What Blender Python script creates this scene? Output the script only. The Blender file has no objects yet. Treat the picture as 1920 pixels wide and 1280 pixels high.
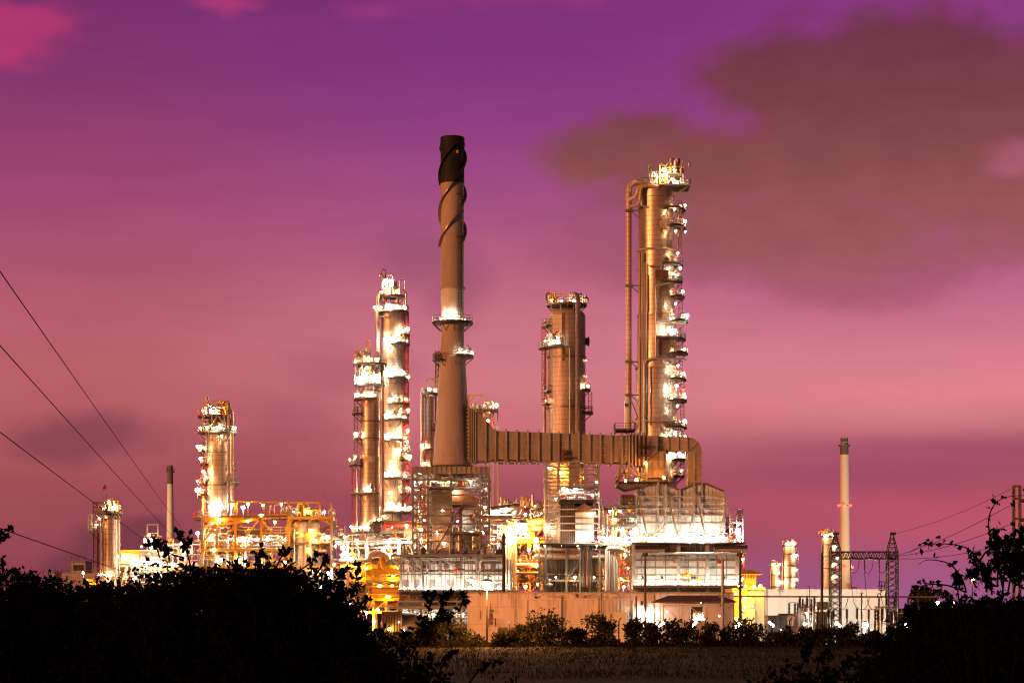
import bpy, math, random
from mathutils import Vector, Matrix
from math import radians as R, sin, cos, pi
random.seed(11)
SC = bpy.context.scene
COL = SC.collection
K = 0.00025            # metres per photo pixel and metre of distance (75 mm lens)
HY, HC = 1138, 4.46    # horizon row and eye height

# ------------------------------------------------------------------ mesh builder
class MB:
    def __init__(s):
        s.v = []; s.f = []; s.m = []; s.mi = 0; s.cut = []
    def add(s, vs, fs):
        o = len(s.v); s.cut.append((o, len(s.f)))
        s.v.extend(vs); s.f.extend([tuple(i + o for i in f) for f in fs]); s.m.extend([s.mi] * len(fs))
        return s
    def box(s, x0, x1, y0, y1, z0, z1):
        v = [(x0,y0,z0),(x1,y0,z0),(x1,y1,z0),(x0,y1,z0),(x0,y0,z1),(x1,y0,z1),(x1,y1,z1),(x0,y1,z1)]
        return s.add(v, [(0,3,2,1),(4,5,6,7),(0,1,5,4),(1,2,6,5),(2,3,7,6),(3,0,4,7)])
    def bar(s, p, q, w, d=None):
        p = Vector(p); q = Vector(q); d = d or w
        t = (q - p)
        if t.length < 1e-6: return s
        t.normalize()
        up = Vector((0,1,0)) if abs(t.y) < .9 else Vector((0,0,1))
        a = t.cross(up).normalized(); b = t.cross(a)
        a = a * w / 2; b = b * d / 2
        v = [p-a-b, p+a-b, p+a+b, p-a+b, q-a-b, q+a-b, q+a+b, q-a+b]
        return s.add([tuple(x) for x in v], [(0,1,2,3),(7,6,5,4),(0,4,5,1),(1,5,6,2),(2,6,7,3),(3,7,4,0)])
    def tube(s, pts, r, n=8, cap=True):
        pts = [Vector(p) for p in pts]
        rs = r if isinstance(r, (list, tuple)) else [r] * len(pts)
        rings = []; a = None
        for i, p in enumerate(pts):
            t = (pts[min(i+1, len(pts)-1)] - pts[max(i-1, 0)])
            if t.length < 1e-9: t = Vector((0,0,1))
            t.normalize()
            if a is None:
                up = Vector((0,1,0)) if abs(t.y) < .9 else Vector((1,0,0))
                a = t.cross(up).normalized()
            else:
                a = (a - t * a.dot(t))
                a = a.normalized() if a.length > 1e-6 else t.orthogonal().normalized()
            b = t.cross(a)
            rings.append([tuple(p + (a * cos(2*pi*k/n) + b * sin(2*pi*k/n)) * rs[i]) for k in range(n)])
        vs = [v for rg in rings for v in rg]; fs = []
        for i in range(len(rings) - 1):
            for k in range(n):
                k2 = (k + 1) % n
                fs.append((i*n+k, i*n+k2, (i+1)*n+k2, (i+1)*n+k))
        if cap:
            fs.append(tuple(range(n-1, -1, -1))); fs.append(tuple((len(rings)-1)*n + k for k in range(n)))
        return s.add(vs, fs)
    def pipe(s, pts, r, R_=None, n=8):
        return s.tube(rounded(pts, R_ or r * 2.2), r, n)
    def lathe(s, cx, cy, prof, n=32, a0=0, a1=360, cap=True):
        full = abs(a1 - a0) >= 360
        m = n if full else n + 1
        vs = []; fs = []
        for r, z in prof:
            for k in range(m):
                a = R(a0 + (a1 - a0) * k / n)
                vs.append((cx + r * cos(a), cy + r * sin(a), z))
        for i in range(len(prof) - 1):
            for k in range(n):
                k2 = (k + 1) % m if full else k + 1
                fs.append((i*m+k, i*m+k2, (i+1)*m+k2, (i+1)*m+k))
        if cap and full:
            fs.append(tuple(range(m-1, -1, -1))); fs.append(tuple((len(prof)-1)*m + k for k in range(m)))
        return s.add(vs, fs)
    def drum(s, p, q, r, n=20, dome=.35):
        # horizontal or vertical vessel with domed ends
        p = Vector(p); q = Vector(q); t = (q - p).normalized(); pts = []; rs = []
        for k in range(5):
            a = pi/2 * k / 4
            pts.append(p - t * (r * dome * cos(a))); rs.append(max(.02, r * sin(a)))
        for k in range(4, -1, -1):
            a = pi/2 * k / 4
            pts.append(q + t * (r * dome * cos(a))); rs.append(max(.02, r * sin(a)))
        return s.tube(pts, rs, n)
    def ball(s, c, r, n=8, m=5):
        c = Vector(c); prof = []
        for i in range(m + 1):
            a = -pi/2 + pi * i / m
            prof.append((max(.01, r * cos(a)), c.z + r * sin(a)))
        return s.lathe(c.x, c.y, prof, n)
    def poly_prism(s, poly, y0, y1):
        # poly = (x,z) outline, extruded in depth
        n = len(poly)
        vs = [(x, y0, z) for x, z in poly] + [(x, y1, z) for x, z in poly]
        fs = [tuple(range(n)), tuple(range(2*n-1, n-1, -1))]
        fs += [(i, i + n, (i+1) % n + n, (i+1) % n) for i in range(n)]
        return s.add(vs, fs)
    def build(s, name, mat, parent=None, origin=(0,0,0), smooth=True):
        me = bpy.data.meshes.new(name)
        ox, oy, oz = origin
        me.from_pydata([(x-ox, y-oy, z-oz) for x, y, z in s.v], [], s.f)
        for m in (mat if isinstance(mat, (list, tuple)) else [mat]): me.materials.append(m)
        if any(s.m): me.polygons.foreach_set('material_index', s.m)
        if smooth:
            me.polygons.foreach_set('use_smooth', [True] * len(me.polygons))
            me.set_sharp_from_angle(angle=R(38))
        me.update()
        o = bpy.data.objects.new(name, me); COL.objects.link(o)
        if parent: o.parent = parent
        else: o.location = origin
        return o

def rounded(pts, rr, k=4):
    pts = [Vector(p) for p in pts]; out = [pts[0]]
    for i in range(1, len(pts) - 1):
        a, b, c = pts[i-1], pts[i], pts[i+1]
        d1 = min(rr, (a-b).length * .49); d2 = min(rr, (c-b).length * .49)
        p = b + (a-b).normalized() * d1; q = b + (c-b).normalized() * d2
        for j in range(k + 1):
            t = j / k
            out.append(p * (1-t)**2 + b * 2 * t * (1-t) + q * t * t)
    out.append(pts[-1])
    return out

def tag(o, label=None, cat=None, group=None, kind=None):
    if label: o['label'] = label
    if cat: o['category'] = cat
    if group: o['group'] = group
    if kind: o['kind'] = kind
    return o

# ------------------------------------------------------------------ a thing: an Empty at its base that parents its parts
class T:
    def __init__(s, name, label, cat, px, Y, group=None, z=0):
        s.Y = Y; s.s = Y * K
        s.o = ((px - 960) * s.s, Y, z)
        s.root = bpy.data.objects.new(name, None); COL.objects.link(s.root)
        s.root.location = s.o; s.root.empty_display_size = .5
        tag(s.root, label, cat, group, 'thing')
    def X(s, px): return (px - 960) * s.s
    def Z(s, py): return HC + (HY - py) * s.s
    def P(s, px, py, dy=0): return Vector((s.X(px), s.Y + dy, s.Z(py)))
    def part(s, mb, name, mat, parent=None, label=None, smooth=True):
        o = mb.build(name, mat, parent or s.root, s.o, smooth)
        if label: o['label'] = label
        return o

def parts(t, mb, name, mat, parent=None):
    """every separate bar or plate added to mb becomes a part of its own"""
    cuts = mb.cut + [(len(mb.v), len(mb.f))]
    for (v0, f0), (v1, f1) in zip(cuts, cuts[1:]):
        b = MB(); b.add(mb.v[v0:v1], [tuple(i-v0 for i in f) for f in mb.f[f0:f1]]); t.part(b, name, mat, parent)

# ------------------------------------------------------------------ materials
MAT = {}
def nodes_of(name):
    m = bpy.data.materials.new(name); m.use_nodes = True
    nt = m.node_tree; nt.nodes.clear()
    out = nt.nodes.new('ShaderNodeOutputMaterial')
    return m, nt, out
def N(nt, typ, **kw):
    n = nt.nodes.new(typ)
    for k, v in kw.items():
        if k.startswith('i_'): n.inputs[k[2:].replace('_', ' ')].default_value = v
        elif k.startswith('n_'): n.inputs[int(k[2:])].default_value = v
        else: setattr(n, k, v)
    return n
def math_(nt, op, a, b=None, c=None, clamp=False):
    n = nt.nodes.new('ShaderNodeMath'); n.operation = op; n.use_clamp = clamp
    for i, x in enumerate((a, b, c)):
        if x is None: continue
        if isinstance(x, (int, float)): n.inputs[i].default_value = x
        else: nt.links.new(x, n.inputs[i])
    return n.outputs[0]
def mixc(nt, fac, a, b, mode='MIX'):
    n = nt.nodes.new('ShaderNodeMix'); n.data_type = 'RGBA'; n.blend_type = mode; n.clamp_factor = True
    for i, x in ((0, fac), (6, a), (7, b)):
        if isinstance(x, (int, float)): n.inputs[i].default_value = x
        elif isinstance(x, tuple): n.inputs[i].default_value = x if len(x) == 4 else (*x, 1)
        else: nt.links.new(x, n.inputs[i])
    return n.outputs[2]

def paint(key, col, rough=.5, metal=0., var=.25, scale=.6, streak=6., dirt=None, dirt_amt=.4, seam_h=0, seam_v=0, seam_amt=.5, bump=.15, rust=0., spec=.5):
    """Painted or clad metal / plaster: blotchy colour, vertical weather streaks, optional plate seams, rust."""
    m, nt, out = nodes_of(key)
    L = nt.links.new
    b = N(nt, 'ShaderNodeBsdfPrincipled', i_Roughness=rough, i_Metallic=metal)
    b.inputs['Specular IOR Level'].default_value = spec
    L(b.outputs[0], out.inputs[0])
    tc = N(nt, 'ShaderNodeTexCoord')
    info = N(nt, 'ShaderNodeObjectInfo')
    mp = N(nt, 'ShaderNodeMapping'); mp.inputs['Scale'].default_value = (1, 1, 1/streak)
    L(tc.outputs['Object'], mp.inputs[0])
    off = N(nt, 'ShaderNodeVectorMath', operation='ADD'); L(mp.outputs[0], off.inputs[0])
    rnd = math_(nt, 'MULTIPLY', info.outputs['Random'], 40.)
    cmb = N(nt, 'ShaderNodeCombineXYZ'); L(rnd, cmb.inputs[0]); L(rnd, cmb.inputs[2]); L(cmb.outputs[0], off.inputs[1])
    n1 = N(nt, 'ShaderNodeTexNoise', i_Scale=scale, i_Detail=6., i_Roughness=.65); L(off.outputs[0], n1.inputs['Vector'])
    n2 = N(nt, 'ShaderNodeTexNoise', i_Scale=scale*3.1, i_Detail=4., i_Roughness=.7); L(off.outputs[0], n2.inputs['Vector'])
    dark = tuple(c * (1 - var) for c in col); light = tuple(min(1, c * (1 + var)) for c in col)
    r1 = N(nt, 'ShaderNodeMapRange', n_1=.35, n_2=.65); L(n1.outputs[0], r1.inputs[0])
    c = mixc(nt, r1.outputs[0], dark, light)
    d = dirt or tuple(x * .35 for x in col)
    r2 = N(nt, 'ShaderNodeMapRange', n_1=.52, n_2=.75, n_3=0., n_4=dirt_amt); L(n2.outputs[0], r2.inputs[0])
    c = mixc(nt, r2.outputs[0], c, d)
    if rust > 0:
        n3 = N(nt, 'ShaderNodeTexNoise', i_Scale=scale*1.7, i_Detail=8., i_Roughness=.75)
        o3 = N(nt, 'ShaderNodeVectorMath', operation='ADD'); L(off.outputs[0], o3.inputs[0]); o3.inputs[1].default_value = (17, 3, 9); L(o3.outputs[0], n3.inputs['Vector'])
        r3 = N(nt, 'ShaderNodeMapRange', n_1=.55, n_2=.72, n_3=0., n_4=rust); L(n3.outputs[0], r3.inputs[0])
        c = mixc(nt, r3.outputs[0], c, (.16, .06, .022))
    sep = N(nt, 'ShaderNodeSeparateXYZ'); L(tc.outputs['Object'], sep.inputs[0])
    seam = None
    if seam_h:
        fr = math_(nt, 'FRACT', math_(nt, 'DIVIDE', sep.outputs[2], seam_h))
        seam = math_(nt, 'LESS_THAN', fr, .11)
    if seam_v:
        fr2 = math_(nt, 'FRACT', math_(nt, 'DIVIDE', math_(nt, 'ADD', sep.outputs[0], math_(nt, 'MULTIPLY', sep.outputs[1], .618)), seam_v))
        s2 = math_(nt, 'LESS_THAN', fr2, .06)
        seam = s2 if seam is None else math_(nt, 'MAXIMUM', seam, s2)
    if seam is not None:
        c = mixc(nt, math_(nt, 'MULTIPLY', seam, seam_amt), c, tuple(x * .3 for x in col))
    L(c, b.inputs['Base Color'])
    rr = N(nt, 'ShaderNodeMapRange', n_1=.3, n_2=.7, n_3=max(.05, rough-.1), n_4=min(1, rough+.15)); L(n2.outputs[0], rr.inputs[0])
    L(rr.outputs[0], b.inputs['Roughness'])
    if bump:
        h = n2.outputs[0]
        if seam is not None: h = math_(nt, 'SUBTRACT', h, math_(nt, 'MULTIPLY', seam, 1.2))
        bp = N(nt, 'ShaderNodeBump', i_Strength=bump, i_Distance=.08); L(h, bp.inputs['Height']); L(bp.outputs[0], b.inputs['Normal'])
    MAT[key] = m
    return m

def glow(key, col, strength):
    m, nt, out = nodes_of(key)
    e = N(nt, 'ShaderNodeEmission', i_Strength=strength); e.inputs[0].default_value = (*col, 1)
    nt.links.new(e.outputs[0], out.inputs[0]); MAT[key] = m; m.cycles.emission_sampling = 'FRONT'
    return m

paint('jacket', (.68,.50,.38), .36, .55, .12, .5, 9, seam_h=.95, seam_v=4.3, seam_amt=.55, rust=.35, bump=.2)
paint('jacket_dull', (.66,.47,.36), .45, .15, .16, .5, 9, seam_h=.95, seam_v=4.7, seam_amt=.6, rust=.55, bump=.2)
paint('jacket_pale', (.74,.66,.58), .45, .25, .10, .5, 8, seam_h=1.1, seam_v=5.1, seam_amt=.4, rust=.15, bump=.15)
paint('stack_paint', (.48,.37,.33), .7, 0, .10, .16, 4, dirt_amt=.35, rust=.18, bump=.05)
paint('stack_band', (.72,.68,.62), .55, 0, .08, .4, 7, dirt_amt=.25)
paint('stack_black', (.012,.008,.008), .8, 0, .3, .3, 5)
paint('stack_white', (.72,.66,.58), .6, 0, .06, .2, 9, dirt_amt=.12)
paint('stack_grey', (.13,.11,.11), .7, 0, .2, .3, 5)
paint('duct', (.42,.34,.30), .5, .2, .28, .35, 5, rust=.55, dirt_amt=.6, bump=.2)
paint('duct_rib', (.46,.39,.34), .5, .2, .2, .6, 3, rust=.5)
paint('steel', (.24,.22,.20), .5, .3, .2, .8, 3, rust=.35)
paint('steel_pale', (.46,.43,.39), .5, .2, .15, .8, 3, rust=.25)
paint('steel_dark', (.055,.048,.045), .6, .2, .3, .8, 3, rust=.3)
paint('steel_rust', (.17,.075,.045), .65, .1, .3, .8, 3)
paint('grating', (.20,.17,.15), .6, .3, .2, 1.5, 1)
paint('yellow', (.78,.40,.03), .45, 0, .12, .8, 3, rust=.2)
paint('red', (.52,.06,.03), .5, 0, .15, .8, 3)
paint('pipe_white', (.62,.58,.53), .38, .45, .1, .6, 3, rust=.15)
paint('pipe_brown', (.33,.22,.16), .42, .5, .2, .6, 3, rust=.5)
paint('panel', (.66,.66,.62), .5, .05, .1, .35, 6, dirt_amt=.35, seam_v=2.2, seam_amt=.3, rust=.18)
paint('panel_mid', (.70,.67,.62), .5, .1, .16, .35, 6, dirt_amt=.45, rust=.3)
paint('panel_grey', (.27,.25,.22), .55, .1, .18, .4, 5, dirt_amt=.4, seam_v=1.7, seam_amt=.5, rust=.3)
paint('corrug_brown', (.20,.12,.085), .6, .1, .2, .5, 5, seam_v=.7, seam_amt=.85, rust=.4)
paint('wall_pink', (.50,.43,.42), .8, 0, .12, .22, 5, dirt=(.2,.15,.13), dirt_amt=.7, bump=.1)
paint('wall_stain', (.36,.29,.27), .85, 0, .2, .6, 6)
paint('wall_beige', (.52,.48,.43), .8, 0, .06, .2, 4, dirt=(.2,.17,.15), dirt_amt=.25, seam_v=3.2, seam_amt=.15)
paint('wall_yellow', (.75,.48,.10), .7, 0, .08, .4, 3)
paint('roof_rust', (.10,.055,.045), .7, .1, .3, .8, 2, seam_v=.6, seam_amt=.5)
paint('concrete', (.30,.27,.24), .85, 0, .15, .7, 2)
paint('pole_wood', (.20,.13,.07), .8, 0, .25, 1.5, 8)
paint('pole_dark', (.04,.035,.035), .7, 0, .25, 1.5, 8)
paint('insulator', (.035,.02,.018), .3, 0, .2, 2, 1)
paint('transformer', (.16,.17,.17), .5, .1, .15, .8, 3, rust=.2)
paint('wire', (.012,.01,.012), 1., 0, .1, 1, 1, bump=0, spec=0)
paint('bark', (.004,.0035,.003), .95, 0, .4, 3, 5, spec=.02)
paint('flag_red', (.55,.03,.05), .8, 0, .1, 2, 1)
paint('flag_white', (.8,.8,.8), .8, 0, .05, 2, 1)
paint('flag_blue', (.03,.05,.3), .8, 0, .05, 2, 1)

WARM = (1., .62, .30); WHITE = (1., .88, .70); SOD = (1., .33, .045); RED = (1., .03, .02)
glow('lamp_warm', WARM, 310); glow('lamp_white', WHITE, 460); glow('lamp_sodium', SOD, 420); glow('lamp_red', RED, 16)
glow('lamp_tube', (1., .95, .9), 30); glow('lamp_small', WARM, 200); glow('lamp_yellow', (1., .50, .04), 300)
glow('lamp_flood', (1., .84, .66), 3600); glow('lamp_street', (1., .34, .09), 3700)

# leaves: a little light passes through
def leafmat(key, c1, c2, trans=.2):
    m, nt, out = nodes_of(key); L = nt.links.new
    b = N(nt, 'ShaderNodeBsdfPrincipled', i_Roughness=.85); b.inputs['Specular IOR Level'].default_value = .04
    geo = N(nt, 'ShaderNodeNewGeometry')
    ramp = mixc(nt, geo.outputs['Random Per Island'], c1, c2); L(ramp, b.inputs['Base Color'])
    t = N(nt, 'ShaderNodeBsdfTranslucent'); L(ramp, t.inputs[0])
    mx = N(nt, 'ShaderNodeMixShader', n_0=trans); L(b.outputs[0], mx.inputs[1]); L(t.outputs[0], mx.inputs[2])
    L(mx.outputs[0], out.inputs[0]); MAT[key] = m
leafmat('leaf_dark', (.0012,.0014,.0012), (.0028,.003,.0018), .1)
leafmat('leaf_shrub', (.011,.014,.004), (.040,.038,.010), .25)
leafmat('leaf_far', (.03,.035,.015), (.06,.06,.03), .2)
leafmat('grass_blade', (.011,.016,.003), (.028,.032,.006), .2)

# ------------------------------------------------------------------ lamps (mesh data shared by every copy)
def lamp_mesh(key, mat, r, post=1.1):
    b = MB()
    b.mi = 1; b.ball((0,0,0), r, 7, 4)
    b.mi = 0; b.lathe(0, 0, [(r*1.25, r*.75), (r*.9, r*1.15), (r*.3, r*1.35)], 10)
    b.bar((0,0,r*1.3), (0, r*1.9, r*1.3), .09); b.bar((0, r*1.9, r*1.3), (0, r*1.9, -post), .09)
    o = b.build(key, [MAT['steel'], mat]); me = o.data
    bpy.data.objects.remove(o)
    return me
LAMPS = {'w': lamp_mesh('lamp', MAT['lamp_warm'], .28), 'W': lamp_mesh('lamp', MAT['lamp_white'], .30),
         'o': lamp_mesh('lamp', MAT['lamp_sodium'], .4), 'r': lamp_mesh('lamp', MAT['lamp_red'], .42, .3),
         's': lamp_mesh('lamp', MAT['lamp_small'], .2, .8), 'y': lamp_mesh('lamp', MAT['lamp_yellow'], .26, .6),
         'f': lamp_mesh('lamp', MAT['lamp_flood'], .42), 'S': lamp_mesh('lamp', MAT['lamp_street'], .5)}
LR = random.Random(99)
def lamp(t, px, py, dy=0, kind='w', sc=1., parent=None):
    if kind in 'wWsy': sc *= LR.choice((.55, .75, .85, 1., 1.1, 1.25))
    o = bpy.data.objects.new('lamp', LAMPS[kind]); COL.objects.link(o)
    o.parent = parent or t.root
    p = t.P(px, py, dy)
    o.location = (p.x - t.o[0], p.y - t.o[1], p.z - t.o[2]); o.scale = (sc,)*3
    return o
# ------------------------------------------------------------------ kit of refinery parts
def arc(cx, cy, z, r, a0, a1, n):
    return [(cx + r*cos(R(a0+(a1-a0)*k/n)), cy + r*sin(R(a0+(a1-a0)*k/n)), z) for k in range(n+1)]

def platform(t, cpx, py, r_in, r_out, a0=0, a1=360, rail=1.15, deckmat='grating', railmat='steel_pale', dy=0, bracket=True, clutter=0, lamps=()):
    """Round walkway on a column: deck (with brackets) > railing, valve boxes, lamps."""
    cx, cy, z = t.X(cpx), t.Y + dy, t.Z(py)
    b = MB(); n = max(6, int(abs(a1-a0)/14))
    b.lathe(cx, cy, [(r_in, z-.28), (r_out, z-.28), (r_out, z), (r_in, z)], n, a0, a1, cap=False)
    b.lathe(cx, cy, [(r_in, z), (r_in, z-.28)], n, a0, a1, cap=False)
    k = max(2, int(abs(a1-a0)/40))
    if bracket:
        for i in range(k + (abs(a1-a0) < 360)):
            a = R(a0 + (a1-a0)*i/k)
            b.bar((cx+r_out*.97*cos(a), cy+r_out*.97*sin(a), z-.3), (cx+r_in*.98*cos(a), cy+r_in*.98*sin(a), z-.3-(r_out-r_in)*.85), .14)
    d = t.part(b, 'platform', MAT[deckmat])
    g = MB()
    for h in (rail, rail*.52):
        g.tube(arc(cx, cy, z+h, r_out-.06, a0, a1, n), .05, 4)
    g.lathe(cx, cy, [(r_out-.01, z), (r_out-.01, z+.16)], n, a0, a1, cap=False)
    m = max(3, int(abs(a1-a0)/360*2*pi*r_out/1.4))
    for i in range(m + (abs(a1-a0) < 360)):
        a = R(a0 + (a1-a0)*i/m); x, y = cx+(r_out-.06)*cos(a), cy+(r_out-.06)*sin(a)
        g.bar((x,y,z), (x,y,z+rail), .08)
    if abs(a1-a0) < 360:
        for a in (a0, a1):
            a = R(a)
            for h in (rail, rail*.52):
                g.bar((cx+r_in*cos(a), cy+r_in*sin(a), z+h), (cx+(r_out-.06)*cos(a), cy+(r_out-.06)*sin(a), z+h), .08)
    t.part(g, 'railing', MAT[railmat], d)
    rnd = random.Random(int(cpx*7+py*13))
    for i in range(clutter):
        a = R(rnd.uniform(a0, a1)); rr = (r_in + r_out)/2
        x, y = cx+rr*cos(a), cy+rr*sin(a)
        v = MB(); h = rnd.uniform(.5, 1.5); w = rnd.uniform(.15, .4)
        v.box(x-w, x+w, y-w, y+w, z+.25, z+.25+h)
        v.tube([(x,y,z), (x,y,z+h+.6)], .1, 6)
        v.tube([(x-w*1.6,y,z+h*.7), (x+w*1.6,y,z+h*.7)], .12, 6)
        t.part(v, 'valve', MAT[rnd.choice(['pipe_white', 'steel_pale', 'steel'])], d)
    for (px, ppy, ldy, kind, sc) in lamps: lamp(t, px, ppy, ldy, kind, sc, d)
    return d

def ladder(t, px, py0, py1, dy, mat='steel', w=.6, cage=True, name='ladder'):
    b = MB(); x = t.X(px); y = t.Y+dy; z0, z1 = sorted((t.Z(py0), t.Z(py1)))
    for sx in (-w/2, w/2): b.bar((x+sx, y, z0), (x+sx, y, z1), .09)
    z = z0
    while z < z1:
        b.bar((x-w/2, y, z), (x+w/2, y, z), .06); z += .6
    if cage:
        z = z0 + 1
        while z < z1:
            b.tube(arc(x, y, z, .45, 180, 360, 6), .035, 4); z += 1.3
        for a in (200, 270, 340):
            b.bar((x+.45*cos(R(a)), y+.45*sin(R(a)), z0+1), (x+.45*cos(R(a)), y+.45*sin(R(a)), z1), .045)
    return t.part(b, name, MAT[mat])

def manhole(t, cpx, py, r, ang, rad, mat='jacket', dy=0):
    """Round flanged manway standing out of the shell at angle ang."""
    cx, cy, z = t.X(cpx), t.Y+dy, t.Z(py); d = Vector((cos(R(ang)), sin(R(ang)), 0)); c = Vector((cx, cy, z))
    b = MB()
    b.tube([c+d*(rad-.4), c+d*(rad+.45)], r*.78, 18); b.tube([c+d*(rad+.45), c+d*(rad+.72)], r, 18)
    b.tube([c+d*(rad+.72), c+d*(rad+.8)], r*.62, 18)
    return t.part(b, 'manhole', MAT[mat])

def shell(t, cpx, prof, mat, name='shell', dy=0, n=40):
    """prof = (row, half width in photo pixels), from the bottom up"""
    b = MB(); cx = t.X(cpx)
    b.lathe(cx, t.Y+dy, [(max(.05, h*t.s), t.Z(py)) for py, h in prof], n)
    return t.part(b, name, MAT[mat])

def dome(py, h, hr):
    """rows and half widths of a domed head starting at row py, rising hr rows"""
    return [(py - hr*sin(R(a)), h*cos(R(a))) for a in (0, 18, 36, 54, 70, 82, 89)]

def ring(t, cpx, py, h, w=.22, th=.3, mat='steel', dy=0):
    b = MB(); z = t.Z(py); r = h*t.s
    b.lathe(t.X(cpx), t.Y+dy, [(r-.05, z-th/2), (r+w, z-th/2), (r+w, z+th/2), (r-.05, z+th/2)], 36, cap=False)
    return t.part(b, 'stiffening_ring', MAT[mat])

def pipe(t, pts, r, mat='pipe_white', R_=None, parent=None, name='pipe', n=10, flange=False):
    """pts = (px, row, depth offset)"""
    P = [t.P(*p) for p in pts]; b = MB(); b.pipe(P, r, R_, n)
    if flange:
        for a, c in ((P[0], P[1]), (P[-1], P[-2])):
            d = (c-a).normalized(); b.tube([a, a+d*.2], r*1.5, n)
    return t.part(b, name, MAT[mat], parent)

def frame3d(t, pxs, dys, pys, w=.5, colmat='steel', girmat='steel', bracemat='steel', xface=True, yface=True, skip=()):
    """Braced steel frame: every column, every level of girders and the bracing of every face are parts."""
    zs = [t.Z(p) for p in pys]; xs = [t.X(p) for p in pxs]; ys = [t.Y+d for d in dys]
    for i, x in enumerate(xs):
        for j, y in enumerate(ys):
            b = MB(); b.bar((x, y, min(zs)), (x, y, max(zs)), w, w); t.part(b, 'column', MAT[colmat])
    for z in zs:
        b = MB()
        for y in ys: b.bar((xs[0], y-.01, z), (xs[-1], y-.01, z), w*.8, w*.66)
        for x in xs: b.bar((x-.01, ys[0], z), (x-.01, ys[-1], z), w*.62, w*.74)
        t.part(b, 'girder', MAT[girmat])
    if xface:
        for y in ys:
            b = MB()
            for i in range(len(xs)-1):
                for k in range(len(zs)-1):
                    if (i, k) in skip: continue
                    if (i+k) % 3 != 2: b.bar((xs[i], y-.12, zs[k]), (xs[i+1], y-.12, zs[k+1]), w*.45)
                    if (i+k) % 3 != 1: b.bar((xs[i+1], y+.12, zs[k]), (xs[i], y+.12, zs[k+1]), w*.45)
            if len(b.cut) > 14: t.part(b, 'cross_brace', MAT[bracemat])
            elif b.v: parts(t, b, 'cross_brace', MAT[bracemat])
    if yface and len(ys) > 1:
        for x in (xs[0], xs[-1]):
            b = MB()
            for j in range(len(ys)-1):
                for k in range(len(zs)-1):
                    b.bar((x-.12, ys[j], zs[k]), (x-.12, ys[j+1], zs[k+1]), w*.45)
                    b.bar((x+.12, ys[j+1], zs[k]), (x+.12, ys[j], zs[k+1]), w*.45)
            t.part(b, 'side_brace', MAT[bracemat])

def railing(t, pts, h=1.1, mat='steel_pale', parent=None, step=1.5):
    """pts = (px,row,dy) path along a deck edge"""
    P = [t.P(*p) for p in pts]; b = MB(); up = Vector((0,0,h))
    for a, c in zip(P, P[1:]):
        L = (c-a).length; n = max(1, int(L/step))
        for k in range(n+1):
            q = a.lerp(c, k/n); b.bar(q, q+up, .08)
        for f in (1, .52): b.bar(a+up*f, c+up*f, .08)
        b.bar(a+Vector((0,0,.08)), c+Vector((0,0,.08)), .03, .16)
    return t.part(b, 'railing', MAT[mat], parent)

def deck(t, px0, px1, py, dy0, dy1, th=.35, mat='grating', rail=True, railmat='steel_pale', rs='flr'):
    z = t.Z(py); b = MB(); b.box(t.X(px0), t.X(px1), t.Y+dy0, t.Y+dy1, z-th, z)
    x = t.X(px0)
    while x < t.X(px1):
        b.box(x+.05, x+.25, t.Y+dy0+.02, t.Y+dy1-.02, z-th-.25, z-th+.01); x += 2.2
    d = t.part(b, 'deck', MAT[mat])
    if rail:
        pts = []
        if 'l' in rs: pts.append((px0, py, dy1))
        pts += [(px0, py, dy0), (px1, py, dy0)]
        if 'r' in rs: pts.append((px1, py, dy1))
        railing(t, pts, mat=railmat, parent=d)
    return d

def piping(t, px0, px1, py0, py1, dy0, dy1, n, seed, mats=('pipe_white', 'steel_pale', 'pipe_brown', 'pipe_white'), rmin=.1, rmax=.38, valves=4):
    """A tangle of process pipework inside a box; each run is a part of its own."""
    rd = random.Random(seed)
    for i in range(n):
        r = rd.uniform(rmin, rmax) if rd.random() < .7 else rd.uniform(rmin, rmax)*.5
        dy = rd.uniform(dy0, dy1); a = rd.uniform(px0, px1); b_ = rd.uniform(py0, py1)
        kind = rd.random()
        if kind < .34:
            c = min(px1, max(px0, a + rd.choice((-1, 1))*rd.uniform(.25, .8)*(px1-px0)))
            pts = [(a, b_, dy), (c, b_, dy), (c, rd.uniform(py0, py1), dy)]
        elif kind < .62:
            pts = [(a, py1, dy), (a, rd.uniform(py0, (py0+py1)/2), dy), (min(px1, a+rd.uniform(.1, .4)*(px1-px0)), 0, dy)]
            pts[2] = (pts[2][0], pts[1][1], dy)
        elif kind < .8:
            pts = [(a, py1, dy), (a, py0+rd.random()*(py1-py0)*.5, dy)]
        elif kind < .9:
            w = rd.uniform(6, 16); top = rd.uniform(py0, py0+(py1-py0)*.4)
            pts = [(a, b_, dy), (a, top, dy), (a+w, top, dy), (a+w, py1, dy)]
        else:
            pts = [(px0, b_, dy), (px1, b_, dy)]
        pipe(t, pts, r, rd.choice(mats), name='pipe', n=8, flange=r > .2)
    for i in range(valves):
        p = t.P(rd.uniform(px0, px1), rd.uniform(py0, py1), rd.uniform(dy0, dy1)); b = MB(); q = rd.uniform(.25, .5)
        b.tube([p-Vector((q*1.6,0,0)), p+Vector((q*1.6,0,0))], q*.6, 8)
        b.ball(p, q, 8, 5); b.tube([p, p+Vector((0,0,q*2.4))], q*.22, 6); b.tube([p+Vector((0,0,q*2.4)), p+Vector((0,0,q*2.6))], q*.9, 10)
        t.part(b, 'valve', MAT[rd.choice(('steel_pale', 'pipe_white', 'red', 'yellow', 'steel'))])

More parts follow.
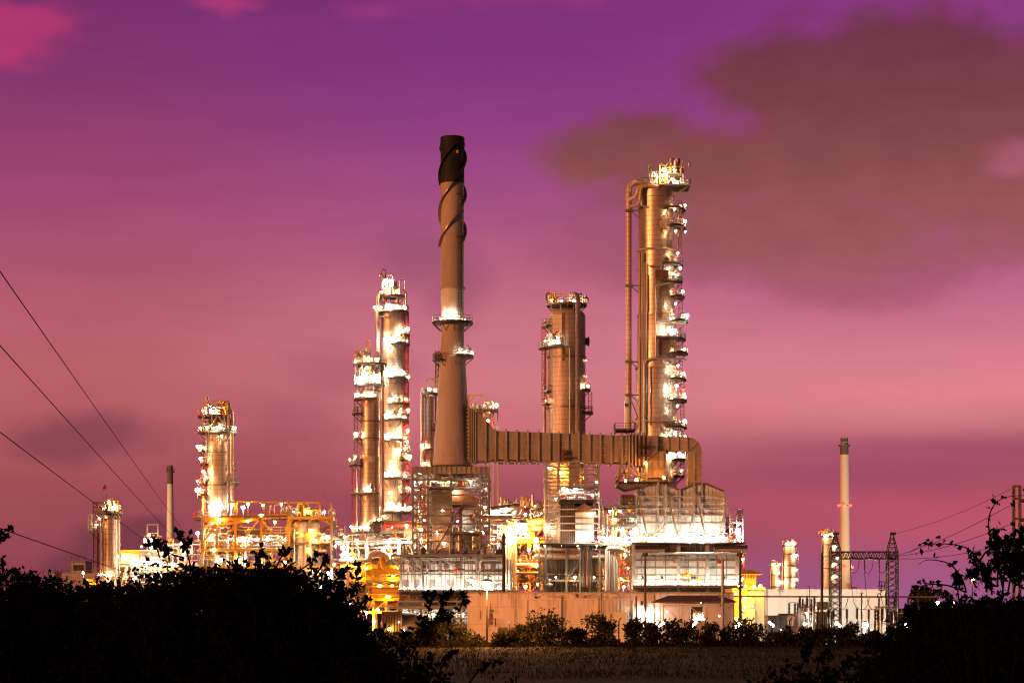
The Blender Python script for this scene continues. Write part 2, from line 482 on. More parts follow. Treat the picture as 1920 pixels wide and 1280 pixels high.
def davit(t, px, py, px2, h=8, dy=0, mat='yellow'):
    b = MB(); a = t.P(px, py, dy); c = t.P(px, py-h, dy); e = t.P(px2, py-h, dy)
    b.bar(a, c, .28); b.bar(c, e, .28); b.bar(c.lerp(a, .45), c.lerp(e, .45), .2)
    b.bar(e, e-Vector((0,0,.8)), .15)
    return t.part(b, 'davit_crane', MAT[mat])

def top_gear(t, px0, px1, py, dy0, dy1, n, seed, h=(1., 3.5)):
    """Vents, relief valves and stubs standing on a top platform"""
    rd = random.Random(seed)
    for i in range(n):
        p = t.P(rd.uniform(px0, px1), py, rd.uniform(dy0, dy1)); b = MB(); hh = rd.uniform(*h); r = rd.uniform(.1, .3)
        k = rd.random()
        if k < .4:
            b.tube([p, p+Vector((0,0,hh))], r, 8); b.tube([p+Vector((0,0,hh*.55)), p+Vector((0,0,hh*.62))], r*1.9, 8); nm = 'vent'
        elif k < .7:
            w = rd.uniform(.6, 1.4)*rd.choice((-1, 1))
            b.pipe([p, p+Vector((0,0,hh)), p+Vector((w,0,hh)), p+Vector((w,0,hh*.4))], r*.8, .4, 8); nm = 'vent'
        else:
            b.box(p.x-r*2, p.x+r*2, p.y-r*2, p.y+r*2, p.z+.3, p.z+.3+hh*.4); b.tube([p, p+Vector((0,0,hh*.9))], r*.7, 6)
            b.ball(p+Vector((0,0,hh*.8)), r*1.4, 8, 5); nm = 'relief_valve'
        t.part(b, nm, MAT[rd.choice(('pipe_white', 'steel_pale', 'steel', 'pipe_white', 'yellow'))])

def window(t, px, py, w, h, dy, mat='steel_dark'):
    x, z = t.X(px), t.Z(py)
    b = MB(); b.box(x-w/2, x+w/2, t.Y+dy-.06, t.Y+dy+.05, z-h/2, z+h/2)
    return t.part(b, 'window', MAT[mat])
# ------------------------------------------------------------------ camera, sky, afterglow, ground
cam = bpy.data.cameras.new('camera'); co = bpy.data.objects.new('camera', cam); COL.objects.link(co)
co.location = (0, 0, HC); co.rotation_euler = (R(90), 0, 0)
cam.lens = 75; cam.sensor_width = 36; cam.shift_y = (HY - 640) / 1920; cam.clip_end = 20000; cam.clip_start = .5
SC.camera = co
SC.view_settings.view_transform = 'Standard'; SC.view_settings.look = 'None'; SC.view_settings.exposure = 0; SC.view_settings.gamma = 1
cy = SC.cycles
SC.render.engine = 'CYCLES'
cy.use_denoising = True; cy.use_adaptive_sampling = False; cy.pixel_filter_type = 'BLACKMAN_HARRIS'; cy.filter_width = 1.2
try: cy.denoiser = 'OPENIMAGEDENOISE'; cy.denoising_input_passes = 'RGB_ALBEDO_NORMAL'
except Exception: pass
cy.max_bounces = 5; cy.diffuse_bounces = 2; cy.glossy_bounces = 2; cy.transmission_bounces = 2; cy.sample_clamp_indirect = 3
cy.use_light_tree = True; cy.caustics_reflective = False; cy.caustics_refractive = False

W = bpy.data.worlds.new('World'); SC.world = W; W.use_nodes = True
nt = W.node_tree; nt.nodes.clear(); L = nt.links.new
wout = N(nt, 'ShaderNodeOutputWorld'); bg = N(nt, 'ShaderNodeBackground', i_Strength=1.); L(bg.outputs[0], wout.inputs[0])
tc = N(nt, 'ShaderNodeTexCoord'); sep = N(nt, 'ShaderNodeSeparateXYZ'); L(tc.outputs['Generated'], sep.inputs[0])
dx, dyy, dz = sep.outputs
az = math_(nt, 'ARCTAN2', dx, dyy)                 # azimuth from the view over the plant, radians
el = math_(nt, 'ARCSINE', dz)
def lin(c): return tuple((x/255/12.92 if x/255 <= .04045 else ((x/255+.055)/1.055)**2.4) for x in c)
def ramp(stops, lo, hi, val):
    r = N(nt, 'ShaderNodeValToRGB'); cr = r.color_ramp; cr.interpolation = 'B_SPLINE'
    stops = sorted(stops)
    while len(cr.elements) < len(stops): cr.elements.new(.5)
    for e, (p, c) in zip(cr.elements, stops):
        e.position = min(1, max(0, (p-lo)/(hi-lo))); e.color = (*lin(c), 1)
    L(math_(nt, 'DIVIDE', math_(nt, 'SUBTRACT', val, lo), hi-lo, clamp=True), r.inputs[0]); return r.outputs[0]
def E(py): return (HY-py)*K
def A(px): return (px-960)*K
def stops(d): return [(E(k), v) for k, v in d.items()] + [(.5,(70,24,72)), (.9,(24,8,30))]
left = ramp(stops({1140:(140,66,80), 1040:(148,70,82), 930:(158,77,84), 850:(172,86,92), 740:(186,96,102), 640:(186,95,107), 520:(174,84,111), 400:(160,72,112), 280:(146,61,111), 150:(126,50,108), 20:(120,46,108)}), -.02, .9, el)
midr = ramp(stops({1140:(142,78,108), 1040:(144,70,90), 940:(160,76,90), 880:(176,86,98), 800:(206,114,122), 700:(212,124,134), 600:(199,112,132), 500:(184,97,128), 400:(167,80,130), 280:(148,64,130), 150:(128,52,124), 20:(124,48,122)}), -.02, .9, el)
right = ramp(stops({1140:(158,92,140), 1060:(164,86,124), 1000:(186,84,108), 940:(188,82,102), 880:(164,80,100), 830:(184,98,112), 760:(228,136,142), 680:(216,124,142), 600:(202,110,140), 500:(184,92,136), 400:(168,78,134), 280:(152,66,132), 150:(144,60,134), 20:(144,57,136)}), -.02, .9, el)
def smooth(v, a, b, lo=0., hi=1.):
    n = N(nt, 'ShaderNodeMapRange', interpolation_type='SMOOTHSTEP', n_1=a, n_2=b, n_3=lo, n_4=hi); L(v, n.inputs[0]); return n.outputs[0]
sky = mixc(nt, smooth(az, A(150), A(900)), left, midr)
sky = mixc(nt, smooth(az, A(1000), A(1750)), sky, right)
# cloud fields: soft ellipses in azimuth / elevation, their distance stirred by noise
pv = N(nt, 'ShaderNodeCombineXYZ'); L(az, pv.inputs[0]); L(math_(nt, 'MULTIPLY', el, 1.5), pv.inputs[1])
def noise(scale, detail, rough, off=0.):
    o = N(nt, 'ShaderNodeVectorMath', operation='ADD'); L(pv.outputs[0], o.inputs[0]); o.inputs[1].default_value = (off, off*.7, off*.3)
    n = N(nt, 'ShaderNodeTexNoise', i_Scale=scale, i_Detail=detail, i_Roughness=rough); L(o.outputs[0], n.inputs['Vector']); return n.outputs[0]
nb = noise(15, 3, .5, 3.1); nf = noise(48, 3, .5, 8.3); ne = noise(120, 4, .55, 1.7)
warp = math_(nt, 'ADD', math_(nt, 'ADD', math_(nt, 'MULTIPLY', math_(nt, 'SUBTRACT', nb, .5), 1.7), math_(nt, 'MULTIPLY', math_(nt, 'SUBTRACT', nf, .5), .95)), math_(nt, 'MULTIPLY', math_(nt, 'SUBTRACT', ne, .5), .3))
def blob(px, py, rx, ry, rot=0):
    u = math_(nt, 'SUBTRACT', az, A(px)); v = math_(nt, 'SUBTRACT', el, E(py))
    if rot:
        c, s_ = cos(R(rot)), sin(R(rot))
        u, v = math_(nt, 'ADD', math_(nt, 'MULTIPLY', u, c), math_(nt, 'MULTIPLY', v, s_)), math_(nt, 'SUBTRACT', math_(nt, 'MULTIPLY', v, c), math_(nt, 'MULTIPLY', u, s_))
    u = math_(nt, 'DIVIDE', u, rx*K); v = math_(nt, 'DIVIDE', v, ry*K)
    d = math_(nt, 'SQRT', math_(nt, 'ADD', math_(nt, 'MULTIPLY', u, u), math_(nt, 'MULTIPLY', v, v)))
    return math_(nt, 'SUBTRACT', 1., d)
def field(blobs):
    f = None
    for b in blobs:
        m = blob(*b); f = m if f is None else math_(nt, 'MAXIMUM', f, m)
    return f
def cloud(sky, blobs, col, soft, amt, warpamt=1., gain=0):
    f = math_(nt, 'ADD', field(blobs), math_(nt, 'MULTIPLY', warp, warpamt))
    if gain: f = math_(nt, 'ADD', f, math_(nt, 'MULTIPLY', field(blobs), gain))
    return mixc(nt, smooth(f, -soft, soft, 0., amt), sky, col)
big = [(1660,275,345,190), (1300,330,190,82), (1470,185,180,90), (1890,295,230,205), (1500,450,260,85), (1700,155,230,95), (1130,305,120,56), (1215,275,110,66)]
sky = cloud(sky, [(1230,470,220,70), (1180,430,150,90), (1600,520,240,60)], lin((152,78,98)), .5, .55, .7)
sky = cloud(sky, big, mixc(nt, 1., ramp([(E(30),(106,46,72)), (E(200),(119,60,66)), (E(330),(137,78,74)), (E(450),(152,86,86)), (E(560),(168,92,104))], E(560), E(30), el), mixc(nt, smooth(nf, .3, .7), (.95,.95,.96), (1.04,1.04,1.03)), 'MULTIPLY'), .5, .96, .9, .35)
sky = cloud(sky, [(1905,330,55,30), (1880,345,40,18)], lin((184,96,128)), .7, .6, .5)
sky = cloud(sky, [(790,500,90,55), (850,540,60,60)], lin((140,72,100)), .8, .5, .6)
sky = cloud(sky, [(650,705,120,50), (560,790,120,55)], lin((156,74,96)), .8, .45, .6)
sky = cloud(sky, [(190,820,130,42), (130,835,90,36)], lin((112,56,74)), .6, .62, .7)
sky = cloud(sky, [(240,1030,110,50), (190,1060,100,40), (290,1000,50,30)], lin((112,56,72)), .35, .75, .6)
sky = cloud(sky, [(1780,850,380,26), (1650,890,300,40)], lin((152,70,104)), .8, .55, .5)
sky = cloud(sky, [(480,880,150,70)], lin((150,72,80)), .9, .4, .6)
sky = cloud(sky, [(0,120,150,44), (70,92,70,16), (20,90,90,26)], lin((196,58,112)), .75, .62, 1.7)
sky = cloud(sky, [(408,42,56,14), (430,32,26,26)], lin((190,60,122)), .75, .6, 1.7)
sky = cloud(sky, [(700,48,60,16), (1000,20,260,26), (1200,8,140,18), (1640,10,150,20)], lin((164,58,124)), 1., .5, 1.6)
sky = cloud(sky, [(1900,10,80,22)], lin((100,44,84)), .6, .7, .6)
sv = N(nt, 'ShaderNodeCombineXYZ'); L(math_(nt, 'MULTIPLY', az, 9.), sv.inputs[0]); L(math_(nt, 'MULTIPLY', el, 46.), sv.inputs[1])
sn = N(nt, 'ShaderNodeTexNoise', i_Scale=1., i_Detail=4., i_Roughness=.55); L(sv.outputs[0], sn.inputs['Vector'])
sky = mixc(nt, 1., sky, mixc(nt, smooth(sn.outputs[0], .3, .7), (.965,.965,.965), (1.035,1.03,1.03)), 'MULTIPLY')     # thin level streaks
# night side behind the camera and below the horizon
back = smooth(math_(nt, 'ABSOLUTE', az), .5, 1.6)
sky = mixc(nt, back, sky, mixc(nt, smooth(el, .0, .8), (.030,.014,.034), (.010,.005,.016)))
sky = mixc(nt, smooth(el, -.03, -.005, 1., 0.), sky, (.012,.006,.010))
# a trace of physical twilight sky on top of the painted dusk
st = N(nt, 'ShaderNodeTexSky'); st.sky_type = 'NISHITA'; st.sun_disc = False; st.sun_elevation = R(1.); st.sun_rotation = R(205)
sky = mixc(nt, 1., sky, mixc(nt, .9985, st.outputs[0], (0,0,0)), 'ADD')
L(sky, bg.inputs[0])
W.cycles.sampling_method = 'MANUAL'; W.cycles.sample_map_resolution = 512

sun = bpy.data.lights.new('sun', 'SUN'); sun.energy = 2.5; sun.angle = R(9); sun.color = (1., .35, .11)
so = bpy.data.objects.new('sun', sun); COL.objects.link(so)
so.rotation_euler = Vector((.735, .67, -.14)).to_track_quat('-Z', 'Y').to_euler()

# added cream spots without fixtures, brightening the slim white stacks
OR = (1., .31, .06); CR = (1., .70, .42)
for x, y, z, tx, ty, tz, pw, ang, colr in (
         (150,640,1.5,109,700,50,220000,60,CR), (-125,590,1.5,-102,640,34,100000,60,CR)):
    d = bpy.data.lights.new('stack_fill_spot', 'SPOT'); d.energy = pw; d.spot_size = R(ang); d.spot_blend = .6; d.color = colr; d.shadow_soft_size = .5
    o = bpy.data.objects.new('stack_fill_spot', d); COL.objects.link(o); o.location = (x, y, z)
    o.rotation_euler = (Vector((tx, ty, tz)) - Vector((x, y, z))).to_track_quat('-Z', 'Y').to_euler()

# ground sheet
def groundmat(key, c1, c2, sc):
    m, gn, out = nodes_of(key); LL = gn.links.new
    b = N(gn, 'ShaderNodeBsdfPrincipled', i_Roughness=.95); b.inputs['Specular IOR Level'].default_value = .1
    t_ = N(gn, 'ShaderNodeTexCoord'); n1 = N(gn, 'ShaderNodeTexNoise', i_Scale=sc, i_Detail=8., i_Roughness=.7); LL(t_.outputs['Object'], n1.inputs['Vector'])
    n2 = N(gn, 'ShaderNodeTexNoise', i_Scale=sc*.07, i_Detail=4.); LL(t_.outputs['Object'], n2.inputs['Vector'])
    f = math_(gn, 'ADD', math_(gn, 'MULTIPLY', n1.outputs[0], .6), math_(gn, 'MULTIPLY', n2.outputs[0], .5))
    r = N(gn, 'ShaderNodeMapRange', n_1=.38, n_2=.7); LL(f, r.inputs[0])
    LL(mixc(gn, r.outputs[0], c1, c2), b.inputs['Base Color'])
    bp = N(gn, 'ShaderNodeBump', i_Strength=.6, i_Distance=.15); LL(n1.outputs[0], bp.inputs['Height']); LL(bp.outputs[0], b.inputs['Normal'])
    LL(b.outputs[0], out.inputs[0]); MAT[key] = m
groundmat('soil', (.05,.04,.03), (.10,.08,.06), 1.2)
groundmat('field', (.012,.015,.003), (.034,.036,.008), 2.2)
groundmat('yard', (.14,.12,.10), (.22,.20,.17), .8)
g = MB(); g.add([(-6000,-500,0),(6000,-500,0),(6000,9000,0),(-6000,9000,0)], [(0,1,2,3)])
tag(g.build('ground', MAT['soil'], smooth=False), kind='structure')
g = MB()
nx, ny = 60, 30
rd = random.Random(5)
vs = []
for j in range(ny+1):
    for i in range(nx+1):
        x = -75 + 150*i/nx; y = 95 + 146*j/ny
        e = min(i, nx-i, j, ny-j) == 0
        vs.append((x, y, .006 if e else .02 + rd.random()*.14))
g.add(vs, [(j*(nx+1)+i, j*(nx+1)+i+1, (j+1)*(nx+1)+i+1, (j+1)*(nx+1)+i) for j in range(ny) for i in range(nx)])
tag(g.build('field', MAT['field']), kind='structure')
g = MB(); g.add([(-140,292,.008),(120,292,.008),(120,520,.008),(-140,520,.008)], [(0,1,2,3)])
tag(g.build('yard', MAT['yard'], smooth=False), kind='structure')
# ================================================================== main chimney
t = T('chimney', 'tall tapering brown chimney with black tip and spiral strakes, standing on a steel frame', 'chimney', 848, 400)
s = t.s
shell(t, 848.5, [(880,37.5),(860,36),(800,31.8),(740,27.8),(690,24.8),(664,23.2)], 'stack_paint', 'base_cone', n=48)
shell(t, 848.3, [(664,23.4),(652,23.4),(650,22),(606,21.6)], 'stack_paint', 'shaft', n=48)
shell(t, 848.2, [(606,21.6),(540,21.4)], 'stack_band', 'pale_band', n=48)
shell(t, 848.2, [(540,21.8),(537,21.8),(536,21.4),(462,21.5),(461,22.2),(458,22.2),(457,21.6),(446,21.7),(445,22.4),(443,22.4),(442,21.6),(345,21.9)], 'stack_paint', 'shaft', n=48)
b = MB(); cx = t.X(848.4)
b.lathe(cx, t.Y, [(22.2*s, t.Z(345)), (22.2*s, t.Z(276)), (23.4*s, t.Z(274)), (23.4*s, t.Z(269)), (22.4*s, t.Z(268)), (22.6*s, t.Z(259)), (21.6*s, t.Z(258)), (20.6*s, t.Z(262)), (20*s, t.Z(300))], 48)
t.part(b, 'chimney_tip', MAT['stack_black'])
# three helical strakes
for k in range(3):
    for seg, (p0, p1, mt) in enumerate(((275, 345, 'stack_black'), (346, 462, 'pipe_brown'))):
        b = MB(); vs = []; n = 40
        for i in range(n+1):
            py = p0 + (p1-p0)*i/n; a = R(40 + k*120 - (py-275)*360/205)
            for rr, dz in ((21.6, .16), (27.0, .16), (27.0, -.16), (21.6, -.16)):
                vs.append((cx+rr*s*cos(a), t.Y+rr*s*sin(a), t.Z(py)+dz))
        fs = []
        for i in range(n):
            for j in range(4): fs.append((i*4+j, i*4+(j+1)%4, i*4+4+(j+1)%4, i*4+4+j))
        fs += [(0,1,2,3), (n*4+3, n*4+2, n*4+1, n*4)]
        b.add(vs, fs); t.part(b, 'helical_strake', MAT[mt])
for py, h in ((540,21.8),(880,38.5),(664,24)): ring(t, 848.4, py, h, .2, .5, 'stack_paint')
b = MB()
for i in range(44):
    a = R(i*360/44); b.box(cx+3.85*cos(a)-.12, cx+3.85*cos(a)+.12, t.Y+3.85*sin(a)-.12, t.Y+3.85*sin(a)+.12, t.Z(881), t.Z(873))
t.part(b, 'anchor_bolt_ring', MAT['steel_dark'])
platform(t, 848.4, 605, 2.2, 3.85, clutter=0, deckmat='steel_dark', railmat='steel', lamps=[(836,601,-3.3,'f',.36),(856,601.5,-3.35,'f',.2),(827,601.5,-2.1,'W',.4),(872,601,-1.2,'s',.6)])
platform(t, 848.4, 668, 2.35, 4.0, -75, 50, clutter=3, lamps=[(885,661,-.5,'w',1.1),(872,663,-3.0,'W',.5)])
platform(t, 848.4, 675, 2.5, 3.7, 165, 235, clutter=1, railmat='steel_dark', deckmat='steel_dark')
ladder(t, 862.5, 345, 600, -2.0, 'steel_dark', cage=False)
ladder(t, 864.5, 345, 600, -1.85, 'steel', cage=False, w=.4)
ladder(t, 866, 610, 660, -1.7, 'steel', cage=False)
b = MB(); p = t.P(858, 290, -2.6); b.box(p.x-.2, p.x+.2, p.y-.15, p.y+.6, p.z-.25, p.z+.25); t.part(b, 'sample_port', MAT['yellow'])
for py in (368, 400, 447): 
    b = MB(); b.bar(t.P(856,py,-2.3), t.P(868,py,-1.6), .12); t.part(b, 'ladder_bracket', MAT['steel_dark'])

# ================================================================== steel frame under the chimney
t = T('support_frame', 'grey braced steel frame under the tall brown chimney, with furnace ducts inside', 'steel frame', 848, 400)
frame3d(t, (778, 806, 848, 902, 918), (-8.5, 8.5), (890, 904, 918, 932, 946, 958, 970, 985, 1000, 1017, 1034), .36, skip=((1,1),(1,2),(2,1),(2,2),(2,3),(2,4),(2,5),(1,8),(2,7),(2,8),(1,4)))
b = MB(); z0, z1 = t.Z(893), t.Z(880)
b.box(t.X(777), t.X(919), t.Y-8.9, t.Y-8.3, z0, z1); b.box(t.X(777), t.X(919), t.Y+8.3, t.Y+8.9, z0, z1)
b.box(t.X(776.5), t.X(779.5), t.Y-8.29, t.Y+8.29, z0, z1); b.box(t.X(916.5), t.X(919.5), t.Y-8.29, t.Y+8.29, z0, z1)
for px in range(784, 918, 9): b.box(t.X(px)-.12, t.X(px)+.12, t.Y-9.1, t.Y-8.91, z0, z1)
t.part(b, 'ring_girder', MAT['duct_rib'])
b = MB(); b.lathe(t.X(848.4), t.Y, [(3.9, t.Z(905)), (3.9, t.Z(881.5))], 36); t.part(b, 'chimney_seat', MAT['steel_rust'])
b = MB(); b.poly_prism([(t.X(849),t.Z(948)),(t.X(849),t.Z(917)),(t.X(866),t.Z(917)),(t.X(899),t.Z(940)),(t.X(899),t.Z(949))], t.Y-6.5, t.Y+5); t.part(b, 'duct_hood', MAT['steel_rust'])
b = MB(); b.box(t.X(812), t.X(847), t.Y-5, t.Y+5, t.Z(1034), t.Z(922)); 
for px in range(813, 848, 4): b.box(t.X(px)-.1, t.X(px)+.1, t.Y-5.25, t.Y-5.01, t.Z(1034), t.Z(922))
t.part(b, 'convection_box', MAT['corrug_brown'])
b = MB(); b.box(t.X(866), t.X(903), t.Y-6.4, t.Y+5, t.Z(1034), t.Z(957))
for px in range(870, 903, 6): b.box(t.X(px)-.08, t.X(px)+.08, t.Y-6.55, t.Y-6.41, t.Z(1034), t.Z(957))
t.part(b, 'radiant_box', MAT['panel'])
b = MB(); b.box(t.X(829), t.X(870), t.Y-4, t.Y+4, t.Z(917.6), t.Z(896)); t.part(b, 'breeching', MAT['panel'])
deck(t, 806, 906, 918, -8, -5.2, railmat='steel_dark', mat='steel_dark')
deck(t, 840, 906, 1000, -9.6, -6.7, railmat='steel_pale')
pipe(t, [(866,1034,-8.8),(866,958,-8.8),(872,950,-8.8)], .32, 'steel_rust')
pipe(t, [(898,966,-7.5),(884,966,-7.5),(884,978,-7.5),(905,984,-7.5),(940,984,-7.5)], .36, 'pipe_brown')
pipe(t, [(890,960,-9),(893,972,-9),(960,974,-9)], .34, 'pipe_brown')
pipe(t, [(902,984,-8),(952,984,-8)], .28, 'pipe_white')
pipe(t, [(820,1034,-9.3),(866,955,-9.3)], .16, 'steel_rust')
top_gear(t, 812, 900, 918, -7.8, -5.6, 9, 21, (.8, 2.2))
piping(t, 850, 905, 985, 1034, -8.8, -6.8, 26, 22, ('steel_pale', 'pipe_white', 'steel'), .08, .26, 6)
piping(t, 808, 916, 896, 920, -7.5, -4.5, 14, 24, ('pipe_white', 'steel_pale', 'steel'), .07, .2, 6)
piping(t, 780, 806, 905, 1030, -6, 6, 16, 23, ('pipe_white', 'pipe_brown', 'red'), .08, .22, 4)
for a in ((884,908,-8.9,'W',.8),(843,907,-5.2,'w',.8),(816,906,-5.6,'w',.7),(860,980,-8,'W',.6),(886,1000,-8.9,'W',1.),(905,1000,-8,'W',1.),(790,930,2,'w',.7),(795,975,0,'w',.7),(792,1015,-4,'w',.9),(835,1020,-8,'w',.9),(909,950,3,'w',.8),(788,905,1,'W',.9),(797,952,2,'W',.9),(790,992,0,'W',.9),(800,1025,-2,'W',.9),(911,915,1,'W',.8),(912,985,-2,'W',.8),(856,926,-7.2,'w',.8),(832,960,-7.4,'w',.7),(822,1000,-7.4,'w',.8)): lamp(t, *a)  # lamps inside the side bays are added to brighten the frame
ladder(t, 910, 925, 1034, -9.2, 'steel_rust')

# ================================================================== furnace below the frame
t = T('furnace', 'white panelled box furnace below the chimney frame, open steel columns along its front', 'furnace', 850, 384)
b = MB(); Y0 = -5
b.box(t.X(757), t.X(943), t.Y+Y0, t.Y+12, t.Z(1106), t.Z(1046))
t.part(b, 'casing', MAT['panel'])
b = MB(); b.box(t.X(757.5), t.X(942.5), t.Y+Y0+.5, t.Y+11.5, 0, t.Z(1109)); t.part(b, 'lower_casing', MAT['panel_grey'])
b = MB()
for px in range(760, 943, 7): b.box(t.X(px)-.05, t.X(px)+.05, t.Y+Y0-.1, t.Y+Y0-.003, t.Z(1104), t.Z(1047))
for py in (1056, 1071): b.box(t.X(757), t.X(943), t.Y+Y0-.3, t.Y+Y0-.101, t.Z(py+1.6), t.Z(py-1.4))
t.part(b, 'wall_rib', MAT['steel_rust'])
for px in (756, 778, 793, 828, 867, 897, 944):
    b = MB(); b.bar(t.P(px, 1130, 0)*0 + Vector((t.X(px), t.Y-8.2, 0)), (t.X(px), t.Y-8.2, t.Z(1041)), .42); t.part(b, 'column', MAT['steel'])
b = MB(); b.box(t.X(738), t.X(948), t.Y-9.2, t.Y+13, t.Z(1045), t.Z(1041)); t.part(b, 'roof_deck', MAT['steel'])
b = MB()
for i, (a, c) in enumerate(((738,756),(756,778),(778,793),(793,828),(828,860))):
    b.bar((t.X(a), t.Y-8.3, t.Z(1046)), (t.X(c), t.Y-8.3, t.Z(1068)), .26); b.bar((t.X(c), t.Y-8.1, t.Z(1046)), (t.X((a+c)/2), t.Y-8.1, t.Z(1060)), .22)
for a, c in ((867,876),(897,888),(897,906),(944,936)): b.bar((t.X(a), t.Y-8.3, t.Z(1062)), (t.X(c), t.Y-8.3, t.Z(1046)), .22)
t.part(b, 'roof_brace', MAT['steel_pale'])
deck(t, 754, 948, 1106, -11, -5.05, .4, 'steel', railmat='steel_pale')
deck(t, 754, 882, 1134, -8.7, -4.8, .3, 'steel', railmat='steel')
for py, r, mt in ((1112,.18,'steel'),(1127,.2,'pipe_white'),(1138,.3,'steel_pale')): pipe(t, [(750,py,-8.9),(900,py,-8.9)], r, mt)
for k in range(24):
    px = random.uniform(758, 942); b = MB(); p = t.P(px, 1041, random.uniform(-8.5, -5)); h = random.uniform(.5, 2.2); w = random.uniform(.15, .5)
    b.box(p.x-w, p.x+w, p.y-w, p.y+w, p.z, p.z+h*.6); b.tube([p+Vector((w*.5,0,h*.6)), p+Vector((w*.5,0,h))], w*.4, 6)
    t.part(b, 'burner_fitting', MAT[random.choice(('steel_dark', 'steel', 'pipe_white'))])
for px in range(872, 900, 9):
    b = MB(); p = t.P(px, 1046, -5.3); b.tube([p, p-Vector((0,.0,-.1))], .5, 10); b.ball(p, .55, 8, 5); t.part(b, 'peep_door', MAT['pipe_white'])
pipe(t, [(950,1105,-8),(950,1048,-8),(935,1043,-8)], .3, 'pipe_white'); pipe(t, [(956,1108,-8),(956,1050,-8)], .34, 'steel_pale')
ladder(t, 862, 1046, 1134, -8.9, 'steel_rust')
for i in range(14): lamp(t, 764+i*13.2, 1102.5, -10.6, 'W', .8)
for px in (765,790,815,842,868,892): lamp(t, px, 1150, -8.0, 'W', .7)

piping(t, 757, 943, 1074, 1104, -9.6, -6.5, 9, 25, ('steel', 'pipe_white', 'steel_dark', 'steel_pale'), .05, .12, 4)
piping(t, 757, 943, 1108, 1160, -9.4, -6.5, 40, 26, ('steel_pale', 'pipe_white', 'steel', 'steel_dark'), .08, .26, 14)
piping(t, 757, 943, 1046, 1072, -8.4, -6.5, 7, 27, ('steel', 'pipe_white', 'steel_dark'), .06, .18, 5)
b = MB()
for i, (a, c) in enumerate(((756,778),(778,793),(793,828),(828,867),(867,897))):
    b.bar((t.X(a), t.Y-8.4, t.Z(1108)), (t.X(c), t.Y-8.4, t.Z(1132)), .2); b.bar((t.X(c), t.Y-8.2, t.Z(1108)), (t.X(a), t.Y-8.2, t.Z(1132)), .2)
parts(t, b, 'cross_brace', MAT['steel_pale'])
for px in (762, 785, 812, 846, 880, 915, 936): window(t, px, 1094, 1.3, 1.5, -5, 'steel')
for px in (774, 801, 838, 858, 905, 925): window(t, px, 1063, .9, .7, -5.2, 'steel_rust')
# ================================================================== flue duct
t = T('flue_duct', 'long brown ribbed flue duct running level from the chimney to the wide heater', 'duct', 1080, 400)
def rect_duct(t, stations, dw, name, mat, rib=None, ribstep=None, seams=(.33,.66)):
    """stations = (px, top row, bottom row) ; dw = half depth"""
    b = MB(); vs = []
    for px, a, c in stations:
        x = t.X(px)
        vs += [(x, t.Y-dw, t.Z(c)), (x, t.Y-dw, t.Z(a)), (x, t.Y+dw, t.Z(a)), (x, t.Y+dw, t.Z(c))]
    n = len(stations); fs = [(i*4+j, i*4+(j+1)%4, i*4+4+(j+1)%4, i*4+4+j) for i in range(n-1) for j in range(4)]
    fs += [(3,2,1,0), ((n-1)*4, (n-1)*4+1, (n-1)*4+2, (n-1)*4+3)]
    b.add(vs, fs); o = t.part(b, name, MAT[mat], smooth=False)
    for f in seams:
        b = MB()
        for (p0,a0,c0),(p1,a1,c1) in zip(stations, stations[1:]):
            b.bar((t.X(p0), t.Y-dw-.08, t.Z(a0+(c0-a0)*f)), (t.X(p1), t.Y-dw-.08, t.Z(a1+(c1-a1)*f)), .16)
        t.part(b, 'stiffener', MAT['duct_rib'], o)
    return o
def rib_at(t, px, a, c, dw, e=.42, w=.3, parent=None):
    x = t.X(px); z0, z1 = t.Z(c)-e, t.Z(a)+e; b = MB()
    b.box(x-w/2, x+w/2, t.Y-dw-e, t.Y-dw-.004, z0, z1); b.box(x-w/2, x+w/2, t.Y-dw, t.Y+dw, z1-e+.004, z1); b.box(x-w/2, x+w/2, t.Y-dw, t.Y+dw, z0, z0+e-.004)
    return t.part(b, 'rib', MAT['duct_rib'], parent)
main = rect_duct(t, [(929,810,863),(1175,819,868)], 3.2, 'duct_run', 'duct', seams=(.27,.5,.76))
px = 929
while px < 1174:
    f = (px-929)/246; rib_at(t, px, 810+9*f, 863+5*f, 3.2, parent=main); px += 20.2 if (px < 1010 or px > 1060) else 17
tr = rect_duct(t, [(893,773,866),(911,788,865),(929,810,863)], 3.4, 'duct_transition', 'duct', seams=(.3,.55,.78))
rib_at(t, 911, 788, 865, 3.4, parent=tr)
ex = rect_duct(t, [(874,764,864),(893,773,866)], 3.3, 'expansion_joint', 'steel_dark', seams=())
for px in (880,884,888,892): rib_at(t, px, 766+(px-880)*.5, 865, 3.3, .4, .2, ex)
b = MB()
for i in range(14): b.box(t.X(876), t.X(879.5), t.Y-3.6, t.Y-3.31, t.Z(862-i*7), t.Z(859-i*7))
t.part(b, 'bellows_rib', MAT['duct'], ex)
dmp = rect_duct(t, [(1175,818,870),(1210,819,872)], 2.9, 'damper_section', 'steel_rust', seams=())
for px in (1178,1184,1190,1197,1205): rib_at(t, px, 818, 870, 2.9, .45, .3, dmp)
drop = MB(); drop.poly_prism([(t.X(1211),t.Z(819)),(t.X(1232),t.Z(819)),(t.X(1232),t.Z(847)),(t.X(1246),t.Z(847)),(t.X(1246),t.Z(896)),(t.X(1211),t.Z(896))][::-1], t.Y-3, t.Y+2.5)
dp = t.part(drop, 'duct_drop', MAT['duct'], smooth=False)
for py in (834,850,866,882):
    b = MB(); b.bar(t.P(1211,py,-3.1), t.P(1246 if py>847 else 1232,py,-3.1), .2); t.part(b, 'stiffener', MAT['duct_rib'], dp)
